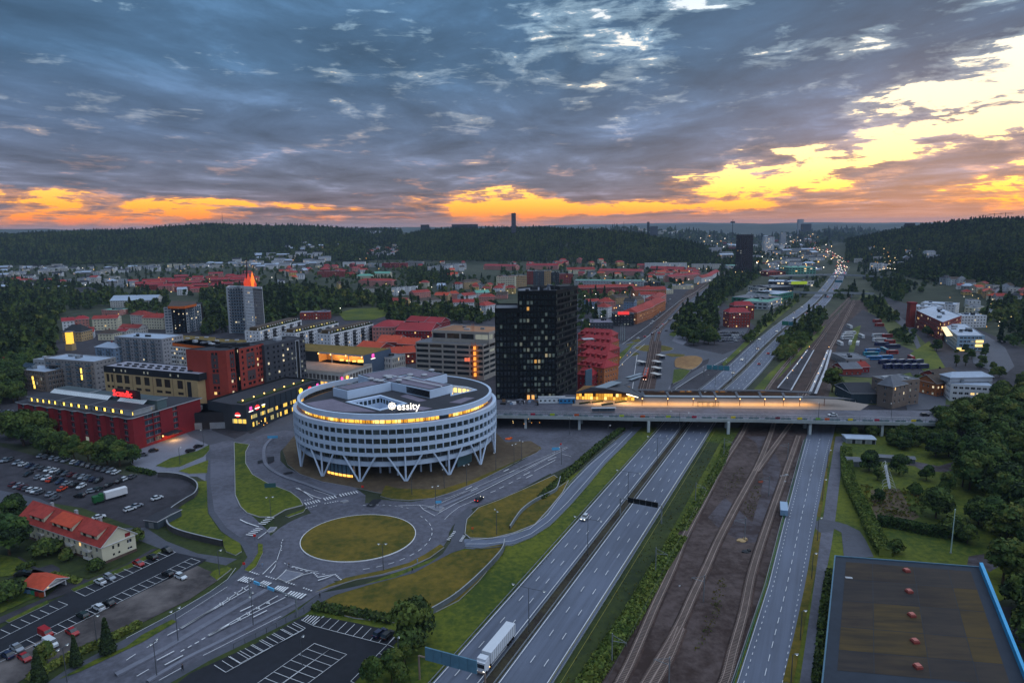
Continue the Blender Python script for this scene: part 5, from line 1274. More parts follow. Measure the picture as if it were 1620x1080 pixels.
# ================================================================== bridge and station
DZ=7.5
def bridge():
 front=W2([(700,655),(790,657.5),(900,659.5),(1025,662),(1200,664),(1330,667),(1480,669.5),(1560,671)],DZ)
 f0=front;n=len(f0)
 t=zTh('road_bridge','long concrete road bridge with fence and colour panels spanning motorway and railway','bridge',(*f0[3],0))
 back=[(x+2,y+24)for x,y in f0]
 b=MB();BB=MB()
 for i in range(n-1):
  p,q=f0[i],f0[i+1];r,s=back[i+1],back[i]
  b.face([(*p,DZ),(*q,DZ),(*r,DZ),(*s,DZ)]);BB.face([(*q,DZ-1.3),(*p,DZ-1.3),(*s,DZ-1.3),(*r,DZ-1.3)])
  BB.face([(*p,DZ-1.3),(*q,DZ-1.3),(*q,DZ+.25),(*p,DZ+.25)]);BB.face([(*p,DZ+.25),(*q,DZ+.25),(q[0],q[1]+.4,DZ+.25),(p[0],p[1]+.4,DZ+.25)]);BB.face([(q[0],q[1]+.4,DZ),(p[0],p[1]+.4,DZ),(p[0],p[1]+.4,DZ+.25),(q[0],q[1]+.4,DZ+.25)])
  BB.face([(*s,DZ-1.3),(*r,DZ-1.3),(*r,DZ),(*s,DZ)][::-1])
 b.link('road_deck',[asphalt_violet],t);BB.link('bridge_beam',[mat('bridge_concrete',zR(150,158,160),.8,.1,.6)],t)
 L,at=walk(f0)
 c=MB()
 for off,w in((.8,2.6),(10.5,.2),(6.9,.12)):
  for i in range(n-1):
   p,q=f0[i],f0[i+1];z=DZ+(.12 if w>1 else .02);c.face([(p[0],p[1]+off,z),(q[0],q[1]+off,z),(q[0],q[1]+off+w,z),(p[0],p[1]+off+w,z)],0 if w>1 else 1)
 c.link('footway',[paving,paint],t,kind='stuff')
 FP=MB();s=0;k=0
 while s<L-3:
  x,y,a=at(s);FP.box((x,y+.2,DZ+.25),(.12,.12,2.0),a,0);s+=2.6
 for zz in(.5,2.2):
  for i in range(n-1):FP.tube((f0[i][0],f0[i][1]+.2,DZ+zz),(f0[i+1][0],f0[i+1][1]+.2,DZ+zz),.06,4)
 FP.link('fence_posts',[mat('fence_green_grey',zR(96,120,124),.6,.1,1)],t,kind='stuff')
 gp=mat('fence_mesh_panel',zR(104,122,128),.5,.1,1)
 s=1.3;i=0
 while s<L-4:
  x,y,a=at(s+1.3)
  if i%3!=2:MB().box((x,y+.2,DZ+.55),(2.4,.05,.75),a,0).link('fence_panel',[gp],t)
  s+=2.6;i+=1
 pal=[('crimson_panel',(150,30,60)),('lime_panel',(150,170,50)),('orange_panel',(180,80,40)),('yellow_panel',(200,180,50)),('wine_panel',(96,30,48)),('leaf_panel',(100,150,60))]
 xs=[(843.5,0),(874.5,1),(913,2),(984,1),(1017,2),(1057,1),(1097.5,0),(1158,3),(1226.5,4),(1260,3),(1287.5,5),(1301,2),(1336,3),(1376,0),(1431,3)]
 for px,ci in xs:
  p=W2([(px,662)],DZ)[0];x=p[0]
  for i in range(n-1):
   if f0[i][0]<=x<=f0[i+1][0]:
    u=(x-f0[i][0])/(f0[i+1][0]-f0[i][0]);y=f0[i][1]+(f0[i+1][1]-f0[i][1])*u
  nm,cl=pal[ci];MB().box((x,y+.05,DZ+.7),(2.4,.12,1.1)).link('colour_panel',[mat(nm,zR(*cl),.6,0)],t,label=nm.replace('_',' ')+' on the bridge fence')
 for px,py in((916,680),(1025.7,684.6),(1152,687),(1281,688),(831,678),(1395,690)):
  p=W2([(px,py)])[0]
  for dy in(2,13):
   MB().box((p[0]+(1.2 if dy>5 else 0)+dy*.1,p[1]+dy-1,0),(1.3,1.6,DZ-1.2)).link('pier',[mat('pier_concrete',zR(170,180,184),.8,.08,.5)],t)
 zS('bus_terminal_paving',mat('bus_paving',zR(128,118,112),.8,.1,.4),[(p[0]+2,p[1]+22)for p in W2([(1010,662),(1100,663),(1200,664.5),(1330,667),(1390,668)],DZ)]+W2([(1375,640),(1300,628),(1000,626),(960,622),(905,634)],DZ)+[(p[0]+2,p[1]+22)for p in W2([(905,659.6)],DZ)],px=False,z=DZ+.12)
 q=W2([(1480,640),(1380,625),(1050,612),(910,600),(780,600)],0)
 b=MB()
 bk=[(x+2,y+60)for x,y in f0]
 for i in range(n-1):
  if f0[i][0]>150:break
  p_,q_=back[i],back[i+1];r,s_=(bk[i+1][0],bk[i+1][1]-12),(bk[i][0],bk[i][1]-12)
  b.face([(*p_,DZ-.01),(*q_,DZ-.01),(*r,DZ-.01),(*s_,DZ-.01)]);b.face([(*q_,DZ-1.3),(*p_,DZ-1.3),(*s_,DZ-1.3),(*r,DZ-1.3)]);b.face([(*r,DZ-1.3),(*s_,DZ-1.3),(*s_,DZ),(*r,DZ)])
 b.link('terminal_deck',[asphalt_violet],t)
bridge()
def terminal():
 z0=DZ
 t=zTh('bus_station_terminal','bus and train station with folded dark roof and warm lit hall on the bridge','station',(*W2([(1000,640)],z0)[0],z0))
 zt=12.2;dk=mat('dark_roof_sheet',zR(58,62,72),.6,.15,.4);gl=mat('canopy_glass',zR(120,134,146),.3,.1,.5)
 def P(x,y,z):return(*W2(BR((x,y)),z)[0],z)
 def slab(pts,m,name,th=.35):
  b=MB();b.face(pts);n=len(pts);lo=[(x,y,z-th)for x,y,z in pts];b.face(lo[::-1])
  for i in range(n):j=(i+1)%n;b.face([lo[i],lo[j],pts[j],pts[i]])
  return b.link(name,[m],t)
 slab([P(40,332,12.2),P(500,330,12.6),P(350,300,15.0),P(180,285,15.6)],dk,'roof_plane')
 slab([P(180,283,15.7),P(350,300,15.05),P(500,330,12.65),P(590,366,11.6),P(640,366,11.6),P(470,262,13.5),P(330,245,14.5)],dk,'roof_plane')
 slab([P(330,243,14.6),P(470,262,13.55),P(600,215,12.5),P(605,180,12.5),P(500,190,13.5)],dk,'roof_plane')
 for a,b_ in(((215,288),(365,236)),((250,290),(395,240)),((285,292),(420,244))):
  p,q=P(*a,15.1),P(*b_,14.7);d=(2.2,.8);MB().face([(p[0],p[1],15.45),(p[0]+d[0],p[1]-d[1],15.4),(q[0]+d[0],q[1]-d[1],15.2),(q[0],q[1],15.25)]).link('skylight',[gl],t)
 for a,b_ in(((480,205),(600,165)),((500,225),(605,185))):
  p,q=P(*a,13.4),P(*b_,13);MB().face([(p[0],p[1],13.95),(p[0]+2.5,p[1]-1.2,13.9),(q[0]+2.5,q[1]-1.2,13.3),(q[0],q[1],13.35)]).link('skylight',[gl],t)
 pts=[P(62,385,z0),P(300,392,z0),P(500,395,z0),P(560,398,z0)]
 gw=[glow('hall_light',(1.0,.50,.07),.8),glow('hall_light_deep',(.8,.34,.03),.45),glow('hall_light_bright',(1.0,.68,.2),1.0),mat('hall_dark',zR(70,50,26),.6,0)]
 random.seed(8)
 for i in range(3):
  p,q=Vector((*pts[i][:2],z0)),Vector((*pts[i+1][:2],z0));n=max(2,int((q-p).length/1.5))
  for k in range(n):
   for zl in(0,1.9):
    a,b_=p.lerp(q,(k+.06)/n),p.lerp(q,(k+.94)/n);m=random.choice([0,0,1,1,2,3])
    MB().face([(a.x,a.y,z0+zl),(b_.x,b_.y,z0+zl),(b_.x,b_.y,z0+zl+1.8),(a.x,a.y,z0+zl+1.8)]).link('hall_window',[gw[m]],t)
 bq=ccw([(x,y)for x,y,z in(pts[0],pts[1],pts[2],pts[3])]+[(pts[3][0],pts[3][1]+16),(pts[0][0]+6,pts[0][1]+14)])
 inn=[(x,y+.6)for x,y in bq];MB().prism(inn,z0,12.0).link('hall_core',[mat('hall_wall',zR(120,84,40),.8,.2,1)],t)
 yA,yB=372,300
 slab([P(470,262,12.4),P(560,312,12.1),P(640,366,11.9),P(1640,374,11.9),P(1640,366,12.0),P(660,358,12.0),P(590,318,12.2),P(760,290,12.4),P(1640,296,12.2),P(1640,302,12.2)][0:4]+[P(1640,364,12.0),P(660,356,12.0),P(590,314,12.2)],dk,'roof_edge')
 ends=[640,850,1130,1255,1440,1640,1840,2010]
 def Q(x,y,z):
  return(*W2([(900+x/5.4,560+y/5.4)],z)[0],z)
 yb=lambda x:300 if x<1500 else 300+(x-1500)*.03
 yf=lambda x:366+(x-640)*.006
 for i in range(len(ends)-1):
  a,b_=ends[i]+8,ends[i+1]-8
  slab([Q(a,yf(a)-2,12.0),Q(b_,yf(b_)-2,12.0),Q(b_-10,yf(b_)-16,12.3),Q(a-10,yf(a)-16,12.3)],gl,'glass_bay',.15)
  slab([Q(a-34,yb(a)+16,11.9),Q(a-14,yb(a)+16,11.9),Q(a+10,yf(a)-3,12.0),Q(a-14,yf(a)-3,12.0)],dk,'cross_beam',.5)
 slab([Q(560,297,12.2),Q(1000,300,12.2),Q(1640,302,12.2),Q(2080,318,12.2),Q(2080,330,12.2),Q(1640,314,12.2),Q(1000,312,12.2),Q(560,308,12.2)][::-1],dk,'roof_edge')
 slab([Q(640,367,12.0),Q(2150,376,12.0),Q(2440,384,11.8),Q(2300,366,11.9),Q(2050,352,12.0),Q(1900,364,12.05),Q(640,360,12.05)][::-1],dk,'roof_edge')
 for x in(625,842,1060,1250,1458,1670,1830,1970,2180):
  p=W2([(900+x/5.4,560+438/5.4+(x-625)*.0006)],z0)[0]
  MB().tube((*p,z0),(*p,11.7),.16,6).link('column',[mat('rust_column',zR(96,56,44),.6,0)],t)
  if x<2000:
   o=MB().ball((p[0],p[1]-.4,11.4),.28).link('column_lamp',[lamp_warm],t)
   ld=bpy.data.lights.new('canopy_light','AREA');ld.shape='RECTANGLE';ld.size=16;ld.size_y=5;ld.energy=1100;ld.color=(1,.52,.14)
   lo=bpy.data.objects.new('canopy_light',ld);COL.objects.link(lo);lo.location=(p[0],p[1]+2.5,11.2)
 for x in(250,460):
  p=W2([(900+x/5.4,560+425/5.4)],z0)[0];ld=bpy.data.lights.new('canopy_light','AREA');ld.size=6;ld.energy=800;ld.color=(1,.52,.14)
  lo=bpy.data.objects.new('canopy_light',ld);COL.objects.link(lo);lo.location=(p[0],p[1]+2,11.3)
 p,q=P(492,333,12.0),P(590,366,11.6);MB().box(((p[0]+q[0])/2,(p[1]+q[1])/2-.2,11.3),(math.dist(p,q),.4,.35),math.atan2(q[1]-p[1],q[0]-p[0])).link('light_strip',[glow('strip_light',(1,.88,.6),2.0)],t)
 a,b_=W2([(900+560/5.4,560+395/5.4)],z0)[0],W2([(900+2000/5.4,560+398/5.4)],z0)[0]
 W=MB();W.face([(a[0],a[1]+9,z0),(b_[0],b_[1]+9,z0),(b_[0],b_[1]+9,10.4),(a[0],a[1]+9,10.4)]);W.link('back_wall',[mat('platform_wall',zR(84,78,76),.85,.1,.4)],t)
 for i in range(24):
  u=(i+.5)/24;MB().box((a[0]+(b_[0]-a[0])*u,a[1]+8.8,z0+.4),((b_[0]-a[0])/24*.7,.2,2.4)).link('platform_door',[random.choice([gw[3],gw[1],mat('hall_dim',zR(64,58,54),.6,0),MAT['dark_bin']if 'dark_bin' in MAT else charcoal])],t)
 for x in(1115,1210):
  p=W2([(900+(x+30)/5.4,560+450/5.4)],z0)[0];b=MB()
  for dx in(-2.6,0,2.6):
   for dy in(0,1.6):b.tube((p[0]+dx,p[1]+dy,z0),(p[0]+dx,p[1]+dy,z0+2.5),.07,4)
  b.box((p[0],p[1]+.8,z0+2.5),(5.6,2,.12));b.link('frame',[charcoal],zTh('bus_shelter','bus shelter frame on the lit paving '+('nearer the terminal hall' if x==1115 else 'second one from the terminal hall'),'bus shelter',(p[0],p[1],z0),'bus shelters on the bridge'))
 p=P(170,270,z0);b=MB();b.box((p[0],p[1]+2,0),(7.5,.5,17.5),.9);b.link('display_screen',[glass_blue],t)
terminal()
def kiosk():
 p=W2([(955,652)],DZ)[0];t=zTh('waiting_shelter','pale waiting shelter at the kerb of the bridge near the lit hall','shelter',(*p,DZ))
 MB().box((*p,DZ+2.4),(13,2.4,.15),0,0,True).link('roof',[lightgrey],t)
 for dx in(-6,-2,2,6):MB().box((p[0]+dx,p[1]+1,DZ),(.12,.12,2.4)).link('post',[steel],t)
 MB().box((p[0],p[1]+1.1,DZ+.3),(12.2,.08,1.9)).link('glass_back',[glass_blue],t)
kiosk()
for(x,y,w,d,h,m,lab)in((254.5+640-0,0,0,0,0,0,0),):pass
def cabin(px,py,w,d,h,m,label,name='site_cabin',z=DZ,cat='cabin'):
 p=W2([(px,py)],z)[0];t=zTh(name,label,cat,(*p,z));MB().box((*p,z+.2),(w,d,h)).link('body',[m],t)
 MB().box((p[0],p[1],z+.2+h),(w+.3,d+.3,.15)).link('roof',[lightgrey],t)
 for i in range(max(2,int(w/2.2))):MB().box((p[0]-w/2+(i+.5)*w/max(2,int(w/2.2)),p[1]-d/2-.02,z+1.3),(1.1,.08,.8)).link('window',[glass],t)
 MB().box((p[0]+w*.4,p[1]-d/2-.03,z+.25),(.9,.08,2.0)).link('door',[charcoal],t)
cabin(873,637,15,3,3.2,mat('cabin_white',zR(196,204,212),.7,.05,1),'white two-window site cabin at the foot of the black tower')
cabin(897,637.5,9,3,2.8,mat('cabin_blue',zR(50,120,170),.7,.1,1),'bright blue site cabin between white cabin and lit hall')
rnd=random.Random(3)
for i in range(26):
 px,py=rnd.uniform(795,862),rnd.uniform(634,641);p=W2([(px,py)],DZ)[0]
 m,nm=rnd.choice([(white,'white'),(charcoal,'dark'),(paving,'grey'),(mat('brown_board',zR(110,84,60),.9,.1,2),'brown'),(bluish,'pale blue')])
 o=MB().box((*p,DZ),(rnd.uniform(1,3.6),rnd.uniform(.8,2),rnd.uniform(.5,1.8)),rnd.uniform(-.3,.3)).link('building_material',[m],base=(*p,DZ))
 o['label']=nm+' bundle of building material at the foot of the black tower, '+zn(i)+' in no particular order';o['category']='material stack'
 o['label']=zn(i)+' bundle of '+nm+' building material at the foot of the black tower';o['group']='building material on the bridge square'
for i,(x,y)in enumerate(((85,430),(190,420),(275,440),(390,420))):
 p,q=W2(BR((x,y),(x+105,y-14)),DZ);an=math.atan2(q[1]-p[1],q[0]-p[0]);L=math.dist(p,q)
 t=zTh('bench_planter',zn(i)+' dark long planter from the tower on the lit square before the hall','planter',(*p,DZ),'planters on the square')
 MB().box(((p[0]+q[0])/2,(p[1]+q[1])/2,DZ),(L*.9,1.2,.6),an).link('trough',[charcoal],t);MB().box(((p[0]+q[0])/2,(p[1]+q[1])/2,DZ+.6),(L*.86,.9,.35),an).link('plants',[grass_dark],t,kind='stuff')
def tram(label,c,rz,m1):
 t=local('tram',label,'tram',c,rz);W_,Hh=2.6,3.3
 for k in range(3):
  b=MB();x0=-14+k*9.6;b.box((x0+4.6,0,.5),(9.0,W_,Hh-.4),0,0);b.link('carriage',[m1],t)
  for sy in(-1,1):
   for j in range(4):MB().box((x0+1.4+j*2.1,sy*(W_/2+.01),1.5),(1.6,.04,1.0)).link('window',[glass],t)
  MB().box((x0+4.6,0,Hh+.1),(6.5,1.6,.35)).link('roof_unit',[roof_grey],t)
 MB().box((-14.05,0,1.4),(.1,2.2,1.3)).link('windscreen',[glass],t)
 for sy in(-.8,.8):MB().box((-14.1,sy,.7),(.1,.4,.3)).link('headlight',[lamp_white],t)
 return t
pA=W2(A3((868,490)))[0];pB=W2(A3((884,420)))[0]
tram('orange and white tram waiting at the tram stop behind the station',(pA[0],pA[1]+12,.65),math.atan2(pB[1]-pA[1],pB[0]-pA[0]),mat('tram_orange',zR(190,70,36),.5,.1,1))
for i,(x,y,lab)in enumerate(((815,390,'white tram stop shelter left of the tram'),(916,390,'white tram stop shelter right of the tram, farthest'),(914,430,'white tram stop shelter right of the tram, second'),(910,470,'white tram stop shelter right of the tram, nearest the station'),(940,350,'narrow white tram stop shelter beside the far roundabout'))):
 p=W2(A3((x,y)))[0];t=zTh('tram_shelter',lab,'shelter',(*p,0),'tram stop shelters')
 MB().box((*p,2.9),(4.2,8,.25),.5,0,True).link('roof',[offwhite],t)
 for dx,dy in((-1,-3),(1.6,-3),(-1,3)):MB().tube((p[0]+dx,p[1]+dy,0),(p[0]+dx,p[1]+dy,2.9),.1,4).link('post',[steel],t)
 MB().box((p[0]+1.2,p[1],.4),(.1,6.5,2.2),.5).link('glass_back',[glass_blue],t)
def platform(label,pl,pr,lit_=False):
 l,r=W2(pl),W2(pr);t=zTh('station_platform',label,'platform',(*l[0],0),'railway platforms')
 b=MB();q=ccw(l+r[::-1]);b.prism(q,.3,1.25,0,0);b.link('platform_slab',[asphalt_mid],t)
 e=MB()
 for ln in(l,r):
  for a,c in zip(ln,ln[1:]):e.box(((a[0]+c[0])/2,(a[1]+c[1])/2,1.26),(math.dist(a,c),.9 if not lit_ else 1.6,.05),math.atan2(c[1]-a[1],c[0]-a[0]))
 e.link('edge_paving',[mat('pale_platform_edge',zR(170,172,180),.8,.1,1)],t)
 L=math.dist(l[0],l[-1])
 for i in range(6):
  u=(i+.5)/6;x,y=(l[0][0]+(l[-1][0]-l[0][0])*u+r[0][0]+(r[-1][0]-r[0][0])*u)/2,(l[0][1]+(l[-1][1]-l[0][1])*u+r[0][1]+(r[-1][1]-r[0][1])*u)/2
  pl_=MB().tube((x,y,1.2),(x,y,6),.1,5).link('lamp_post',[pole_dark],t);MB().ball((x,y,6),.22).link('lamp_head',[lamp_warm if i%2 else lamp_white],t)
 return t
platform('long railway platform with white edges between motorway and tracks beyond the bridge',A4((60,545),(180,395),(250,302)),A4((145,560),(235,400),(290,303)))
platform('bright railway platform running beside the round tree beyond the bridge',A4((262,582),(330,430),(380,303)),A4((300,582),(362,430),(398,303)),True)
# ================================================================== town buildings
OCC=[]
def occ(q):OCC.append((cxy(q),max(math.dist(cxy(q),p)for p in q),q))
def taken(x,y,m=0):
 for c,r,q in OCC:
  if abs(x-c[0])<r+m and abs(y-c[1])<r+m and math.hypot(x-c[0],y-c[1])<r*.8+m:return True
 return False
WN={id(white):'white',id(offwhite):'off-white',id(cream):'cream',id(beige):'beige',id(sand):'sand-coloured',id(grey_render):'grey',id(lightgrey):'light grey',id(darkgrey):'dark grey',id(charcoal):'charcoal',id(red_brick):'red brick',id(crimson):'crimson',id(orange_brick):'orange brick',id(pinkish):'pink',id(yellowish):'yellow',id(bluish):'pale blue',id(concrete):'concrete',id(red_clad):'brick-red',id(blackm):'black'}
RN={id(roof_red):'red tiled roof',id(roof_crimson):'crimson sheet roof',id(roof_orange):'orange tiled roof',id(roof_black):'black roof',id(roof_grey):'grey roof',id(roof_blue):'bluish sheet roof',id(roof_mauve):'mauve roof',id(roof_green):'olive sedum roof',id(roof_brown):'brown roof',id(roof_teal):'verdigris roof'}
def Bk(k,a,b,depth,floors,wm,rk,rm,rise,label,cat='house',name=None,z0=0,fh=3.0,**kw):
 """front base line a->b in photo points"""
 p,q=W2(k(a,b),z0);o=zF(p,q,depth);occ(o)
 return block(name or cat.replace(' ','_'),label,cat,o,z0,floors,fh,wm,rk,rm,rise=rise,**kw)
def Bt(k,zt,a,b,depth,floors,wm,rk,rm,rise,label,cat='house',name=None,z0=0,**kw):
 """front top line a->b at the height zt"""
 p,q=W2(k(a,b),zt);o=zF(p,q,depth);occ(o)
 return block(name or cat.replace(' ','_'),label,cat,o,z0,floors,(zt-z0-.5)/floors,wm,rk,rm,rise=rise,**kw)
occ([ell(2*PI*i/24,1.05)for i in range(24)])
for q in([mv(-10,374),mv(42,374),mv(42,412),mv(-10,412)],):occ(q)
for k,z,pts in((O_,25,((78,452),(560,472),(700,400),(190,400))),(H4,17,((100,560),(1068,616),(860,800),(562,890),(100,845))),(H2,14,((312,942),(458,948),(1260,676),(1100,560),(250,800))),(H2,36,((45,367),(250,367),(1092,228),(1000,200))),(H1,20,((97,462),(1093,556),(1100,480),(150,400))),(H0,16,((185,515),(1412,688),(1900,500),(800,400)))):
 occ(at_z(k,z,*pts))
Bt(H0,19.8,(470,42),(1000,80),17,6,grey_render,'flat',roof_blue,0,'grey apartment block with dark balconies directly behind the red hotel','apartment block',balc=(0,),pitch=3.0,ww=1.2,seed=1,trim=lightgrey)
p=W2(H0((870,160)),16)[0]
t=zTh('stair_window','tall narrow yellow stairwell light on the grey block behind the hotel','stair light',(*p,0));
for i in range(2):MB().box((p[0],p[1]-.6,9+i*4.3),(.9,.25,3.4),.07).link('pane',[glow('stair_glow',(1,.62,.1),1.3)],t)
Bt(H0,13.5,(188,156),(478,190),15,4,mat('brown_grey_render',zR(104,96,92),.85,.1,.5),'flat',roof_blue,0,'low brown-grey apartment block with solar panels left of the grey block','apartment block',pitch=2.4,ww=1.5,wh=1.9,seed=2,trim=lightgrey)
p=W2(H0((355,215)),12)[0];t=zTh('stair_window','broken yellow stairwell light on the low brown-grey block','stair light',(*p,0))
for i in range(3):MB().box((p[0]+i*.25,p[1]-1.0,8.4-i*2.9),(.9,.25,2.4),.07).link('pane',[MAT['stair_glow']],t)
q=at_z(H0,13.6,(225,145),(340,155),(395,110),(270,100));t=zTh('solar_array','dark solar panel field on the low brown-grey block roof','solar panels',(*q[0],13.6))
for i in range(4):
 for j in range(3):
  f=lambda u,v:tuple(q[0][c]+(q[1][c]-q[0][c])*u+(q[3][c]-q[0][c])*v for c in(0,1))
  MB().face([(*f((i+.05)/4,(j+.05)/3),14.0),(*f((i+.95)/4,(j+.05)/3),14.0),(*f((i+.95)/4,(j+.95)/3),14.4),(*f((i+.05)/4,(j+.95)/3),14.4)]).link('panel',[panel_black],t)
Bt(H0,16,(350,52),(480,60),12,4,lightgrey,'flat',roof_blue,0,'small block with snow-pale roof behind the solar panel roof','apartment block',seed=3)
Bt(H1,22,(205,82),(712,108),22,7,mat('pale_grey_render',zR(136,136,142),.85,.06,.4),'flat',roof_blue,0,'large grey apartment block with many dark balconies left of the orange-banded block','apartment block',balc=(0,),pitch=2.8,ww=1.3,seed=4,trim=lightgrey)
Bt(H1,14,(0,190),(205,205),14,4,bluish,'gable',roof_blue,3,'blue-grey house with pale hipped sheet roof left of the large grey block','apartment block',hip=.8,seed=5,balc=(0,))
Bt(H1,25,(800,182),(1195,218),18,8,offwhite,'flat',roof_black,0,'white balcony block with orange top band behind the beige building','apartment block',balc=(0,),pitch=2.5,ww=1.5,seed=6,lit_p=.1,balm=white)
p,q=at_z(H1,27.0,(826,150),(1230,198));o=zF(p,q,17);t=zTh('orange_top_storey','orange-clad top storey sitting above the white balcony block','roof storey',(*cxy(o),25))
W=MB();W.prism(ccw(o),25,27,0,0);W.link('wall',[mat('orange_cladding',zR(196,96,40),.8,.1,.5)],t);zH(t,o,27,roof_black,.3,boxes=4,seed=3,pm=charcoal)
occ(o)
for(pts,z,lab)in((((885,68),(1290,90),(1280,130),(890,110)),14,'flat olive sedum roof strip behind the orange-banded block, left part'),(((1180,100),(1620,120),(1620,150),(1200,135)),13,'flat olive sedum roof strip behind the orange-banded block, right part')):
 q=ccw(at_z(H1,z,*pts));t=zTh('sedum_roof_hall',lab,'hall',(*cxy(q),0));MB().prism(q,0,z,0,1).link('hall_body',[grey_render,roof_green],t);occ(q)
 for i in range(3):MB().box((q[0][0]+(q[2][0]-q[0][0])*(i+1)/4,q[0][1]+(q[2][1]-q[0][1])*(i+1)/4,z),(3,2,.8)).link('roof_unit',[lightgrey],t)
def terrace(k,a,b,c,depth,lab,z=16.0):
 A_,B_,C_=at_z(k,z,a,b,c)
 L=math.dist(B_,C_);nx,ny=-(C_[1]-B_[1])/L*depth,(C_[0]-B_[0])/L*depth;D_=(C_[0]+nx,C_[1]+ny);A_=(B_[0]+nx,B_[1]+ny)
 t=zTh('terrace_block',lab,'apartment block',(*cxy([A_,B_,C_,D_]),0),'white flats with planted roof decks');q=[B_,C_,D_,A_];occ(q)
 W=MB();GL=MB();random.seed(int(z*7+a[0]));rs=zW(0,5,3.1,.9,1.5)
 cs=zC(L,3.1,1.2,1.0);wall(W,GL,B_,C_,0,z,cs,rs,.2,0,lit_p=.08)
 l=math.dist(A_,B_);wall(W,GL,A_,B_,0,z,zC(l,3.4,1.1,1.2),rs,.2,0,lit_p=.05)
 for p,q_ in((C_,D_),(D_,A_)):W.face([(*p,0),(*q_,0),(*q_,z),(*p,z)])
 W.link('wall',[white],t);GL.link('windows',GLM,t,kind='stuff')
 dx,dy=(C_[0]-B_[0])/L,(C_[1]-B_[1])/L;an=math.atan2(dy,dx);BA=MB();n=int(L/13)
 for i in range(n):
  s=L*(i+.62)/n
  BA.box((B_[0]+dx*s+dy*.12,B_[1]+dy*s-dx*.12,1),(4.6,.3,z-2.2),an,0)
  for f in range(5):BA.box((B_[0]+dx*s+dy*.9,B_[1]+dy*s-dx*.9,1+f*3.1),(4.8,1.6,.18),an,1,True);BA.box((B_[0]+dx*s+dy*1.65,B_[1]+dy*s-dx*1.65,1.2+f*3.1),(4.8,.06,.9),an,0)
 BA.link('balconies',[charcoal,lightgrey],t,kind='stuff')
 zH(t,q,z-.5,roof_green,.6,pm=mat('roof_edge_white',zR(170,174,180),.8,.05,1),boxes=0)
 q2=inset(q,3.2);W=MB();W.prism(q2,z-.4,z+2.6,0,1);W.link('roof_storey',[mat('brown_wood_wall',zR(84,70,48),.9,.2,.8),roof_brown],t)
 GB=MB();n=int(L/4)
 for i in range(n):
  s=L*(i+.5)/n;x,y=B_[0]+dx*s-dy*3.0,B_[1]+dy*s+dx*3.0
  GB.box((x,y,z-.2),(1.5,.3,2.2),an,random.choice([0,0,1,2,2]));GB.box((x+1.8*dx-dy*-1.2,y+1.8*dy+dx*-1.2,z-.3),(1.6,1.4,.9+random.random()),an,3)
 GB.link('roof_cabins',[lightgrey,glow('terrace_glow',(.9,.75,.25),.5),offwhite,grass_dark],t,kind='stuff')
terrace(H4,(195,458),(425,463),(882,352),15,'white balcony flats with brown roof storey, nearest of three parallel blocks')
terrace(H2,(770,165),(995,180),(1455,72),15,'white balcony flats with brown roof storey, middle of three parallel blocks')
terrace(H2,(412,150),(612,158),(1060,40),15,'white balcony flats with brown roof storey, farthest of three parallel blocks')
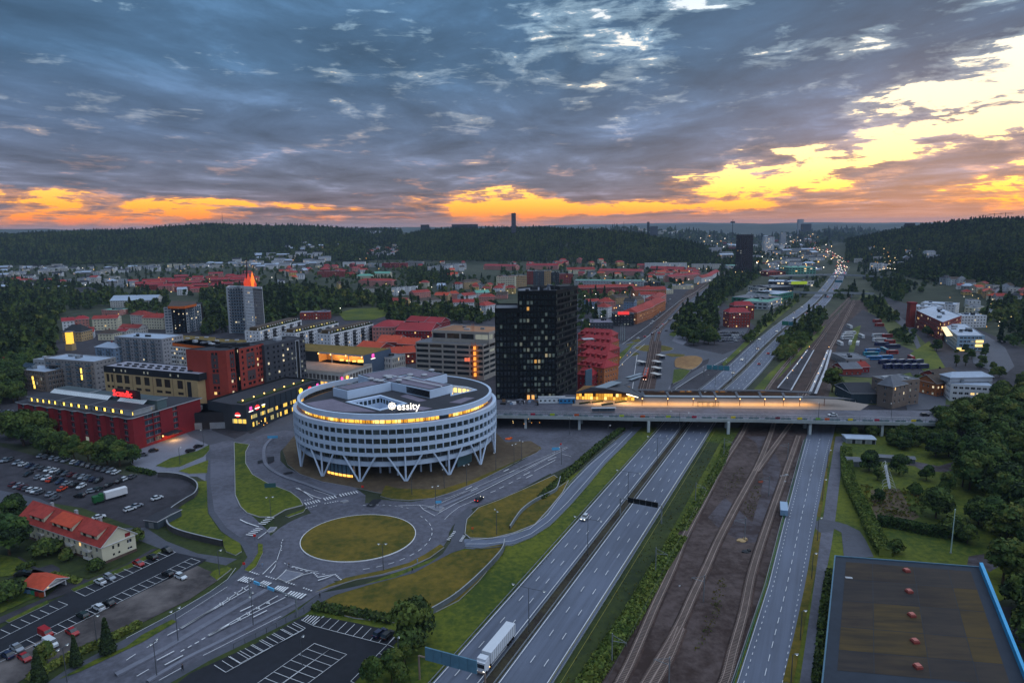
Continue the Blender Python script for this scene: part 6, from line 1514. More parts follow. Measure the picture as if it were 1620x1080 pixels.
def white_high():
 z=47.5;a,b,c,d=at_z(H3,z,(790,364),(985,366),(1078,372),(1178,380));t=zTh('white_apartment_tower','slender white and grey apartment tower left of the terraces','apartment tower',(*b,0))
 ex=(d[0]-7,d[1]+20);fx=(a[0]-5,a[1]+22);W=MB();GL=MB();random.seed(2);rs=zW(1,15,3.05,.7,1.5)
 l=math.dist(a,b);wall(W,GL,a,b,0,z,zC(l,3.0,2.0,.6),rs,.2,1,lit_p=.04)
 l=math.dist(b,c);wall(W,GL,b,c,0,z,zC(l,2.2,1.0,.7),rs,.2,0,lit_p=.04)
 l=math.dist(c,d);wall(W,GL,c,d,0,z-2,zC(l,2.6,.9,.7),rs[:-1],.2,2,lit_p=.04)
 for p,q in((d,ex),(ex,fx),(fx,a)):W.face([(*p,0),(*q,0),(*q,z-1),(*p,z-1)])
 W.link('wall',[white,lightgrey,grey_render],t);GL.link('windows',[glass,lit,lit_dim,lit_pale,white],t,kind='stuff')
 BA=MB();l=math.dist(a,b);dx,dy=(b[0]-a[0])/l,(b[1]-a[1])/l;an=math.atan2(dy,dx)
 for f in range(15):
  BA.box((a[0]+dx*l*.55+dy*.7,a[1]+dy*l*.55-dx*.7,1+f*3.05),(l*.72,1.6,.2),an,0,True);BA.box((a[0]+dx*l*.55+dy*1.45,a[1]+dy*l*.55-dx*1.45,1.2+f*3.05),(l*.72,.08,.95),an,1)
 BA.link('balconies',[concrete,glass_blue],t,kind='stuff');q=ccw([a,b,c,d,ex,fx]);zH(t,q,z-1,roof_grey,.8,boxes=3,seed=1,pm=white);occ(q)
 p=W2([(396,470)])[0];y=760.0;x=(397-810)/1080*y*1.0;s=zTh('lit_church_spire','orange flame-lit pointed spire with dark needle behind the white tower','spire',(x,y,0))
 zz=lambda py:H+y*ray(397,py)[2]/ray(397,py)[1]
 MB().box((x,y+5,0),(16,12,zz(455))).link('nave',[red_brick],s)
 fl=[glow('flame_orange',(1.0,.20,.02),.8),glow('flame_red',(.9,.08,.03),.4),mat('spire_dark',zR(60,30,34),.8,0)]
 for dx,h,r,m in((-5,438,2.4,1),(-1.5,431,2.6,1),(3.0,429,2.3,0),(5.6,443,1.6,1)):
  b=MB();n=6;zb,zm,zt_=zz(456),zz((456+h)/2),zz(h)
  for i in range(n):
   a0,a1=2*PI*i/n,2*PI*(i+1)/n;P=lambda r_,a_,z_:(x+dx+r_*math.cos(a_),y+r_*math.sin(a_),z_)
   b.face([P(r*.7,a0,zb),P(r*.7,a1,zb),P(r,a1,zm),P(r,a0,zm)]);b.face([P(r,a0,zm),P(r,a1,zm),(x+dx,y,zt_)])
  b.link('flame_panel',[fl[m]],s)
 MB().tube((x-3,y,zz(440)),(x-2,y,zz(408)),1.1,5,0,r2=.2).link('needle',[fl[2]],s)
white_high()
def black_high():
 z=27.4;a,b,c,d=at_z(H3,z,(125,580),(205,577),(357,572),(522,548));t=zTh('black_apartment_tower','black apartment tower capped by an orange roof slab','apartment tower',(*c,0))
 W=MB();GL=MB();random.seed(3);rs=zW(1,9,2.9,.7,1.4)
 l=math.dist(a,b);wall(W,GL,a,b,0,z,zC(l,3.2,2.4,.4),rs,.3,1,lit_p=.0);l=math.dist(b,c);wall(W,GL,b,c,0,z,zC(l,4.2,.9,2),rs,.2,0,lit_p=.4)
 l=math.dist(c,d);wall(W,GL,c,d,0,z,zC(l,3,1.8,.6),rs,.2,1,lit_p=.08)
 e,f=(d[0]-8,d[1]+22),(a[0],a[1]+24)
 for p,q in((d,e),(e,f),(f,a)):W.face([(*p,0),(*q,0),(*q,z),(*p,z)])
 W.link('wall',[blackm,lightgrey],t);GL.link('windows',[glass_blue,lit_pale,lit_pale,lit_dim,charcoal],t,kind='stuff')
 BA=MB();l=math.dist(c,d);dx,dy=(d[0]-c[0])/l,(d[1]-c[1])/l;an=math.atan2(dy,dx)
 for k in range(9):
  for s in(.3,.75):BA.box((c[0]+dx*l*s+dy*.7,c[1]+dy*l*s-dx*.7,1+k*2.9),(l*.3,1.5,.2),an,0,True);BA.box((c[0]+dx*l*s+dy*1.4,c[1]+dy*l*s-dx*1.4,1.2+k*2.9),(l*.3,.08,.9),an,1)
 BA.link('balconies',[concrete,glass_blue],t,kind='stuff');q=ccw([a,b,c,d,e,f]);zH(t,q,z-.5,roof_black,.5,boxes=2,pm=charcoal);occ(q)
 o=at_z(H3,29.5,(170,572),(350,572),(478,545),(470,520),(210,515));MB().prism(ccw(o),27.3,29.8,0,1,True).link('roof_slab',[mat('orange_cladding',zR(196,96,40),.8,.1,.5),roof_brown],t)
black_high()
Bt(H4,15,(868,385),(1112,385),40,4,pinkish,'gable',roof_crimson,4,'pink-walled block with crimson roof right of the nearest white terrace','brick block',hip=.6,pitch=3,seed=1,wh=1.8,chim=0)
Bt(H4,13.5,(1122,420),(1500,425),34,4,crimson,'gable',roof_crimson,5,'long crimson block with bright crimson sheet roof behind the orange gabled roofs','brick block',pitch=3,seed=2,lit_p=.15,chim=1)
Bt(H4,11,(700,598),(930,625),18,3,red_brick,'gable',roof_orange,4,'orange gabled school roof nearest the sedum roof','school building',seed=3,eave=.8)
Bt(H4,12,(925,540),(1140,545),22,3,red_brick,'gable',roof_orange,4,'orange school roof with white verge boards in the middle of the group','school building',seed=4,lit_p=.2,eave=.8)
Bt(H4,11.5,(1140,560),(1330,572),18,3,red_brick,'gable',roof_orange,4,'orange school roof farthest right beside the banded office','school building',seed=5,lit_p=.25,eave=.8)
Bt(H4,9,(1090,668),(1330,650),14,2,red_brick,'gable',roof_orange,4,'low orange roof in front of the school group with lit gable','school building',seed=6,lit_p=.4,eave=.8)
Bk(H4,(100,310),(420,300),16,2,red_brick,'flat',roof_mauve,0,'low red hall with mauve lean-to roof behind the middle terrace','hall',z0=0,fh=4)
for i,(x0,x1,y0,y1)in enumerate(((1230,1420,318,330),(1440,1600,330,338))):
 Bt(H4,12,(x0,y0),(x1,y1),20,3,crimson,'gable',roof_crimson,4,('left' if i==0 else 'right')+' one of two crimson roofs rising just behind the long crimson block','brick block',seed=8+i)
def perimeter():
 cols=[((914,624),(948,628),13.0,orange_brick),]
 X=K(640,440,4.5)
 R=[(((1232,680),(1335,690)),11,9,3,crimson,'low crimson roof at the foot of the black tower'),(((1232,610),(1420,640)),14.5,16,4,orange_brick,'brick house with crimson mansard roof nearest the terminal'),(((1232,548),(1440,575)),14.5,16,4,orange_brick,'brick house with crimson roof, second from the terminal'),(((1235,490),(1458,515)),14.5,16,4,red_brick,'brick house with crimson roof, third from the terminal'),(((1235,440),(1470,460)),14.5,16,4,orange_brick,'brick house with crimson roof, fourth from the terminal'),(((1235,395),(1480,410)),14.5,16,4,red_brick,'brick house with crimson roof, farthest of the row behind the black tower')]
 for(a,b),z,d,fl,wm,lab in R:
  p,q=at_z(X,z,a,b);o=zF(p,q,d);occ(o)
  t=block('perimeter_house',lab,'brick block',o,0,fl,(z-.5)/fl,wm,'gable',roof_crimson,pitch=2.8,ww=1.1,rise=4.2,hip=.5,eave=.4,lit_p=.08,group='crimson-roofed houses behind the tower',trim=red_brick,chim=2)
  L=math.dist(o[0],o[1]);dx,dy=(o[1][0]-o[0][0])/L,(o[1][1]-o[0][1])/L;an=math.atan2(dy,dx)
  for i in range(int(L/4.5)):
   s=(i+.7)*4.5;x,y=o[0][0]+dx*s-dy*2.2,o[0][1]+dy*s+dx*2.2
   MB().box((x,y,z),(2.2,3.4,2.3),an,0,top=1).link('dormer',[crimson,roof_crimson],t)
 p=at_z(X,18,(1305,425))[0];o=MB().box((p[0],p[1],17),(9,6,.5),.2).link('skylight',[lightgrey],base=(p[0],p[1],17));o['label']='pale skylight on the crimson roofs right of the black tower';o['category']='skylight'
perimeter()
Bk(T3,(640,700),(770,700),22,4,charcoal,'flat',roof_black,0,'dark low hotel with red rooftop sign beside the tram street','building',lit_p=.3,seed=1)
p=W2(T3((705,640)),11)[0];t=zTh('red_roof_sign','small red glowing roof sign above the dark low hotel','sign',(*p,12));MB().box((*p,12.6),(12,.4,3.2)).link('panel',[glow('dim_red_sign',(1,.05,.05),.5)],t);MB().box((p[0],p[1],11.5),(10,.2,1.1)).link('legs',[charcoal],t)
Bk(T3,(455,720),(640,718),26,2,darkgrey,'flat',roof_mauve,0,'low dark shop hall with white frontage left of the dark hotel','hall',seed=2,lit_p=.1)
Bk(T3,(526,648),(606,652),15,4,white,'gable',roof_red,4,'white four-storey house with red hipped roof north of the tower','house',hip=.9,seed=3)
Bk(T3,(560,615),(655,612),16,4,pinkish,'gable',roof_red,5,'pink house with pyramid red roof behind the white hipped one','house',hip=1,seed=4)
Bk(T3,(475,595),(555,592),12,3,bluish,'gable',roof_red,3,'pale blue house with flat red roof left of the pink pyramid-roofed house','house',seed=5)
Bk(T3,(706,612),(770,615),13,4,bluish,'gable',charcoal,4,'pale blue gabled house between pink and brick houses','house',seed=6)
Bk(T3,(788,600),(835,592),12,4,sand,'gable',roof_brown,4,'sand-coloured gabled house left of the long brick terrace','house',seed=7)
Bk(T3,(790,690),(895,648),18,4,orange_brick,'gable',roof_red,4,'nearest orange brick house of the terrace along the tram street','brick block',hip=.4,seed=8,lit_p=.1)
Bk(T3,(880,650),(970,600),18,4,orange_brick,'gable',roof_red,4,'middle orange brick house of the terrace along the tram street','brick block',hip=.4,seed=9)
Bk(T3,(920,595),(975,560),16,4,pinkish,'gable',roof_red,3,'farthest house of the terrace along the tram street','brick block',hip=.4,seed=10)
Bk(T3,(870,545),(955,548),12,3,offwhite,'gable',roof_red,3,'white gabled house with red roof beside the parked cars of the avenue','house',seed=11)
Bk(T3,(655,565),(735,560),16,3,sand,'gable',roof_brown,3,'brown-roofed house among trees north of the pink house','house',seed=12)
Bk(T3,(425,500),(775,492),16,3,red_brick,'gable',roof_red,4,'very long red-roofed building behind the black tower','brick block',seed=13,name='long_brick_block',chim=3)
Bk(T3,(775,530),(975,525),16,4,orange_brick,'gable',roof_red,4,'long orange brick block with red roof facing the tram street','brick block',seed=14,name='long_brick_block',chim=2)
Bk(T3,(395,445),(835,450),26,2,lightgrey,'flat',roof_teal,0,'long low factory hall with pale green roof','factory hall',fh=4,seed=15,pitch=5,ww=3,extra=1.2)
Bk(T3,(840,450),(945,448),20,2,charcoal,'flat',roof_black,0,'black flat hall right of the pale green factory roof','hall',seed=16)
Bk(T3,(1015,470),(1150,470),26,2,cream,'flat',roof_grey,0,'cream supermarket hall by the tram street','hall',seed=17,lit_p=.3)
Bk(T3,(975,500),(1020,498),16,2,cream,'flat',roof_blue,0,'small cream hall left of the cream supermarket','hall',seed=18)
Bk(T3,(1200,432),(1270,415),14,3,white,'gable',roof_red,4,'white house with red roof nearest the motorway end of the avenue','house',seed=19)
Bk(T3,(1262,412),(1312,385),14,3,white,'gable',roof_crimson,4,'white house with crimson roof second along the avenue end','house',seed=20)
Bk(T3,(1000,425),(1190,405),15,3,pinkish,'gable',roof_crimson,4,'long pink house with crimson roof left of the avenue end','brick block',seed=21)
Bk(T3,(870,365),(1080,372),18,3,red_brick,'gable',roof_crimson,5,'broad crimson-roofed school far up the avenue','school building',seed=22)
Bk(T3,(840,345),(1105,345),18,5,white,'flat',roof_grey,0,'long white stepped apartment row at the forest foot, left one','apartment block',seed=23,pitch=4)
Bk(T3,(1138,345),(1322,345),18,4,offwhite,'flat',roof_grey,0,'long white stepped apartment row at the forest foot, right one','apartment block',seed=24,pitch=4)
Bk(T3,(1265,300),(1350,305),20,4,cream,'flat',roof_grey,0,'cream block with lit windows behind the right apartment row','apartment block',seed=25,lit_p=.5)
Bk(T3,(0,465),(92,462),18,7,sand,'flat',roof_grey,0,'sand-coloured banded high block left of the tall mixed row','apartment block',seed=30,pitch=3,ww=2.2)
Bk(T3,(95,440),(133,440),16,8,red_brick,'flat',roof_grey,0,'narrow red slab in the tall mixed row','apartment block',seed=31)
Bk(T3,(134,455),(202,455),16,9,darkgrey,'flat',roof_black,0,'dark slab with pale balconies in the tall mixed row','apartment block',seed=32,balc=(0,))
Bk(T3,(203,452),(246,452),18,9,sand,'flat',roof_grey,0,'sand-coloured tower in the tall mixed row','apartment block',seed=33)
Bk(T3,(247,452),(296,452),16,8,charcoal,'flat',roof_black,0,'charcoal slab with sand edge in the tall mixed row','apartment block',seed=34,balc=(0,))
Bk(T3,(300,435),(383,435),16,6,red_brick,'flat',roof_grey,0,'red brick slab at the right end of the tall mixed row','apartment block',seed=35,pitch=3)
Bk(T2,(1522,470),(1640,470),18,7,cream,'flat',roof_red,0,'cream banded slab left of the sand-coloured high block','apartment block',seed=36,pitch=3,ww=2)
Bk(T3,(90,345),(290,345),18,3,pinkish,'gable',roof_crimson,5,'pink long house with crimson roof behind the mixed row, left','brick block',seed=37)
Bk(T3,(350,375),(525,372),20,3,cream,'gable',roof_red,5,'cream long house with red roof behind the mixed row, right','brick block',seed=38)
Bk(T3,(548,380),(820,385),22,3,pinkish,'gable',roof_crimson,4,'row house with dull crimson roof at the forest foot','brick block',seed=39)
for i,(a,b,d,fl,wm,rm,lab)in enumerate((((852,588),(952,590),14,3,yellowish,roof_red,'yellow house with red roof at the edge of the dark park'),((1035,592),(1175,580),14,3,offwhite,roof_brown,'white house with dark maroon roof right of the yellow house'),((1245,600),(1380,598),14,3,white,roof_red,'white house with red hipped roof above the green tree belt'),((1455,640),(1520,628),16,4,white,roof_red,'white house with balconies left of the black tower top'),((1318,555),(1395,545),13,3,white,roof_red,'white house with red roof and gable dormer, second row'),((1412,562),(1515,560),14,3,pinkish,roof_red,'pink-grey house with orange-red roof, second row'),((1130,548),(1215,550),14,3,sand,roof_orange,'ochre house with orange hipped roof, left of its pair'),((1220,540),(1288,538),13,3,pinkish,roof_orange,'ochre house with orange hipped roof, right of its pair'),((1000,535),(1105,525),13,3,pinkish,roof_red,'brick terrace with stepped red roof beside the white slabs'),((1320,470),(1420,462),14,4,sand,roof_brown,'sand-coloured brown-roofed house beside the tree row'),((1395,520),(1480,515),13,2,offwhite,roof_teal,'low house with pale green roof among trees'),((1500,500),(1560,500),12,3,white,roof_red,'white red-roofed house in front of the cream slab'),((1520,530),(1590,530),12,2,pinkish,roof_brown,'brown-roofed low house next to the black tower top'),((1038,462),(1090,462),11,3,cream,roof_red,'small red-roofed cream house left of the blue chapel'),((1145,470),(1195,470),11,2,bluish,roof_blue,'blue chapel-like house with pointed roof'),((650,448),(860,450),22,3,pinkish,roof_red,'broad complex with red-brown roofs beside the dark park'),((745,398),(845,398),18,3,cream,roof_teal,'cream school with verdigris roof, right one'),((635,405),(730,405),16,2,cream,roof_teal,'cream school with verdigris roof, left one'),((525,470),(555,468),10,3,yellowish,roof_brown,'small yellow house in the trees left of the complex'),((680,490),(760,488),12,2,offwhite,roof_brown,'grey-roofed villa group just below the complex'))):
 Bk(T2,a,b,d,fl,wm,'gable',rm,3.6,lab,'house',hip=.7 if i%2 else 0,seed=i+50)
for i in range(4):
 Bk(T2,(858+i*40,512-i*3),(893+i*40,512-i*3),16,4,white,'flat',roof_grey,0,'white flat-roofed slab, '+zn(i)+' from the left of the four above the yellow house','apartment block',group='four white slabs',seed=70+i)
for i in range(6):
 Bk(T2,(1172+i*28,372-i*5),(1192+i*28,370-i*5),40,5,white if i%2==0 else lightgrey,'flat',charcoal,0,'pale end-on apartment slab, '+zn(i)+' from the left of six at the forest foot','apartment block',group='six end-on slabs',seed=80+i)
Bk(T2,(797,335),(945,335),22,4,crimson,'flat',roof_crimson,0,'large crimson factory block below the valley village','factory',seed=90)
Bk(T2,(945,325),(1050,325),22,4,grey_render,'flat',roof_grey,0,'grey factory block joined right of the crimson one','factory',seed=91)
Bk(T2,(550,328),(690,326),22,4,white,'flat',roof_grey,0,'white office row left of the crimson factory','building',seed=92)
Bk(T2,(700,330),(795,330),18,3,lightgrey,'flat',roof_blue,0,'pale block between white office row and crimson factory','building',seed=93)
Bk(T2,(868,270),(975,272),26,3,roof_teal,'flat',roof_teal,0,'pale green hall on the slope above the crimson factory','hall',seed=94)
Bk(T2,(390,395),(560,392),20,4,red_brick,'flat',roof_red,0,'red brick flats with balconies in the middle distance','apartment block',seed=95)
Bk(T2,(1440,345),(1640,350),22,3,pinkish,'gable',roof_crimson,4,'long pink row with crimson roof above the houses','brick block',seed=96)
Bk(T2,(390,335),(460,332),18,2,cream,'flat',roof_blue,0,'cream hall with pale flat roof in the far suburb','hall',seed=97,lit_p=.4)
for i,(a,b,d,fl,wm,rk,rm,rise,lab,cat)in enumerate((((400,748),(478,742),15,4,white,'gable',roof_crimson,3,'white flats with crimson roof, left of the group behind the pale roofs','apartment block'),((478,735),(570,728),15,4,pinkish,'gable',roof_crimson,3,'pink and white flats with crimson roof, middle of the group','apartment block'),((590,732),(750,725),15,4,cream,'gable',roof_red,3,'cream flats with dull red roof, right of the group','apartment block'),((500,785),(598,778),13,2,white,'gable',roof_red,4,'white gabled house with red roof before the flats','house'),((830,700),(905,705),16,4,offwhite,'gable',roof_red,4,'cream balcony house with red hipped roof left of the black tower block','house'),((905,722),(1035,725),16,4,cream,'gable',roof_red,4,'cream balcony house with red roof nearest the black tower block','house'),((755,752),(880,755),13,2,offwhite,'gable',roof_red,3,'low white house with red roof below the balcony houses','house'),((622,792),(720,792),13,2,cream,'gable',roof_brown,3,'small house with dark red hipped roof behind the large grey block','house'),((735,775),(800,776),11,2,offwhite,'gable',roof_crimson,2,'small crimson-roofed house between low white house and grey block','house'),((645,632),(760,634),20,2,pinkish,'flat',roof_teal,0,'low hall with bright verdigris roof above the cream flats','hall'),((400,800),(520,800),16,3,sand,'gable',charcoal,6,'tall dark-roofed church hall beside the yellow lit tower','church'),((218,845),(312,840),12,1,red_brick,'gable',roof_orange,3,'low orange-roofed house at the left wood edge','house'),((700,585),(990,580),26,3,offwhite,'gable',roof_blue,6,'big pale market hall with bluish gabled roof','hall'),((440,515),(620,505),30,2,darkgrey,'gable',roof_black,6,'broad navy-roofed hall beyond the left woods','hall'),((345,490),(440,480),20,2,lightgrey,'gable',roof_blue,3,'pale-roofed hall left of the navy-roofed hall','hall'),((1122,508),(1180,506),16,3,white,'gable',roof_blue,3,'white arched-roof block in front of the red terraces','building'),((1165,310),(1225,308),20,8,white,'flat',roof_grey,0,'far white tower block, left of two at the ridge foot','apartment tower'),((1448,278),(1538,276),20,8,white,'flat',roof_grey,0,'far white tower block, right of two at the ridge foot','apartment tower'),((1060,335),(1160,332),22,3,cream,'flat',roof_grey,0,'long cream low block before the left far tower','apartment block'),((0,575),(18,560),10,2,white,'gable',roof_orange,3,'white house with orange roof cut by the left picture border','house'),((65,1000),(118,985),14,2,sand,'gable',roof_orange,4,'brown-brick house behind the low brown-grey block','house'))):
 Bk(T1,a,b,d,fl,wm,rk,rm,rise,lab,cat,seed=100+i,hip=.6 if(i%3==1 and rk=='gable')else 0)
p=W2(T1((450,855)),0)[0];t=zTh('lit_glass_tower','small square tower glowing yellow beside the dark-roofed church hall','tower',(*p,0));MB().box((*p,0),(6,6,6)).link('base',[sand],t)
for i in range(4):MB().box((p[0],p[1]-.2,6+i*2.6),(4.4,4.4,2.3)).link('lit_panel',[glow('yellow_tower_light',(1,.55,.06),.8)],t)
MB().box((*p,16.5),(6.2,6.2,.5)).link('roof',[roof_grey],t)
def brown_house():
 z0=2.0;a,b,c=W2(BR2((1118,250),(1245,278),(1365,240)),z0)
 t=zTh('grey_brown_gabled_house','grey-brown three-storey house with pointed gable at the bridge end','house',(*b,z0));o=zF(a,b,14);occ(o)
 W=MB();GL=MB();L=math.dist(a,b);z1=13.5;random.seed(1)
 wall(W,GL,o[0],o[1],z0-2,z1,zC(L,5.5,1.3,2),zW(z0,3,3.7,1.2,1.7),.2,0,lit_p=.0)
 for i in(1,2,3):wall(W,GL,o[i],o[(i+1)%4],z0-2,z1,zC(14,4.5,1.2,1.5),zW(z0,3,3.7,1.2,1.7),.2,0,lit_p=.2)
 W.link('wall',[mat('grey_brown_render',zR(118,104,96),.9,.1,.5)],t);zP(GL,'window',GLM,t)
 q=[o[1],o[2],o[3],o[0]];zG(t,q,z1,5,roof_grey,MAT['grey_brown_render'],.5,.9)
 c2=(o[1][0]+1,o[1][1]+4);o2=zF(c2,(c2[0]+20,c2[1]+6),14);block('grey_brown_rear_house','grey-brown rear wing with yellow balcony window right of the gabled house','house',o2,0,4,3.7,MAT['grey_brown_render'],'flat',roof_grey,pitch=4,seed=9,lit_p=.1);occ(o2)
 sh=zF(*W2(BR2((895,262),(1110,262)),0),22);block('black_shed','wide black-roofed shed left of the grey-brown gabled house','shed',sh,0,1,6,mat('blue_black_board',zR(44,60,72),.8,.1,1),'gable',roof_black,pitch=9,ww=1.2,rise=4,chim=0);occ(sh)
brown_house()
Bk(A4,(1148,615),(1432,632),20,3,white,'flat',roof_blue,0,'white three-storey office with pale roof pavilion east of the bridge','office building',z0=0,fh=3.3,seed=2,pitch=3,ww=2,lit_p=.03,winparts=1)
p=W2(A4((1290,490)),11)[0];t=zTh('roof_pavilion','pale pavilion with pyramid roof on top of the white three-storey office','pavilion',(*p,10.3));q=zF((p[0]-13,p[1]),(p[0]+13,p[1]+1),9);MB().prism(ccw(q),10.3,13.5,0,0).link('wall',[lightgrey],t);zG(t,q,13.5,2.3,roof_blue,lightgrey,.6,.9)
Bk(A4,(1060,590),(1135,580),14,2,orange_brick,'gable',roof_brown,4,'orange brick house left of the white office, lit by street lamps','house',seed=3,lit_p=.4,fh=4)
Bk(A4,(1070,520),(1200,500),12,2,red_brick,'gable',roof_brown,3,'dark red shed roof behind the orange brick house','shed',seed=4)
Bk(A4,(475,455),(590,452),14,1,red_brick,'gable',roof_grey,3,'low red brick depot building under the grey workshop roof','depot building',seed=5,fh=4.5,pitch=4)
Bk(A4,(590,440),(640,436),10,1,crimson,'gable',roof_red,3,'small crimson annexe right of the red brick depot building','depot building',seed=6,fh=4)
Bk(A4,(490,395),(640,395),26,1,grey_render,'flat',roof_grey,0,'grey flat workshop with two lit roof lights in the bus yard','workshop',seed=7,fh=5)
def glass_works():
 a,b,c=W2(A4((1090,215),(1190,300),(1362,300)));z=13
 nx=((a[0]-b[0]),(a[1]-b[1]));o=[b,c,(c[0]+nx[0],c[1]+nx[1]),a];occ(o)
 block('glazed_office','long pale glass-fronted office with glowing yellow corner at the east car park','office building',o,0,4,3.1,mat('pale_blue_panel',zR(132,156,178),.6,.06,.6),'flat',roof_blue,pitch=3,ww=2.2,lit_p=.05,boxes=8,seed=4,trim=lightgrey)
 for(s,z0,h)in((.82,7,2.4),(.82,3.6,2.4),(.15,.3,3.0)):
  p=(b[0]+(c[0]-b[0])*s,b[1]+(c[1]-b[1])*s-.4);o_=MB().box((*p,z0),(6,.3,h*.8),math.atan2(c[1]-b[1],c[0]-b[0])).link('lit_window',[glow('works_light',(1,.66,.2),1.1)],base=(*p,z0));o_['label']={7:'upper',3.6:'middle',.3:'ground floor'}[z0]+' glowing window field of the glass-fronted office';o_['category']='lit window'
 p=at_z(A4,13.3,(1095,150),(1130,148),(1170,205),(1130,210));o_=MB().face([(x,y,13.6)for x,y in ccw(p)]).link('roof_light',[glow('rooflight',(1,.75,.4),.8)],base=(*p[0],13.6));o_['label']='long glowing roof light on the glass-fronted office';o_['category']='roof light'
 a,b,c=W2(A4((930,150),(1095,240),(1215,190)));o=[b,c,(c[0]+a[0]-b[0],c[1]+a[1]-b[1]),a];occ(o)
 block('brick_factory','long red brick factory with lit facade and square tower beyond the glass office','factory',o,0,4,4.2,red_brick,'flat',roof_blue,pitch=4,ww=2,wh=2,lit_p=.25,boxes=8,seed=6)
 p=a;t=zTh('factory_tower','square brick tower at the far end of the brick factory','tower',(*p,0));MB().box((p[0]-4,p[1]+2,0),(6,6,24)).link('shaft',[red_brick],t);MB().box((p[0]-4,p[1]+2,24),(7,7,1.5)).link('cap',[crimson],t)
 for i,(a,b,d,fl,lab)in enumerate((((880,90),(925,108),30,5,'white block left of the factory tower'),((960,80),(1180,95),24,5,'white long block behind the brick factory'),((1215,155),(1378,152),20,4,'white three-band office right of the brick factory'))):
  Bk(A4,a,b,d,fl,white,'flat',roof_blue,0,lab,'office building',seed=120+i,lit_p=.1)
glass_works()
Bk(A3,(1372,155),(1505,152),16,5,red_brick,'gable',roof_crimson,4,'red brick office with crimson tower roof beside the motorway bank','office building',seed=8,hip=.5,lit_p=.25,fh=3.1,pitch=3)
Bk(A3,(1400,100),(1530,98),14,5,red_brick,'gable',roof_crimson,4,'rear wing of the red brick office with crimson roof','office building',seed=9,hip=.5,lit_p=.2)
for i,(k,a,b,d,fl,wm,rm,lab,lp)in enumerate(((T3,(1455,590),(1620,600),60,2,lightgrey,roof_teal,'wide pale green-roofed warehouse behind the red brick office',.1),(T4,(0,580),(95,560),50,2,green_metal,roof_grey,'green-framed car showroom nearest the motorway',.3),(T4,(60,545),(158,525),40,2,green_metal,roof_blue,'second green-framed showroom with pale roof',.3),(T4,(0,500),(160,490),40,2,charcoal,roof_grey,'dark warehouse between green showroom and flyover',.1),(T4,(0,455),(230,460),45,2,darkgrey,roof_blue,'long dark hall with blue-grey roof before the lime sign',.15),(T4,(230,455),(290,452),30,2,offwhite,roof_grey,'small white hall right of the long dark hall',.2),(T4,(130,390),(300,388),50,4,roof_teal,roof_teal,'pale green office box beside the flyover',.1),(T4,(0,390),(110,388),40,2,red_brick,roof_red,'brick hall with red roof left of the pale green box',.2),(T3,(1480,540),(1620,545),40,2,lightgrey,roof_grey,'pale warehouse beyond the wide green-roofed one',.1),(T3,(1560,500),(1640,498),35,2,offwhite,roof_grey,'low white warehouse at the edge of the industrial estate',.1),(T3,(1360,345),(1460,345),40,2,lightgrey,roof_teal,'pale blue market hall at the avenue end',.2))):
 Bk(k,a,b,d,fl,wm,'flat',rm,0,lab,'warehouse',fh=4.5,seed=130+i,lit_p=lp,pitch=6,ww=4,wh=2,glaze=False)
p=W2(T4((196,462)))[0];o=MB().box((*p,6),(26,.6,5)).link('lime_sign',[glow('lime_light',(.7,1,.05),.2)],base=(*p,6));o['label']='lime green glowing sign by the motorway industrial estate';o['category']='sign'
for i,(a,b,d,fl,wm,lab,lp)in enumerate((((572,262),(655,262),40,5,orange_brick,'round orange lit block, left of the hillside office group',.5),((745,268),(830,268),36,5,orange_brick,'orange lit block, right of the hillside office group',.4),((640,370),(720,372),30,6,white,'white slab front left in the hillside office group',.2),((722,365),(835,368),30,5,white,'white slab front middle in the hillside office group',.3),((840,362),(915,362),26,6,lightgrey,'grey slab front right in the hillside office group',.2),((650,310),(735,312),26,5,lightgrey,'pale slab in the second row of the hillside office group',.2),((740,305),(850,305),26,4,white,'white slab in the second row of the hillside office group',.3),((895,310),(1000,312),26,4,white,'white slab at the right end of the hillside office group',.2))):
 Bk(T4,a,b,d,fl,wm,'flat',roof_grey,0,lab,'office building',fh=3.4,seed=150+i,lit_p=lp,pitch=5,ww=3)
def skyline(px,pyt,D,w,d,wm,lab,cat,name,lp=.06,zb=None):
 r_=ray(px,pyt);a_=math.atan2(r_[0],r_[1]);x,y=D*math.sin(a_),D*math.cos(a_)
 zt=H+y*r_[2]/r_[1];zb=hz_at(x,y)-3 if zb is None else zb
 q=zF((x-w/2,y),(x+w/2,y),d);fl=max(2,int((zt-zb)/4.2));occ(q)
 return block(name,lab,cat,q,zb,fl,(zt-zb-.5)/fl,wm,'flat',charcoal,pitch=max(4,w/6),ww=max(2.4,w/11),wh=1.8,lit_p=lp,glaze=False,boxes=1)
skyline(1182,371,1500,27,26,mat('maroon_black',zR(40,30,34),.6,.1,.3),'far dark tower with lit roof edge beside the motorway bend','office tower','dark_office_tower',.06)
skyline(812.5,337,2150,14,12,mat('skyline_grey',zR(74,78,92),.8,0),'slim square tower on the wooded hill against the sunset','tower','hilltop_tower',0)
skyline(1268,347,5200,34,30,lightgrey,'tall pale skyscraper on the far city horizon','skyscraper','skyscraper',.02)
skyline(1277,354,4800,56,30,charcoal,'dark rounded block beside the far skyscraper','office tower','dark_block',.02)
skyline(1442,353,2700,26,18,charcoal,'square dark building on the saddle of the right hill','building','hilltop_building',0)
skyline(1026,351,3900,12,12,charcoal,'thin dark block on the far ridge above the valley','tower','ridge_tower',0)
skyline(1035,358,3900,40,14,darkgrey,'low dark building beside the thin block on the far ridge','building','ridge_building',0)
skyline(1218,375,2600,34,24,white,'white lit high block beside the motorway lights','office building','white_office_block',.2)
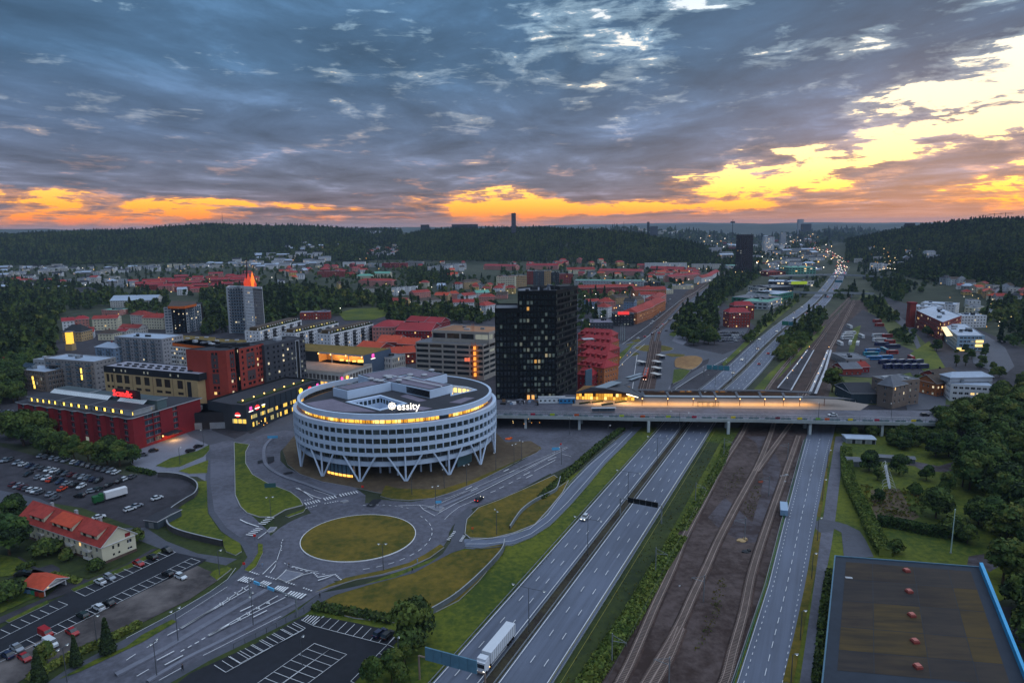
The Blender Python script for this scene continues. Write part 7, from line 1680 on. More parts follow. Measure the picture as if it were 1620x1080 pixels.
skyline(1240,368,3300,22,18,lightgrey,'pale tower behind the white lit block','office tower','pale_office_tower',.05)
skyline(672,355.5,2500,30,14,darkgrey,'low fort-like building on the middle hill, left','building','fort_building',0)
skyline(735,354.8,2400,90,20,darkgrey,'long flat building on the middle hilltop','building','hilltop_hall',0)
def mast(px,pyt,D,r,lab,disc=None):
 r_=ray(px,pyt);a=math.atan2(r_[0],r_[1]);x,y=D*math.sin(a),D*math.cos(a)
 zt=H+y*r_[2]/r_[1];zb=hz_at(x,y)-3
 t=zTh('radio_mast',lab,'mast',(x,y,zb));MB().tube((x,y,zb),(x,y,zt),r,5,r2=r*.4).link('shaft',[charcoal],t)
 if disc:MB().tube((x,y,zt-disc[1]),(x,y,zt-disc[1]+disc[2]),disc[0],10).link('platform',[charcoal],t)
mast(351,336,2800,1.0,'thin radio mast on the left wooded ridge');mast(1159.5,347,3600,2.4,'lookout tower with disc top in the far city',(11,18,8))
mast(987,350,4100,2.0,'thin mast on the far ridge left of the thin block');mast(972,353,4100,2.5,'short thick chimney on the far ridge')
for i,px in enumerate((1536,1553,1570)):
 D=2150;u=(px-810)/F;a=math.atan2(u,math.cos(PITCH));x,y=D*math.sin(a),D*math.cos(a);z0=hz_at(x,y)
 t=zTh('tower_crane',zn(i)+' crane from the left on the right hilltop skyline','crane',(x,y,z0),'cranes on the hilltop');MB().tube((x,y,z0),(x,y,z0+21+i*2),.7,4).link('mast',[charcoal],t);MB().tube((x-14,y,z0+19+i*2),(x+20,y,z0+19+i*2),.6,4).link('jib',[charcoal],t)
def flyover(k,pts,w,lab,z=6.5):
 p=smooth(W2(k(*pts),z),False,4);t=zTh('flyover',lab,'bridge',(*p[0],0));a=offset(p,-w/2);c=offset(p,w/2);b=MB()
 for i in range(len(p)-1):
  b.face([(*c[i],z),(*c[i+1],z),(*a[i+1],z),(*a[i],z)]);b.face([(*a[i],z-1.5),(*a[i+1],z-1.5),(*c[i+1],z-1.5),(*c[i],z-1.5)])
  b.face([(*c[i],z-1.5),(*c[i+1],z-1.5),(*c[i+1],z+.9),(*c[i],z+.9)]);b.face([(*a[i+1],z-1.5),(*a[i],z-1.5),(*a[i],z+.9),(*a[i+1],z+.9)])
 b.link('deck',[concrete],t);L,at=walk(p)
 for s in range(15,int(L),35):x,y,an=at(s);MB().box((x,y,0),(1.4,w*.6,z-1.5),an).link('pier',[concrete],t)
flyover(T4,[(20,388),(200,380),(420,378),(620,385),(860,400)],12,'grey flyover crossing the motorway, farther of two')
flyover(T4,[(140,484),(300,492),(480,492),(670,498)],8,'grey flyover crossing motorway and railway, nearer of two')
FILL=[]
def fill(k,poly,n,styles,where,size=(12,9),row=None,seed=0,fl=(2,3),grp=None,cat='house',ang=None):
 rnd=random.Random(seed);q=W2(k(*poly));xs=[p[0]for p in q];ys=[p[1]for p in q];got=[];tries=0
 while len(got)<n and tries<n*60:
  tries+=1
  pp=k(*poly);px,py=rnd.uniform(min(a for a,b in pp),max(a for a,b in pp)),rnd.uniform(min(b for a,b in pp),max(b for a,b in pp))
  if not inpoly(px,py,pp):continue
  g=on_ground(px,py)
  if not g:continue
  x,y,z=g
  r=max(size)*.75
  if taken(x,y,r)or any(math.hypot(x-a,y-b)<r*1.35 for a,b,*_ in got):continue
  got.append((x,y,z,px))
 got.sort(key=lambda g:g[3])
 for i,(x,y,z,px)in enumerate(got):
  wm,rm,rk=rnd.choice(styles);a=(ang if ang is not None else rnd.choice([0.15,-.3,.6,1.2]))+rnd.uniform(-.12,.12);w,d=size[0]*rnd.uniform(.75,1.25),size[1]*rnd.uniform(.85,1.15)
  ca,sa=math.cos(a),math.sin(a);o=[(x+ca*sx*w/2-sa*sy*d/2,y+sa*sx*w/2+ca*sy*d/2)for sx,sy in((-1,-1),(1,-1),(1,1),(-1,1))];occ(o)
  lab='%s %s, %s, %s %s'%(WN.get(id(wm),'pale'),cat,RN.get(id(rm),'dark roof'),zn(i),where)
  f=rnd.randint(*fl)
  block(cat.replace(' ','_'),lab,cat,o,z-1 if z>2 else 0,f,3.0,wm,rk,rm,pitch=4.2,ww=1.6,rise=rnd.uniform(2.4,4),hip=rnd.choice([0,0,.8]),lit_p=.1,chim=0,boxes=1,group=grp,extra=.6 if z<2 else 1.6,glaze=False)
RR=[(white,roof_red,'gable'),(offwhite,roof_red,'gable'),(cream,roof_orange,'gable'),(yellowish,roof_red,'gable'),(pinkish,roof_crimson,'gable'),(white,roof_brown,'gable'),(lightgrey,roof_black,'gable'),(sand,roof_orange,'gable')]
GG=[(white,roof_black,'gable'),(white,roof_grey,'gable'),(offwhite,roof_black,'flat'),(lightgrey,roof_grey,'flat'),(grey_render,roof_blue,'gable')]
PP=[(pinkish,roof_crimson,'gable'),(red_brick,roof_crimson,'gable'),(red_brick,roof_red,'gable')]
fill(T1,[(880,440),(1540,375),(1640,380),(1560,450),(1300,490),(900,490)],34,PP,'in the crimson terraces',(26,10),seed=1,grp='crimson terraces',cat='row house',ang=.2)
fill(T1,[(0,340),(420,320),(640,345),(1000,335),(1620,290),(1620,330),(1100,360),(600,390),(0,400)],66,GG,'at the left ridge foot',(24,12),seed=2,grp='houses at the left ridge foot',ang=.05,fl=(2,3),cat='long house')
fill(T1,[(0,420),(160,400),(260,430),(620,400),(850,420),(850,480),(640,470),(300,460),(60,500),(0,500)],34,GG+RR[:2],'in the left middle suburb',(18,11),seed=3,grp='left middle suburb')
fill(T2,[(0,260),(430,250),(440,300),(300,330),(0,350)],34,GG,'on the plain beneath the saddle',(30,14),seed=4,grp='houses beneath the saddle',ang=.1,cat='low block')
fill(T2,[(320,350),(640,320),(700,370),(600,400),(330,400)],14,PP+RR[:1],'in the red valley quarter',(18,11),seed=5,grp='red quarter houses')
fill(T2,[(690,235),(870,200),(910,215),(880,265),(700,275)],26,[(white,roof_grey,'gable'),(offwhite,roof_black,'gable'),(cream,roof_red,'gable')],'on the village knoll',(12,9),seed=6,grp='valley village houses')
fill(T2,[(460,80),(560,75),(800,110),(790,140),(600,110),(480,100)],16,[(white,roof_grey,'gable'),(offwhite,roof_black,'gable')],'high on the valley slope',(16,10),seed=7,grp='houses high on the slope')
fill(T2,[(270,185),(560,190),(420,225),(150,235)],10,GG,'under the wooded ridge',(16,10),seed=8,grp='houses on the wooded terrace')
fill(T2,[(1000,330),(1170,330),(1160,300),(1360,300),(1430,340),(1400,420),(1200,420)],10,RR,'near the end-on slabs',(13,10),seed=9,grp='houses near the end-on slabs')
fill(T2,[(60,350),(320,340),(320,400),(140,450),(100,430)],12,RR[:5]+GG,'behind the dark park',(16,11),seed=10,grp='suburb behind the park')
fill(T2,[(1200,470),(1620,440),(1620,500),(1300,490)],10,RR,'beneath the cream slab',(12,10),seed=11,grp='villa belt houses')
fill(T3,[(0,300),(620,300),(840,330),(840,345),(540,330),(0,320)],14,RR[:5],'beneath the middle hill',(18,11),seed=12,grp='houses beneath the middle hill')
fill(T3,[(420,380),(850,380),(880,400),(870,430),(860,390),(420,392)],8,RR,'behind the green factory roof',(13,10),seed=13,grp='houses behind the factory')
fill(T3,[(880,370),(1190,365),(1190,400),(1000,410),(890,420)],16,PP+RR[:3],'by the avenue',(16,11),seed=14,grp='avenue quarter houses')
fill(T3,[(560,500),(860,500),(860,560),(780,590),(560,530)],5,RR,'behind the tram street terrace',(12,10),seed=15,grp='houses behind the brick terrace')
fill(T3,[(1170,180),(1450,150),(1450,270),(1330,290),(1200,240)],18,GG+[(red_brick,roof_red,'flat')],'left of the dark tower',(30,18),seed=16,grp='far town blocks',fl=(2,5),cat='town block')
fill(T3,[(1530,200),(1620,130),(1640,240),(1540,320)],8,GG,'right of the dark tower',(26,16),seed=17,grp='blocks right of the dark tower',fl=(2,5),cat='town block')
fill(T3,[(700,75),(1000,80),(1150,110),(1000,130),(850,110)],24,[(white,roof_grey,'flat'),(offwhite,roof_grey,'flat')],'behind the middle hill',(34,18),seed=18,grp='houses on the far slope',cat='slope house')
fill(T4,[(0,130),(200,110),(320,200),(380,290),(280,300),(0,300)],34,GG+[(red_brick,roof_red,'flat')],'left of the motorway bend',(34,20),seed=19,grp='industrial town blocks',fl=(2,4),cat='industrial block')
fill(T4,[(0,300),(300,310),(300,380),(0,380)],18,GG+[(red_brick,roof_grey,'flat')],'before the far flyover',(30,18),seed=20,grp='trading estate blocks',fl=(1,2),cat='workshop')
fill(T4,[(1070,420),(1400,470),(1620,480),(1620,560),(1450,560),(1200,500)],22,RR+GG,'on the east slope',(14,11),seed=21,grp='houses on the east slope')
fill(T4,[(560,220),(1000,230),(1080,290),(1000,300),(560,300)],8,GG,'behind the hillside offices',(22,14),seed=22,grp='blocks behind the office group',fl=(2,4))
fill(T4,[(1180,580),(1390,590),(1380,640),(1230,620)],5,[(white,roof_grey,'flat'),(cream,roof_grey,'flat')],'behind the brick factory',(22,14),seed=23,grp='lit yard buildings')
# ================================================================== vegetation
def foliage(name,c1,c2):
 m=bpy.data.materials.new(name);m.use_nodes=True;nt=m.node_tree;n=nt.nodes;L=nt.links;b=n['Principled BSDF']
 b.inputs['Roughness'].default_value=.9;b.inputs['Specular IOR Level'].default_value=.15
 oi=n.new('ShaderNodeObjectInfo');geo=n.new('ShaderNodeNewGeometry');t=n.new('ShaderNodeTexNoise');t.inputs['Scale'].default_value=.35;t.inputs['Detail'].default_value=3;L.new(geo.outputs['Position'],t.inputs[0])
 a=n.new('ShaderNodeMath');a.operation='MULTIPLY_ADD';L.new(oi.outputs['Random'],a.inputs[0]);a.inputs[1].default_value=.6;s=n.new('ShaderNodeMath');s.operation='MULTIPLY_ADD';L.new(t.outputs[0],s.inputs[0]);s.inputs[1].default_value=1.6;s.inputs[2].default_value=-.6;t2=n.new('ShaderNodeTexNoise');t2.inputs['Scale'].default_value=.006;t2.inputs['Detail'].default_value=4;L.new(geo.outputs['Position'],t2.inputs[0]);s2=n.new('ShaderNodeMath');s2.operation='MULTIPLY_ADD';L.new(t2.outputs[0],s2.inputs[0]);s2.inputs[1].default_value=3.0;s2.inputs[2].default_value=-1.5;s3=n.new('ShaderNodeMath');L.new(s2.outputs[0],s3.inputs[0]);L.new(s.outputs[0],s3.inputs[1]);L.new(s3.outputs[0],a.inputs[2])
 mx=n.new('ShaderNodeMix');mx.data_type='RGBA';mx.clamp_factor=True;L.new(a.outputs[0],mx.inputs[0]);mx.inputs[6].default_value=(*c1,1);mx.inputs[7].default_value=(*c2,1);L.new(mx.outputs[2],b.inputs['Base Color'])
 return m
FD=[foliage('leaves_dark',(.018,.034,.016),(.04,.062,.02)),foliage('leaves_mid',(.032,.066,.022),(.075,.11,.028)),foliage('leaves_light',(.05,.09,.022),(.11,.135,.03))]
FG=[foliage('leaves_yellow_green',(.06,.09,.02),(.13,.13,.03)),foliage('leaves_fresh',(.045,.08,.02),(.09,.12,.03)),FD[1]]
FC=[foliage('needles_dark',(.012,.026,.016),(.03,.045,.02)),FD[0],FD[0]]
FS=[foliage('scrub_yellow',(.10,.15,.03),(.20,.21,.05)),foliage('scrub_green',(.07,.12,.03),(.15,.18,.04)),FG[1]]
def crown_mesh(name,seed,n,leaf,mats,h=10,w=4.2,z0=2.2,lobes=9,cone=False):
 r=np.random.default_rng(seed);C=[]
 for i in range(lobes):
  if cone:t=i/(lobes-1);C.append((0,0,z0+t*(h-z0),w*(1-t)*.9+.3,(h-z0)/lobes*1.1))
  else:
   t=r.uniform(0,1);a=r.uniform(0,2*PI);rr=w*.55*math.sqrt(r.uniform(0,1))*(1-.45*t);zc=z0+w*.35+t*(h-z0-w*.7);s=w*r.uniform(.38,.6)*(1-.25*t);C.append((rr*math.cos(a),rr*math.sin(a),zc,s,s*.85))
 C=np.array(C);k=r.integers(0,len(C),n);c=C[k]
 d=r.normal(size=(n,3));d[:,2]=np.where(d[:,2]<-.4,-d[:,2]*.4,d[:,2]);d/=np.linalg.norm(d,axis=1)[:,None]
 rad=r.uniform(.72,1.08,n)[:,None];p=c[:,:3]+d*np.stack([c[:,3],c[:,3],c[:,4]],1)*rad
 nn=d+r.normal(size=(n,3))*.45;nn/=np.linalg.norm(nn,axis=1)[:,None]
 u=np.cross(nn,r.normal(size=(n,3)));u/=np.linalg.norm(u,axis=1)[:,None];v=np.cross(nn,u);s=leaf*r.uniform(.55,1.3,n)[:,None]
 V=np.stack([p-u*s-v*s*.7,p+u*s-v*s*.5,p+u*s*.7+v*s,p-u*s*.6+v*s*.8],1).reshape(-1,3)
 me=bpy.data.meshes.new(name);me.vertices.add(n*4);me.vertices.foreach_set('co',V.ravel());me.loops.add(n*4);me.loops.foreach_set('vertex_index',np.arange(n*4));me.polygons.add(n)
 me.polygons.foreach_set('loop_start',np.arange(0,n*4,4));me.polygons.foreach_set('loop_total',np.full(n,4))
 mk=(k*7%3);mk=np.where(r.uniform(size=n)<.25,r.integers(0,3,n),mk)
 for m in mats:me.materials.append(m)
 me.polygons.foreach_set('material_index',mk.astype(np.int32));me.update(calc_edges=True);return me
def trunk_mesh(h=6,r=.28):
 b=MB();b.tube((0,0,-.3),(0,0,h*.5),r,6,r2=r*.7);b.tube((0,0,h*.5),(.4,.2,h),r*.7,5,r2=r*.25)
 for a in(0,2.1,4.2):b.tube((0,0,h*.42),(1.5*math.cos(a),1.5*math.sin(a),h*.85),r*.45,4,r2=r*.15)
 o=b.link('trunk',[bark]);me=o.data;bpy.data.objects.remove(o);return me
CR={'d':[crown_mesh('crown_broadleaf',i,4200,.34,FD,10,5.2,.9,13)for i in range(4)],'g':[crown_mesh('crown_light',20+i,3600,.34,FG,10,4.8,1.0,12)for i in range(2)],'c':[crown_mesh('crown_conifer',40+i,2200,.34,FC,11,2.2,1.0,12,True)for i in range(2)],'s':[crown_mesh('crown_slim',60,1500,.28,FD,10,2.0,1.2,10)],'b':[crown_mesh('crown_bush',70+i,1400,.5,[FD,FG][i],7,5.5,0,12)for i in range(2)]}
TRM=trunk_mesh()
TREES=[]
rt=random.Random(11)
def tree(x,y,h,kind='d',label=None,group=None,z=0):
 TREES.append((x,y,z,h,kind,label,group))
def tp(k,items,where):
 for i,it in enumerate(items):
  it=(*it[:2],it[2]*1.2,*it[3:])
  a,b,h,kind=it[:4];p=W2(k((a,b)))[0];nm={'d':'dark green broadleaf tree','g':'light green tree','c':'dark conical tree','s':'slim upright tree','b':'rounded bush'}[kind]
  tree(*p,h,kind,it[4]if len(it)>4 else '%s, %s from the left %s'%(nm,zn(i),where))
def wood(k,poly,sp,h0,h1,kinds,label,m=3):
 q=W2(k(*poly));xs=[p[0]for p in q];ys=[p[1]for p in q];x=min(xs)
 while x<max(xs):
  y=min(ys)
  while y<max(ys):
   a,b=x+rt.uniform(-.45,.45)*sp,y+rt.uniform(-.45,.45)*sp;y+=sp
   if inpoly(a,b,q)and not taken(a,b,m):tree(a,b,rt.uniform(h0,h1),rt.choice(kinds),'tree '+label,label)
  x+=sp
ID=K(0,0,1)
tp(A1,[(60,850,13,'d'),(150,900,16,'d'),(240,880,14,'d'),(300,950,12,'d'),(380,960,11,'d'),(470,985,10,'g'),(560,1000,9,'g'),(680,1020,12,'d'),(760,1030,11,'g'),(840,1010,8,'d')],'before the red hotel')
tp(L1,[(60,270,13,'d'),(95,60,9,'d'),(300,275,6,'b'),(420,305,3.4,'b'),(610,365,3.6,'b'),(860,190,4,'b'),(50,560,6,'b'),(290,960,5,'g')],'around the red-roofed house')
tp(L1,[(250,1090,7,'c'),(485,975,6.5,'c'),(683,890,7.5,'c')],'of three cones on the cycle path hedge')
tp(L2,[(985,860,12,'d','tall dark birch-like tree beside the curved graffiti wall'),(940,960,6,'g','low yellow-green tree in front of the tall dark tree'),(860,1075,7,'g','yellow-green bushy tree at the bottom edge of the south car park'),(740,1110,7,'g','small pale tree at the corner of the south car park')],'')
tp(A4,[(405,560,13,'g','round yellow-topped tree beside the bright platform'),(1190,400,11,'s','slim dark tree left of the lit yard drive'),(1250,395,11,'s','slim dark tree right of the lit yard drive')],'')
tp(A4,[(900,520,6,'b'),(950,525,7,'d'),(1010,210,9,'d'),(1065,300,9,'d'),(1340,410,4,'b'),(1490,570,7,'b'),(1440,575,6,'b')],'in the east yards')
tp(M4,[(640,180,8,'d'),(830,200,8,'d'),(690,240,5,'g'),(1000,240,6,'d'),(930,330,4,'b'),(700,380,5,'d'),(1060,90,10,'d'),(1060,480,11,'d'),(1130,330,8,'g'),(1230,280,11,'g'),(1400,240,13,'g'),(1260,640,6,'d'),(800,700,4,'b'),(860,30,7,'d'),(1330,520,9,'d'),(1180,590,7,'b')],'in the garden right of the hedge')
wood(ID,[(1478,712),(1488,680),(1530,652),(1600,640),(1690,620),(1760,900),(1700,1080),(1625,1040),(1590,960),(1575,890),(1550,830),(1530,770),(1495,735)],10.5,12,20,'dgdg','in the dense wood at the right of the garden',0)
wood(ID,[(1395,700),(1420,688),(1480,690),(1480,712),(1420,712)],7,6,9,'dg','on the bank at the foot of the bridge end',0)
wood(A4,[(480,840),(560,815),(1000,815),(1010,860),(870,880),(700,840)],6,5,8,'bd','in the shrubbery below the bridge fence',0)
wood(ID,[(-60,470),(0,470),(60,472),(100,488),(90,505),(84,530),(92,548),(60,600),(25,640),(-60,660)],10,12,18,'dddd','in the dark wood at the left border')
wood(ID,[(-60,450),(70,445),(180,462),(190,485),(110,492),(60,472),(-60,470)],14,10,15,'ddg','in the lighter woods above the left border')
wood(ID,[(190,470),(262,466),(268,480),(262,505),(235,492),(195,500)],12,10,15,'dddc','behind the cream balcony houses')
wood(ID,[(320,466),(357,462),(357,528),(322,530)],10,11,17,'ddd','between the two apartment towers')
wood(ID,[(418,462),(470,458),(560,470),(612,478),(640,492),(612,500),(600,484),(545,486),(535,500),(520,492),(480,500),(430,515),(418,522)],12,12,18,'dddg','in the dark park behind the terraces')
wood(ID,[(540,484),(600,482),(610,488),(608,492)],20,6,9,'g','on the park lawn')
wood(ID,[(612,494),(700,482),(780,498),(784,512),(700,512),(615,512)],10,8,13,'ddgg','in the green belt before the villas')
wood(ID,[(628,430),(700,424),(722,436),(718,450),(660,452)],16,11,15,'d','in the wood left of the uphill street')
wood(ID,[(540,435),(785,440),(785,496),(620,478),(545,462)],26,8,12,'ddg','between the villas')
wood(ID,[(915,462),(970,458),(1010,465),(985,480),(935,520),(916,545)],17,9,13,'dd','behind the black tower')
wood(T3,[(1020,790),(1015,700),(1060,620),(1150,575),(1240,500),(1290,415),(1440,350),(1570,345),(1560,400),(1430,500),(1300,580),(1295,700),(1290,820),(1100,835)],11,9,14,'ddg','in the belt between tram street and industrial estate')
wood(T3,[(1450,830),(1540,715),(1640,640),(1640,665),(1560,760),(1480,850)],10,6,10,'db','on the bank above the southbound lanes')
wood(T4,[(0,640),(110,570),(250,480),(260,500),(130,610),(0,700)],12,6,10,'dgb','on the bank beside the showrooms')
wood(A4,[(50,380),(70,250),(240,100),(290,45),(375,55),(370,110),(260,250),(170,345),(80,395)],8,7,11,'ddgb','between motorway and railway',1)
wood(T4,[(415,520),(500,470),(540,430),(560,500),(440,560)],13,7,11,'dg','where railway and motorway converge')
wood(T4,[(280,400),(380,385),(350,440),(290,480)],14,6,9,'g','beside the lime sign')
wood(A4,[(590,-10),(730,-20),(790,90),(880,130),(935,190),(900,265),(800,250),(770,150),(640,50)],10,8,12,'ddg','between bus yard and east street')
wood(T4,[(660,420),(840,400),(900,450),(880,540),(800,560),(740,520),(670,480)],14,9,14,'dd','north of the bus yard')
wood(T4,[(860,390),(1100,330),(1400,290),(1700,270),(1700,640),(1480,590),(1400,470),(1200,480),(1070,420)],18,10,15,'dddg','on the wooded east slope')
wood(A4,[(1400,20),(1620,0),(1700,100),(1700,330),(1560,300),(1470,250),(1480,160),(1330,130)],13,9,13,'ddg','behind the east car park')
wood(A4,[(1540,470),(1700,380),(1700,600),(1560,560)],12,9,12,'dd','right of the white office')
wood(ID,[(1355,412),(1480,420),(1500,450),(1440,470),(1400,465),(1360,440)],24,9,13,'dd','north of the depot')
wood(ID,[(1345,395),(1400,388),(1480,400),(1480,412),(1360,408)],30,9,13,'dd','at the east hill foot')
wood(ID,[(-40,398),(620,394),(640,404),(0,410)],30,9,13,'ddg','below the left ridge')
wood(ID,[(640,406),(1060,406),(1120,400),(1120,412),(1060,420),(640,416)],26,9,13,'dd','at the middle hill foot')
wood(ID,[(1480,560),(1590,545),(1620,600),(1560,600)],22,6,9,'dg','around the east car park')
wood(ID,[(-40,425),(400,418),(640,412),(640,440),(420,458),(300,470),(190,462),(0,450)],40,8,13,'dddg','scattered over the left suburbs')
wood(ID,[(-40,408),(600,402),(640,412),(400,418),(-40,425)],48,9,13,'dd','scattered along the ridge foot')
wood(ID,[(780,415),(1100,415),(1230,395),(1200,425),(1060,460),(920,462),(790,440)],34,9,13,'ddg','among the crimson roofs')
wood(ID,[(1080,385),(1290,376),(1300,400),(1320,420),(1240,420),(1200,425),(1130,410)],36,9,14,'dd','in the far valley')
TREES.sort(key=lambda t:math.hypot(t[0],t[1])if t[5].startswith('tree ')else 0)
REST={}
cnt={};KN={'d':'dark','g':'light green','b':'low round','c':'conical','s':'slim'}
vis={}
for t_ in TREES[:295]:vis[t_[6]]=vis.get(t_[6],0)+1
GI={}
for i,(x,y,z,h,kd,lab,grp)in enumerate(TREES):
 if i<295:
  me=CR[kd][i%len(CR[kd])];s=h/10.0;hh={'b':7,'c':11}.get(kd,10);s=h/hh
  o=bpy.data.objects.new('tree' if kd!='b' else 'bush',None);COL.objects.link(o);o.location=(x,y,0);o.scale=(s*rt.uniform(.9,1.15),s*rt.uniform(.9,1.15),s);o.rotation_euler=(0,0,rt.uniform(0,6.28))
  o['label']=lab;o['category']='tree' if kd!='b' else 'bush'
  if grp:
   o['group']=grp;j=cnt[(grp,kd)]=cnt.get((grp,kd),0)+1;o['label']='%s tree %s, %s nearest'%(KN[kd],grp,zn(j-1))
  for nm,m in(('crown',me),('trunk',TRM)):
   c=bpy.data.objects.new(nm,m);COL.objects.link(c);c.parent=o
   if nm=='crown':c.name='crown'
   if nm=='trunk' and kd=='b':c.scale=(1,1,.35)
 else:REST.setdefault(grp or 'scattered trees',[]).append((x,y,z,h))
pc=bpy.data.collections.new('woodland_crowns')
for i in range(5):
 if i<3:me=crown_mesh('far_crown',200+i,130,1.25,FD,10,4.6,.5,6)
 elif i==3:me=crown_mesh('far_crown',203,110,1.25,FG,9,4.6,.5,6)
 else:me=crown_mesh('far_conifer',204,90,1.1,FC,12,2.8,.5,7,True)
 pc.objects.link(bpy.data.objects.new('far_crown',me))
ng=bpy.data.node_groups.new('woodland','GeometryNodeTree');ng.interface.new_socket('Geometry',in_out='INPUT',socket_type='NodeSocketGeometry');ng.interface.new_socket('Geometry',in_out='OUTPUT',socket_type='NodeSocketGeometry')
gi,go,ip,ci=[ng.nodes.new(t)for t in('NodeGroupInput','NodeGroupOutput','GeometryNodeInstanceOnPoints','GeometryNodeCollectionInfo')]
ci.inputs['Collection'].default_value=pc;ci.inputs['Separate Children'].default_value=True;ci.inputs['Reset Children'].default_value=True;ip.inputs['Pick Instance'].default_value=True
rv=ng.nodes.new('FunctionNodeRandomValue');rv.data_type='FLOAT_VECTOR';rv.inputs[1].default_value=(0,0,6.28)
at_=ng.nodes.new('GeometryNodeInputNamedAttribute');at_.inputs[0].default_value='size'
for a,b in((gi.outputs[0],ip.inputs['Points']),(ci.outputs[0],ip.inputs['Instance']),(rv.outputs[0],ip.inputs['Rotation']),(at_.outputs[0],ip.inputs['Scale']),(ip.outputs[0],go.inputs[0])):ng.links.new(a,b)
pc2=bpy.data.collections.new('tuft_shapes')
for i in range(3):pc2.objects.link(bpy.data.objects.new('tuft',crown_mesh('tuft',300+i,26,1.5,[[grass_dry,FS[0],grass],[FS[1],grass,grass_dry],[grass_dry]*3][i],8,7,0,5)))
ng2=ng.copy();[n for n in ng2.nodes if n.type=='COLLECTION_INFO'][0].inputs['Collection'].default_value=pc2
def woodland(name,pts):
 P=np.array(pts,dtype=np.float32);me=bpy.data.meshes.new(name);me.vertices.add(len(P));me.vertices.foreach_set('co',P[:,:3].ravel())
 at=me.attributes.new('size','FLOAT','POINT');at.data.foreach_set('value',P[:,3]/10.0)
 o=bpy.data.objects.new(name,me);COL.objects.link(o);o['kind']='stuff';md=o.modifiers.new('woodland','NODES');md.node_group=ng2 if name.endswith(('herbs','weeds','grass'))else ng
for g,pts in REST.items():woodland('woodland',pts)
rg=np.random.default_rng(4)
def hill_forest(name,a0,a1,r0,r1,sp,n):
 """even cover of the slopes that rise between the bearings a0..a1 and distances r0..r1"""
 a=np.radians(rg.uniform(a0,a1,n));r=np.sqrt(rg.uniform(r0**2,r1**2,n));X,Y=r*np.sin(a),r*np.cos(a);Z=height(X,Y);Z2=height(X*1.02,Y*1.02)
 k=(Z>7)&(Z2>Z-2.5)&(rg.uniform(size=n)<np.clip(.86+.5*np.sin(X*.011)*np.sin(Y*.009),.6,1));X,Y,Z=X[k],Y[k],Z[k]
 if OCC:
  cc=np.array([(c[0],c[1],max(9,r_*.9))for c,r_,q in OCC if math.hypot(*c)>r0-200])
  if len(cc):
   kk=np.ones(len(X),bool)
   for cx,cy_,rr in cc:kk&=(np.abs(X-cx)>rr)|(np.abs(Y-cy_)>rr)
   X,Y,Z=X[kk],Y[kk],Z[kk]
 woodland(name,np.stack([X,Y,Z-1,rg.uniform(8,13,len(X))*sp],1))
hill_forest('ridge_woodland',-46,-9,1900,3400,1.25,62000)
hill_forest('middle_hill_woodland',-12,20,1500,2700,1.0,52000)
hill_forest('east_hill_woodland',26,46,1150,2700,1.05,46000)
hill_forest('far_woodland',4,34,2700,6200,2.2,16000)
def hedge(k,pts,w,h,label,name='hedge',mats=FS,dens=12,kind=None):
 line=W2(k(*pts));L,at=walk(line);n=int(L*dens*(w+h));r=np.random.default_rng(int(L));s=r.uniform(0,L,n);P=[]
 for q in s:
  x,y,a=at(q);u=r.uniform(-1,1);side=r.uniform()<.45
  o,z=(math.copysign(w/2,u),r.uniform(.1,h))if side else(u*w/2,h+r.uniform(-.2,.12));P.append((x+math.sin(a)*o,y-math.cos(a)*o,z))
 P=np.array(P);n=len(P);nn=r.normal(size=(n,3));nn/=np.linalg.norm(nn,axis=1)[:,None];u=np.cross(nn,r.normal(size=(n,3)));u/=np.linalg.norm(u,axis=1)[:,None];v=np.cross(nn,u);sz=r.uniform(.2,.42,n)[:,None]
 V=np.stack([P-u*sz-v*sz,P+u*sz-v*sz,P+u*sz+v*sz,P-u*sz+v*sz],1).reshape(-1,3)
 b=MB();l=offset(line,-w/2*.85);rr=offset(line,w/2*.85)
 for i in range(len(line)-1):
  b.face([(*rr[i],h-.15),(*rr[i+1],h-.15),(*l[i+1],h-.15),(*l[i],h-.15)],3);b.face([(*rr[i],0),(*rr[i+1],0),(*rr[i+1],h-.15),(*rr[i],h-.15)],3);b.face([(*l[i+1],0),(*l[i],0),(*l[i],h-.15),(*l[i+1],h-.15)],3)
 b.face([(*rr[0],0),(*rr[0],h-.15),(*l[0],h-.15),(*l[0],0)]);b.face([(*l[-1],0),(*l[-1],h-.15),(*rr[-1],h-.15),(*rr[-1],0)])
 off=len(b.v);b.v+=[tuple(p)for p in V];b.f+=[(off+4*i,off+4*i+1,off+4*i+2,off+4*i+3)for i in range(n)];b.m+=[int(x)for x in r.integers(0,3,n)]
 o=b.link(name,list(mats)+[grass if mats is FS else grass_dark],base=(*line[0],0))
 if kind:o['kind']=kind
 else:o['label']=label;o['category']='hedge'
hedge(M4,[(492,60),(500,200),(520,280),(570,380),(620,480),(670,590),(740,720)],4.2,2.6,'long clipped green hedge curving beside the foot path to the big roof')
hedge(M4,[(690,520),(800,535),(1000,580),(1130,600)],3.2,3.2,'dark straight hedge across the garden behind the lawn',mats=FD)
hedge(L1,[(890,715),(720,800),(520,890),(330,985),(180,1065)],1.8,1.3,'low hedge along the cycle path and gravel lot')
hedge(L1,[(330,400),(430,425),(500,450)],1.6,1.0,'short low hedge right of the small recycling shelter')
hedge(L1,[(110,375),(215,330)],2,1.2,'short dark hedge on the lawn behind the recycling shelter',mats=FD)
hedge(M1,[(810,170),(900,185),(975,205)],2.5,1.2,'hedge at the end of the car park beside the forecourt',mats=FD)
hedge(ID,[(905,1120),(960,1035),(1000,975),(1040,905),(1075,850)],5.0,.9,'','trackside_scrub',FS,9,'stuff')
hedge(ID,[(930,1080),(975,1015),(1000,985)],3,2.0,'','trackside_scrub',FS,9,'stuff')
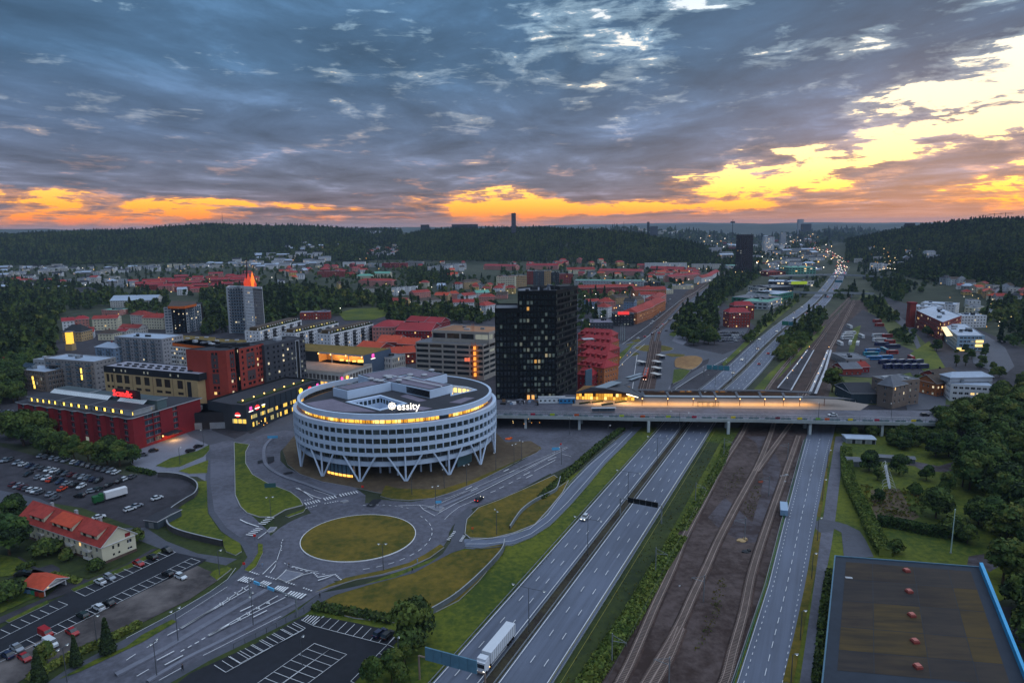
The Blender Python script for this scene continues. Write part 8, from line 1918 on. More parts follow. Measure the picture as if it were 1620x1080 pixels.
hedge(ID,[(1078,840),(1110,785),(1140,735),(1150,705)],3.4,.7,'','trackside_scrub',FS,9,'stuff')
hedge(ID,[(855,790),(905,745),(950,705),(985,680)],3.0,1.5,'','ramp_scrub',FD,4,'stuff')
hedge(ID,[(1312,905),(1303,960),(1297,1020),(1290,1085)],1.6,1.6,'','path_scrub',FD,4,'stuff')
hedge(Q3,[(700,600),(900,640),(1150,680),(1450,740)],3.0,1.3,'','mound_scrub',FD,4,'stuff')
rs_=random.Random(9)
def tufts(k,poly,n,label,mats=FG,s=(.5,1.2)):
 """loose herb clumps over rough ground"""
 q=W2(k(*poly));pts=[]
 xs=[p[0]for p in q];ys=[p[1]for p in q]
 while len(pts)<n:
  x,y=rs_.uniform(min(xs),max(xs)),rs_.uniform(min(ys),max(ys))
  if inpoly(x,y,q):pts.append((x,y,.1,rs_.uniform(*s)))
 woodland(label,pts)
tufts(ID,[(905,1120),(1000,965),(1090,810),(1160,690),(1120,700),(1040,830),(950,970),(880,1090)],500,'trackside_herbs',s=(.2,.6))
for q_,n_ in WEEDS:tufts(ID,q_,n_,'railway_weeds',s=(.25,.6))
tufts(ID,[(510,957),(655,908),(730,873),(795,862),(755,918),(680,968),(560,976)],1500,'mound_herbs',s=(.1,.3))
tufts(M4,[(560,250),(700,300),(960,300),(1000,480),(700,480),(600,380)],300,'garden_herbs',s=(.5,1.6))
tufts(ID,[(700,1060),(760,1000),(860,892),(1020,690),(1035,690),(920,812),(812,935),(735,1015)],900,'slope_herbs',s=(.1,.3))
tufts(Q5,[(640,900),(760,740),(1200,560),(1480,430),(1530,540),(1300,680),(1100,830),(900,940),(680,1030)],500,'island_herbs',s=(.1,.3))
tufts(ID,[(484,850),(520,822),(570,815),(630,825),(657,850),(620,876),(570,884),(510,872)],700,'roundabout_grass',s=(.08,.2))
tufts(M1,[(1235,250),(1308,245),(1315,450),(1395,570),(1520,640),(1250,600),(1070,520),(1060,470),(1255,310)],400,'wedge_grass',s=(.08,.2))
tufts(ID,[(375,725),(392,745),(440,776),(474,795),(430,812),(398,808),(375,770)],400,'island_grass',s=(.08,.2))
tufts(ID,[(1325,1080),(1340,700),(1480,720),(1540,860),(1360,860)],500,'garden_grass',s=(.1,.3))
# ================================================================== near houses and yards
def red_house():
 eave=6.3;a,b,c=at_z(H5,eave,(195,335),(1080,632),(1440,490));o=zF(a,b,math.dist(b,c)*.93);o[2]=c;o[3]=(a[0]+c[0]-b[0],a[1]+c[1]-b[1]);occ(o)
 t=zTh('red_roofed_apartment_house','cream three-storey house with red tiled roof and three wide dormers','apartment house',(*cxy(o),0));W=MB();GL=MB();random.seed(5)
 L=math.dist(o[0],o[1]);cs=zC(L,3.0,1.2,1.2);wall(W,GL,o[0],o[1],0,eave,cs,[(.9,2.2),(3.7,5.1)],.18,0,lit_p=.03)
 l=math.dist(o[1],o[2]);wall(W,GL,o[1],o[2],0,eave,[(l*.3,l*.36),(l*.46,l*.52),(l*.74,l*.88)],[(1.6,2.4),(3.8,5.0)],.18,0,lit_p=0)
 for i in(2,3):W.face([(*o[i],0),(*o[(i+1)%4],0),(*o[(i+1)%4],eave),(*o[i],eave)])
 W.link('wall',[cream],t);zP(GL,'window',GLM,t)
 MB().prism(inset(o,-.06),0,.9,0,0).link('stone_base',[mat('dark_plinth',zR(88,72,66),.9,.2,1)],t)
 zG(t,o,eave,4.6,roof_red,cream,.6,0,white)
 u=((o[1][0]-o[0][0])/L,(o[1][1]-o[0][1])/L);v=(-u[1],u[0]);an=math.atan2(u[1],u[0]);D=l
 for s0,s1,n in((.12,.30,2),(.40,.64,3),(.74,.93,2)):
  P=lambda s,d,z:(o[0][0]+u[0]*s*L+v[0]*d,o[0][1]+u[1]*s*L+v[1]*d,z);z1=eave+2.5;zr=eave+4.2;b=MB()
  b.face([P(s0,1,eave),P(s1,1,eave),P(s1,1,z1),P(s0,1,z1)]);b.face([P(s1,1,eave),P(s1,D*.45,eave+3.6),P(s1,D*.45,zr),P(s1,1,z1)]);b.face([P(s0,D*.45,eave+3.6),P(s0,1,eave),P(s0,1,z1),P(s0,D*.45,zr)])
  dm=b.link('dormer',[cream],t);R=MB();R.face([P(s0-.008,.5,z1-.05),P(s1+.008,.5,z1-.05),P(s1+.008,D*.5,zr+.25),P(s0-.008,D*.5,zr+.25)]);R.face([P(s0-.008,.5,z1-.25),P(s1+.008,.5,z1-.25),P(s1+.008,.5,z1-.05),P(s0-.008,.5,z1-.05)]);R.link('dormer_roof',[roof_orange if n==3 else roof_red],t)
  for i in range(n):
   s=s0+(s1-s0)*(i+.5)/n;p=P(s,.95,z1-1.8);MB().box(p,(1.4,.1,1.2),an).link('dormer_window',[glass],t)
 for s in(.08,.3,.5,.66,.86):
  for z in(.9,3.5):
   p=(o[0][0]+u[0]*s*L-v[0]*.7,o[0][1]+u[1]*s*L-v[1]*.7);b=MB();b.box((*p,z),(3.0,1.3,.15),an,0,True);b.box((p[0]-v[0]*.62,p[1]-v[1]*.62,z+.15),(3.0,.06,.8),an,0);b.link('balcony',[offwhite],t)
 for s in(.22,.52,.8):p=(o[0][0]+u[0]*s*L+v[0]*D*.55,o[0][1]+u[1]*s*L+v[1]*D*.55);MB().box((*p,eave+3.5),(1.1,.8,2.0),an).link('chimney',[concrete],t)
 p=(o[1][0]+(o[2][0]-o[1][0])*.77+.1,o[1][1]+(o[2][1]-o[1][1])*.77);MB().box((*p,6.2),(1.6,.12,1.2),math.atan2(o[2][1]-o[1][1],o[2][0]-o[1][0])).link('wall_plaque',[crimson],t)
red_house()
def shelter():
 o=zF(*W2(L1((160,500),(285,530))),6.5);t=zTh('recycling_shelter','small shelter with orange-red gable roof over coloured recycling bins','shelter',(*cxy(o),0));occ(o)
 for p in o:MB().box((*p,0),(.2,.2,2.6)).link('post',[white],t)
 MB().face([(*o[3],0),(*o[2],0),(*o[2],2.5),(*o[3],2.5)]).link('back_wall',[lightgrey],t);zG(t,[o[3],o[0],o[1],o[2]][1:]+[o[3]],2.5,1.6,roof_orange,offwhite,.8)
 for i,(c,nm)in enumerate((((60,110,160),'blue'),((90,120,150),'grey-blue'),((30,120,90),'green'),((130,30,30),'red'),((140,60,30),'rust'))):
  f=(i+.5)/5;x,y=o[0][0]+(o[1][0]-o[0][0])*f,o[0][1]+(o[1][1]-o[0][1])*f-.3;m=mat('bin_'+nm.replace('-','_'),zR(*c),.6,0);q=zTh('recycling_bin',nm+' recycling bin standing under the orange-red shelter roof','bin',(x,y,0));MB().box((x,y,0),(1.25,1.1,1.5)).link('body',[m],q);MB().box((x,y,1.5),(1.3,1.15,.15)).link('lid',[charcoal],q)
 p=o[1];MB().ball((p[0]+.3,p[1]+1,2.4),.35).link('lamp',[lit],t)
shelter()
def shed(k,a,b,d,h,wm,rm,label,name='shed',cat='shed',doors=1,z=0,pitch=1.2):
 o=zF(*W2(k(a,b),z),d);occ(o);t=zTh(name,label,cat,(*cxy(o),z));MB().prism(ccw(o),z,z+h).link('wall',[wm],t);zG(t,o,z+h,pitch,rm,wm,.3)
 L=math.dist(o[0],o[1]);u=((o[1][0]-o[0][0])/L,(o[1][1]-o[0][1])/L)
 for i in range(doors):s=L*(i+.5)/doors;MB().box((o[0][0]+u[0]*s+u[1]*.05,o[0][1]+u[1]*s-u[0]*.05,z+.1),(min(2.2,L/doors*.6),.12,min(2.1,h*.8)),math.atan2(u[1],u[0])).link('door',[charcoal if i%2 else steel],t)
shed(M1,(920,535),(1000,548),11,3,mat('blue_grey_board',zR(62,74,84),.8,.1,1),roof_black,'long dark shed at the bend of the curved retaining wall',pitch=.3)
shed(A4,(495,885),(682,892),7,2.6,mat('grey_door_panel',zR(140,146,150),.7,.1,1),roof_blue,'row of garages with pale ribbed roof below the bridge','garage_row','garages',6,pitch=.4)
shed(M4,(505,150),(590,155),6,2.6,lightgrey,roof_grey,'pale garden shed in the upper corner of the hedge garden',pitch=.8)
shed(M4,(700,120),(930,135),3.5,2.4,mat('weathered_board',zR(84,92,98),.9,.1,1),roof_grey,'long low grey garden shed behind the dark garden trees',pitch=.6)
def greenhouse():
 a,b=W2(M4((768,305),(738,150)));L=math.dist(a,b);u=((b[0]-a[0])/L,(b[1]-a[1])/L);t=zTh('greenhouse','collapsed white greenhouse frame in the hedge garden','greenhouse',(*a,0))
 for i in range(9):
  s=L*i/8;x,y=a[0]+u[0]*s,a[1]+u[1]*s;w=2.6*(1-.55*i/8);P=[(x+u[1]*w*c,y-u[0]*w*c,2.6*h_)for c,h_ in((-1,0),(-.8,.6),(0,1),(.8,.6),(1,0))];m=MB()
  for p,q in zip(P,P[1:]):m.tube(p,q,.07,4)
  m.link('hoop',[white],t)
 MB().tube((*a,2.6),(*b,2.6),.07,4).link('ridge_pole',[white],t)
 m=MB();m.face([(a[0]-u[1]*.3,a[1],.6),(b[0]-.4,b[1],.5),(b[0]+.9,b[1],.9),(a[0]+.6,a[1],1.3)]);m.link('torn_film',[lightgrey],t)
greenhouse()
def big_roof():
 z=9.0;P=W2([(1320,879),(1554,897),(1655,1150),(1292,1150)],z);q=ccw(P);t=zTh('flat_roofed_hall','large flat-roofed hall with mossy brown felt and bright blue edge','hall',(*cxy(q),0));occ(q)
 MB().prism(q,0,z-.8,0,0).link('wall',[lightgrey],t);m=mat('sky_blue_fascia',zR(50,150,200),.5,.08,1);b=MB()
 for i in(1,2,3):a,c=q[i],q[(i+1)%4];b.face([(*a,z-.9),(*c,z-.9),(*c,z+.3),(*a,z+.3)])
 b.link('fascia',[m],t);i2=inset(q,.35);b=MB()
 for i in range(4):j=(i+1)%4;b.face([(*q[i],z+.3),(*q[j],z+.3),(*i2[j],z+.3),(*i2[i],z+.3)]);b.face([(*i2[i],z),(*i2[i],z+.3),(*i2[j],z+.3),(*i2[j],z)])
 b.link('parapet',[mat('blue_edge_strip',zR(70,104,124),.6,.1,1)],t)
 MB().face([(x,y,z)for x,y in i2]).link('roof',[mat('dark_border_felt',zR(40,48,60),.85,.12,.4)],t)
 fm=[mat('brown_felt_a',zR(46,40,38),.95,.25,.35,col2=zR(66,56,44),stretch=(.1,.25,1.6)),mat('brown_felt_b',zR(44,41,42),.95,.25,.35,col2=zR(60,53,48),stretch=(.1,.25,1.6)),mat('mossy_felt',zR(48,42,34),.95,.3,.35,col2=zR(76,62,36),stretch=(.1,.2,1.6))]
 i3=W2([(1338,888),(1536,903),(1600,1085),(1324,1060)],z+.03);f=lambda u,v:tuple((i3[0][c]*(1-u)+i3[1][c]*u)*(1-v)+(i3[3][c]*(1-u)+i3[2][c]*u)*v for c in(0,1))
 us=[0,.22,.55,.82,1];vs=[0,.2,.42,.66,.85,1];rr=random.Random(4)
 for i in range(4):
  for j in range(5):
   g=.0022;b=MB();b.face([(*f(us[i]+g,vs[j]+g),z+.04),(*f(us[i]+g,vs[j+1]-g),z+.04),(*f(us[i+1]-g,vs[j+1]-g),z+.04),(*f(us[i+1]-g,vs[j]+g),z+.04)][::-1]);b.link('felt_panel',[fm[2]if(i in(1,3)and j in(2,3))or rr.random()<.15 else rr.choice(fm[:2])],t)
 u_=ccw(W2([(1554,897),(1655,1150),(1650,1150),(1548.5,897)],z));MB().prism(u_,z,z+1.5,0,0).link('side_upstand',[m],t)
 for x,y in L4((877,368),(893,500),(910,650),(930,815),(948,975)):p=G(x,y,z+.3);b=MB();b.box((*p,z),(1.5,1.5,.55),.1);b.box((*p,z+.55),(1.15,1.15,.3),.1,1);b.link('roof_hatch',[mat('red_hatch',zR(132,60,54),.7,.1,1),mat('pale_red_hatch',zR(168,100,92),.7,.1,1)],t)
 p=G(1215+512/4,810+412/4,z+.1);MB().box((*p,z),(1.8,.9,.12),-.2).link('loose_board',[lightgrey],t)
big_roof()
def wallrib(k,pts,h,w,m,label,name='retaining_wall',cat='wall',cap=None,z=0):
 line=smooth(W2(k(*pts)),False,4);t=zTh(name,label,cat,(*line[0],0));b=MB();l,r=offset(line,-w/2),offset(line,w/2);n=len(line)
 for i in range(n-1):
  b.face([(*r[i],z),(*r[i+1],z),(*r[i+1],h),(*r[i],h)]);b.face([(*l[i+1],z),(*l[i],z),(*l[i],h),(*l[i+1],h)]);b.face([(*r[i],h),(*r[i+1],h),(*l[i+1],h),(*l[i],h)],1)
 b.link('wall_body',[m,cap or concrete],t);return t,line
dkw=mat('dark_stained_concrete',zR(66,66,68),.9,.25,.5)
wallrib(M1,[(1000,215),(1080,218),(1160,232),(1230,265),(1252,300),(1235,345),(1180,380),(1110,425),(1065,465),(1055,510),(1075,555),(1150,590),(1280,625),(1410,655)],2.2,.5,dkw,'long curved dark retaining wall around the grass wedge')
t,ln=wallrib(Q3,[(2510,0),(2480,100),(2300,300),(2080,500),(1900,620),(1760,690),(1600,720)],2.0,.35,mat('grey_wall',zR(92,98,102),.85,.2,.5),'curved concrete wall with graffiti below the dry grass mound')
L_,at_ln=walk(ln);rg_=random.Random(2)
for i in range(14):
 x,y,a=at_ln(L_*(.52+.32*i/14));n=(math.sin(a),-math.cos(a));b=MB();
 for j in range(3):b.box((x+n[0]*.3+rg_.uniform(-.3,.3),y+n[1]*.3,.3+j*.45),(rg_.uniform(.3,1.0),.06,rg_.uniform(.2,.6)),a+rg_.uniform(-.1,.1),j%2)
 b.link('graffiti',[white,blackm],t)
wallrib(Q5,[(1540,470),(1520,545),(1480,600),(1300,690),(1180,780),(1110,870),(1060,950)],1.7,.35,mat('pale_concrete',zR(100,108,112),.85,.12,.5),'pale curved wall beside the sunken foot path near the ramp')
def rail(line,label,h=.75,step=4.0,m=steel,name='guard_rail',cat='guard rail',band=.3,maxl=900):
 L,at=walk(line);L=min(L,maxl);t=zTh(name,label,cat,(*line[0][:2],0));b=MB();s=0
 pts=[at(i*6.0)for i in range(int(L/6)+1)]
 for p,q in zip(pts,pts[1:]):b.box(((p[0]+q[0])/2,(p[1]+q[1])/2,h-band),(math.dist(p[:2],q[:2])+.02,.1,band),math.atan2(q[1]-p[1],q[0]-p[0]))
 b.link('rail',[m],t);P=MB()
 while s<min(L,420):x,y,a=at(s);P.box((x,y,0),(.1,.1,h),a);s+=step
 P.link('posts',[m],t,kind='stuff')
nm_=[p for p in med if p[1]<1500]
rail(offset(nm_,-12.7),'steel guard rail along the outer edge of the southbound lanes');rail(offset(nm_,13.6),'steel guard rail along the outer edge of the northbound lanes');rail(offset(nm_,-1.3),'steel guard rail on the southbound side of the median');rail(offset(nm_,1.25),'steel guard rail on the northbound side of the median',.95,band=.5)
rail(W2([(735,867),(765,870),(812,864),(842,851),(872,832),(904,799),(931,768),(958,735),(992,701)]),'guard rail on the outer curve of the exit ramp');rail(W2([(897,770),(930,735),(973,697)]),'guard rail on the inner side of the exit ramp')
rail(rline(-.04),'dark fence between the right road and the railway yard',1.5,3,green_metal,'fence','fence',.12);rail(rline(-.10),'pale concrete barrier along the railway side of the right road',.8,99,concrete,'barrier','barrier',.8)
rail(W2(Q3((-60,1000),(250,850),(540,690),(690,600),(760,670))),'mesh fence on the street side of the south car park',1.6,3,pole_dark,'fence','fence',.08)
def lampproto(name,cat,h,arms,span,label,head=lamp_white,loc=(0,0,0),rz=0,hm_=None,grp=None):
 t=local(name,label,cat,loc,rz,grp);MB().tube((0,0,0),(0,0,h),.13,6,r2=.08).link('pole',[pole_dark],t)
 for s in arms:MB().tube((0,0,h),(s*span,0,h+.15),.06,4).link('arm',[pole_dark],t);MB().box((s*span,0,h+.05),(.9,.35,.16)).ball((s*span,0,h+.02),.28,1,8,4,.5).link('lamp_head',[steel,head],t)
 return t
soft=glow('unlit_head_sheen',(.75,.88,1.0),.55)  # faint glow stands in for the reflection on unlit lamp heads
P0=lampproto('twin_street_lamp','street lamp',12.5,(-1,1),4.4,'twin-armed lamp in the motorway median, nearest the camera',soft,grp='motorway median lamps')
for i in range(11):
 x,y,a=MAT_AT(300+i*46.5)
 if i==0:P0.location=(x,y,0);P0.rotation_euler=(0,0,a-PI/2)
 else:dup(P0,(x,y,0),a-PI/2,'twin-armed lamp in the motorway median, %s from the camera'%zn(i))
P1=lampproto('twin_street_lamp','street lamp',9,(-1,1),1.1,'twin-headed lamp at the lower rim of the roundabout',soft)
for i,(k,x,y,lab)in enumerate(((Q3,1360,260,''),(Q4,295,800,'twin-headed lamp beside the west zebra crossing'),(Q5,357,750,'twin-headed lamp on the northeast splitter island'),(Q5,650,530,'twin-headed lamp on the verge before the oval office'),(Q5,1100,320,'twin-headed lamp on the verge nearer the bridge'),(Q6,492,690,'twin-headed lamp on the main street median'),(L1,425,1075,'twin-headed lamp on the cycle path at the lower left'),(Q6,290,1020,'twin-headed lamp by the south pavement'),(Q3,125,780,'twin-headed lamp between the south lanes'),(A3,365,830,'twin-headed lamp under the bridge front'),(Q5,935,1000,'lamp on the grass island beside the tunnel path'),(A3,60,990,'twin-headed lamp left of the lane arrows'))):
 p=W2(k((x,y)))[0]
 if i==0:P1.location=(*p,0)
 else:dup(P1,(*p,0),.2*i,lab)
P2=lampproto('street_lamp','street lamp',8,(1,),.9,'lamp on the verge of the right road, nearest the camera',soft,grp='lamps along the right road')
for i,(x,y)in enumerate(((1251,1085),(1266,1012),(1284,915),(1293,855),(1301,790),(1309,740))):
 p=W2([(x,y)])[0]
 if i==0:P2.location=(*p,0)
 else:dup(P2,(*p,0),.1,'lamp on the verge of the right road, %s from the camera'%zn(i))
for i,(k,x,y,lab)in enumerate(((A3,608,870,'tall lamp where the street dives under the bridge'),(L1,615,840,'lamp on the gravel lot edge above the hedge'),(L1,1390,400,'lamp on the small grass triangle'),(M1,1140,140,'lamp on the larger forecourt grass island'),(L2,295,990,'lamp in the middle of the south car park'),(L2,905,1000,'slim lamp beside the tall dark tree'),(Q5,130,620,'left lamp on the verge under the oval office'),(Q5,437,560,'second lamp on the verge under the oval office'),(Q5,928,390,'third lamp on the verge under the oval office'),(Q5,1550,330,'lamp at the lane split towards the bridge'),(A1,1290,900,'lamp at the hotel street corner'),(A3,1215,470,'lamp left of the blue gantry'),(BR2,1240,390,'lamp on the bridge before the gabled house'),(BR2,620,380,'thin lamp on the bridge nearer the canopy'))):
 p=W2(k((x,y)),DZ if k is BR2 else 0)[0];dup(P2,(*p,DZ if k is BR2 else 0),.3*i,lab,'single street lamps')
def cat_mast(i,p,rz,lab):
 t=local('catenary_mast',lab,'catenary mast',(*p,0),rz,'railway catenary masts');MB().tube((0,0,0),(0,0,8.2),.16,5).link('post',[steel],t);b=MB();b.tube((0,0,6.2),(-3.6,0,6.6),.08,4);b.tube((0,0,7.8),(-3.6,0,6.6),.06,4);b.tube((-3.6,0,6.6),(-3.6,0,5.6),.05,4);b.link('bracket',[steel],t);return t
cm=None
for i,p in enumerate(W2([(1058,1090),(1113,952),(1178,855),(1216,785),(1246,728),(1262,640),(1282,590),(1306,540),(1328,505),(1344,482)])):
 if cm is None:cm=cat_mast(0,p,-.45,'catenary mast of the middle track, nearest the camera')
 else:dup(cm,(*p,0),-.45,'catenary mast of the middle track, %s from the camera'%zn(i))
for i,p in enumerate(W2([(968,1050),(1037,905),(1100,795),(1145,720),(1213,632),(1250,580)])):dup(cm,(*p,0),PI-.45,'catenary mast on the green strip side, %s from the camera'%zn(i))
for i,(o,z,m)in enumerate(((0,5.6,0),(3.2,7.6,0),(-8.5,6.5,1),(-10.6,6.8,1))):
 ln2=[CS(-39.5+o,s)for s in(90,140,190,240,290,330)];b=MB()
 for p,q in zip(ln2,ln2[1:]):b.tube((*p,z),(*q,z),.035 if m==0 else .05,3)
 o_=b.link('overhead_wire',[mat('wire_yellow_glint',zR(150,140,60),.5,0)if m else pole_dark],base=(*ln2[0],z));o_['label']=('yellowish' if m else 'dark')+' overhead wire '+('above the green strip, ' if m else 'over the left track, ')+('left one' if i%2 else 'right one');o_['category']='wire'  # yellow reflection painted into the colour of the green strip wires
def gantry(name,a,b,h,panels,label,z0=0,arm=0,pm_=steel,cat='sign gantry',both=True):
 t=zTh(name,label,cat,(*a,z0));L=math.dist(a,b);u=((b[0]-a[0])/L,(b[1]-a[1])/L);an=math.atan2(u[1],u[0])
 for p in((a,b)if both else(a,)):MB().tube((*p,z0),(*p,z0+h),.25,6).link('post',[pm_],t)
 MB().tube((*a,z0+h),(*b,z0+h),.22,5).link('beam',[pm_],t)
 for s0,s1,zb,zt,m,nm in panels:MB().box((a[0]+u[0]*L*(s0+s1)/2+u[1]*.4,a[1]+u[1]*L*(s0+s1)/2-u[0]*.4,z0+h+zb),(L*(s1-s0),.35,zt-zb),an).link(nm,[m],t)
 return t
a,b=W2([(981,815),(1044,828)]);gantry('display_gantry',a,(b[0]+.5,b[1]),6.8,[(.2+.145*i,.335+.145*i,-.9,1.0,blackm,'display')for i in range(5)],'lane display gantry over the northbound lanes')
a,b=W2([(664,1075),(768,1105)]);gm_=mat('blue_grey_sign_back',zR(80,118,140),.6,.12,.6);gantry('sign_gantry',a,b,6.3,[(.12+.13*i,.245+.13*i,-.2,3.0,gm_,'sign_board')for i in range(6)],'big blue-grey sign gantry over the lorries at the bottom edge',pm_=mat('brown_steel',zR(120,104,96),.6,.1,1))
a,b=W2(A3((1212,478),(1395,490)));gantry('sign_gantry',a,b,7,[(.1+.2*i,.28+.2*i,.3,3.2,mat('teal_sign',zR(60,120,134),.5,.05,1),'sign_board')for i in range(4)],'teal sign gantry over the southbound lanes beyond the bridge')
a,b=W2(A4((86,180),(172,186)));gantry('sign_gantry',a,b,7,[(.0,.48,.2,4.0,green_metal,'sign_board'),(.5,1,.2,3.8,mat('teal_sign',(.1,.1,.1)),'sign_board')],'green sign gantry over the median in the middle distance')
a,b=W2(T4((422,452),(470,455)));gantry('sign_gantry',a,b,7,[(0,1,.2,3.6,MAT['teal_sign'],'sign_board')],'far blue-green sign gantry at the nearer flyover')
bs=mat('sky_blue_sign',zR(90,170,215),.5,.05,1);a,b=W2(Q3((96,505),(540,690)));gantry('street_gantry',a,b,5.6,[(.14,.26,-.3,.5,bs,'sign'),(.44,.57,-.3,.5,bs,'sign')],'street sign gantry with two sky-blue boards over the main street')
def zI(k,x,y,w,h,zc,m,label,name='road_sign',z=0):
 p=W2(k((x,y)))[0];t=zTh(name,label,'road sign',(*p,0));MB().tube((*p,0),(*p,zc+h/2),.07,4).link('post',[pole_dark],t);MB().box((p[0],p[1]-.1,zc-h/2),(w,.08,h),.1).link('board',[m],t)
zI(Q5,385,752,2.2,1.0,3,bs,'sky-blue direction sign on the northeast splitter island');zI(Q5,1495,235,3.6,1.3,3,bs,'large sky-blue direction sign at the lane split');zI(Q4,290,530,4.4,1.8,3,mat('teal_back',zR(50,88,92),.6,0),'dark teal sign back on the west grass island');zI(A2,108,880,5,1.3,3,bs,'sky-blue sign over the street left of the oval office')
rdm=mat('red_sign_disc',zR(200,40,34),.5,0)
for x,y,lab in((1163,515,'red temporary sign at the north zebra crossing'),(140,985,'red round sign at the west zebra crossing')):zI(Q4,x,y,.9,.9,1.8,rdm,lab)
zI(Q5,1543,170,.8,.8,2,rdm,'red round sign beside the large blue sign');zI(Q3,40,235,.8,.8,1.8,rdm,'red round sign on the small southwest grass strip');zI(Q5,707,985,.8,.8,2.2,mat('orange_sign',zR(190,90,40),.5,0),'orange marker sign on the tunnel path island')
def bar(px,py,zt,r,label,name='flagpole'):
 p=W2([(px,py)])[0];t=zTh(name,label,'flagpole',(*p,0));MB().tube((*p,0),(*p,zt),r,6,r2=r*.5).ball((*p,zt),r*1.3).link('pole',[mat('white_pole',zR(170,190,190),.5,0)],t);MB().box((*p,0),(.5,.5,.4)).link('base',[concrete],t)
bar(1504,875,14.9,.2,'tall white flagpole on the lawn behind the big flat roof')
for i,x in enumerate((688,700,712)):p=A3((x,235))[0];bar(*p,15,.16,'%s white flagpole from the left beside the far roundabout'%zn(i))
# ================================================================== vehicles
CARC={'white':(190,196,204),'silver':(130,138,150),'grey':(78,82,90),'black':(20,22,26),'dark blue':(30,40,70),'red':(150,16,22),'maroon':(84,26,34),'orange':(200,60,24),'dark green':(26,44,40),'pale blue':(120,150,180)}
CP={n:mat('paint_'+n.replace(' ','_'),zR(*c),.3,0,spec=.6)for n,c in CARC.items()}
tyre=mat('tyre_rubber',zR(18,18,20),.9,0)
def loft(b,secs,mi=0):
 """skin a row of cross-sections (x, half width, z low, z high)"""
 for(x0,w0,l0,h0),(x1,w1,l1,h1)in zip(secs,secs[1:]):
  for s in(-1,1):f=[(x0,s*w0,l0),(x1,s*w1,l1),(x1,s*w1*.92,h1),(x0,s*w0*.92,h0)];b.face(f if s<0 else f[::-1],mi)
  b.face([(x0,-w0*.92,h0),(x1,-w1*.92,h1),(x1,w1*.92,h1),(x0,w0*.92,h0)],mi)
 for k,r in((0,1),(-1,-1)):x,w,l,h=secs[k];f=[(x,-w,l),(x,-w*.92,h),(x,w*.92,h),(x,w,l)];b.face(f[::r],mi)
def car_proto(kind):
 t=local('car','x','car',(0,-50,0));est=kind=='estate';van=kind=='van';b=MB()
 if van:loft(b,[(-2.4,.95,.3,1.9),(1.2,.95,.3,1.95),(1.7,.93,.3,1.2),(2.4,.88,.3,.95)])
 else:loft(b,[(-2.2,.86,.3,.82),(-2.0,.9,.25,.95),(1.1,.9,.25,.92),(2.0,.88,.25,.72),(2.25,.8,.3,.6)])
 b.link('body',[CP['white']],t);g=MB()
 if van:g.face([(1.24,-.85,1.9),(1.68,-.85,1.25),(1.68,.85,1.25),(1.24,.85,1.9)][::-1],0)
 else:loft(g,[(-2.05 if est else-1.75,.84,.92,.96),(-1.75 if est else-1.1,.78,.92,1.44),(.25,.78,.9,1.46),(1.15,.84,.9,.93)])
 g.link('windows',[glass],t)
 if not van:r=MB();loft(r,[(-1.6 if est else-1.0,.7,1.4,1.49),(.2,.7,1.42,1.5)]);r.link('roof',[CP['white']],t)
 for x in(-1.35,1.35):
  for s in(-1,1):MB().tube((x,s*.72,.32),(x,s*.92,.32),.32,8).link('wheel',[tyre],t)
 for s in(-.65,.65):MB().box((2.26,s,.52),(.06,.35,.14)).link('headlight',[steel],t);MB().box((-2.24 if not van else-2.44,s,.65),(.06,.3,.16)).link('tail_light',[mat('tail_lens',zR(120,16,16),.4,0)],t)
 return t
PROTO={k:car_proto(k)for k in('saloon','estate','van')}
USED=set()
def car(x,y,a,col,label,grp=None,z=.3,kind=None,lights=0):
 kind=kind or('estate' if hsh(x,y)>.5 else 'saloon')
 if kind not in USED:USED.add(kind);o=PROTO[kind];o.location=(x,y,z);o.rotation_euler=(0,0,a);o['label']=label;o['_c']=1
 else:o=dup(PROTO[kind],(x,y,z),a,label)
 if grp:o['group']=grp
 elif 'group' in o and o is not PROTO[kind]:del o['group']
 for c in o.children:
  for sl in c.material_slots:
   if c.name.startswith(('body','roof')):sl.link='OBJECT';sl.material=CP[col]
   elif lights and c.name.startswith('headlight'):sl.link='OBJECT';sl.material=head_white
   elif lights and c.name.startswith('tail'):sl.link='OBJECT';sl.material=tail_red
 return o
def head(k,a,b):p,q=W2(k(a,b));return math.atan2(q[1]-p[1],q[0]-p[0])
rc_=random.Random(17);PAL=['white','silver','white','grey','black','grey','dark blue','maroon','silver','white']
hd=head(M1,(400,230),(470,196))
ROWS=[('in the back row under the hotel trees',[(30,120),(62,118)],2),('in the back row left half',[(110,136),(225,165)],4),('before the hotel trees',[(262,92),(415,120)],5),('in the row reaching the small trees',[(470,132),(735,196)],9),('in the left end of the middle row',[(180,208),(190,210)],1),('in the upper middle row',[(270,172),(455,212)],6),('in the centre of the lot',[(248,226),(340,240)],3),('in the long middle row',[(490,220),(625,248)],5),('in the lower middle row',[(380,256),(515,286)],4),('in the front row by the access road',[(88,274),(255,322)],7),('at the right end of the front row',[(320,335),(352,358)],2)]
for wh,(a,b),n in ROWS:
 for i in range(n):
  u=i/max(1,n-1)if n>1 else 0;p=W2(M1((a[0]+(b[0]-a[0])*u,a[1]+(b[1]-a[1])*u)))[0];c=rc_.choice(PAL);car(*p,hd+rc_.choice([0,PI])+rc_.uniform(-.04,.04),c,'%s car parked %s, %s from the left'%(c,wh,zn(i)),'cars in the big gravel car park')
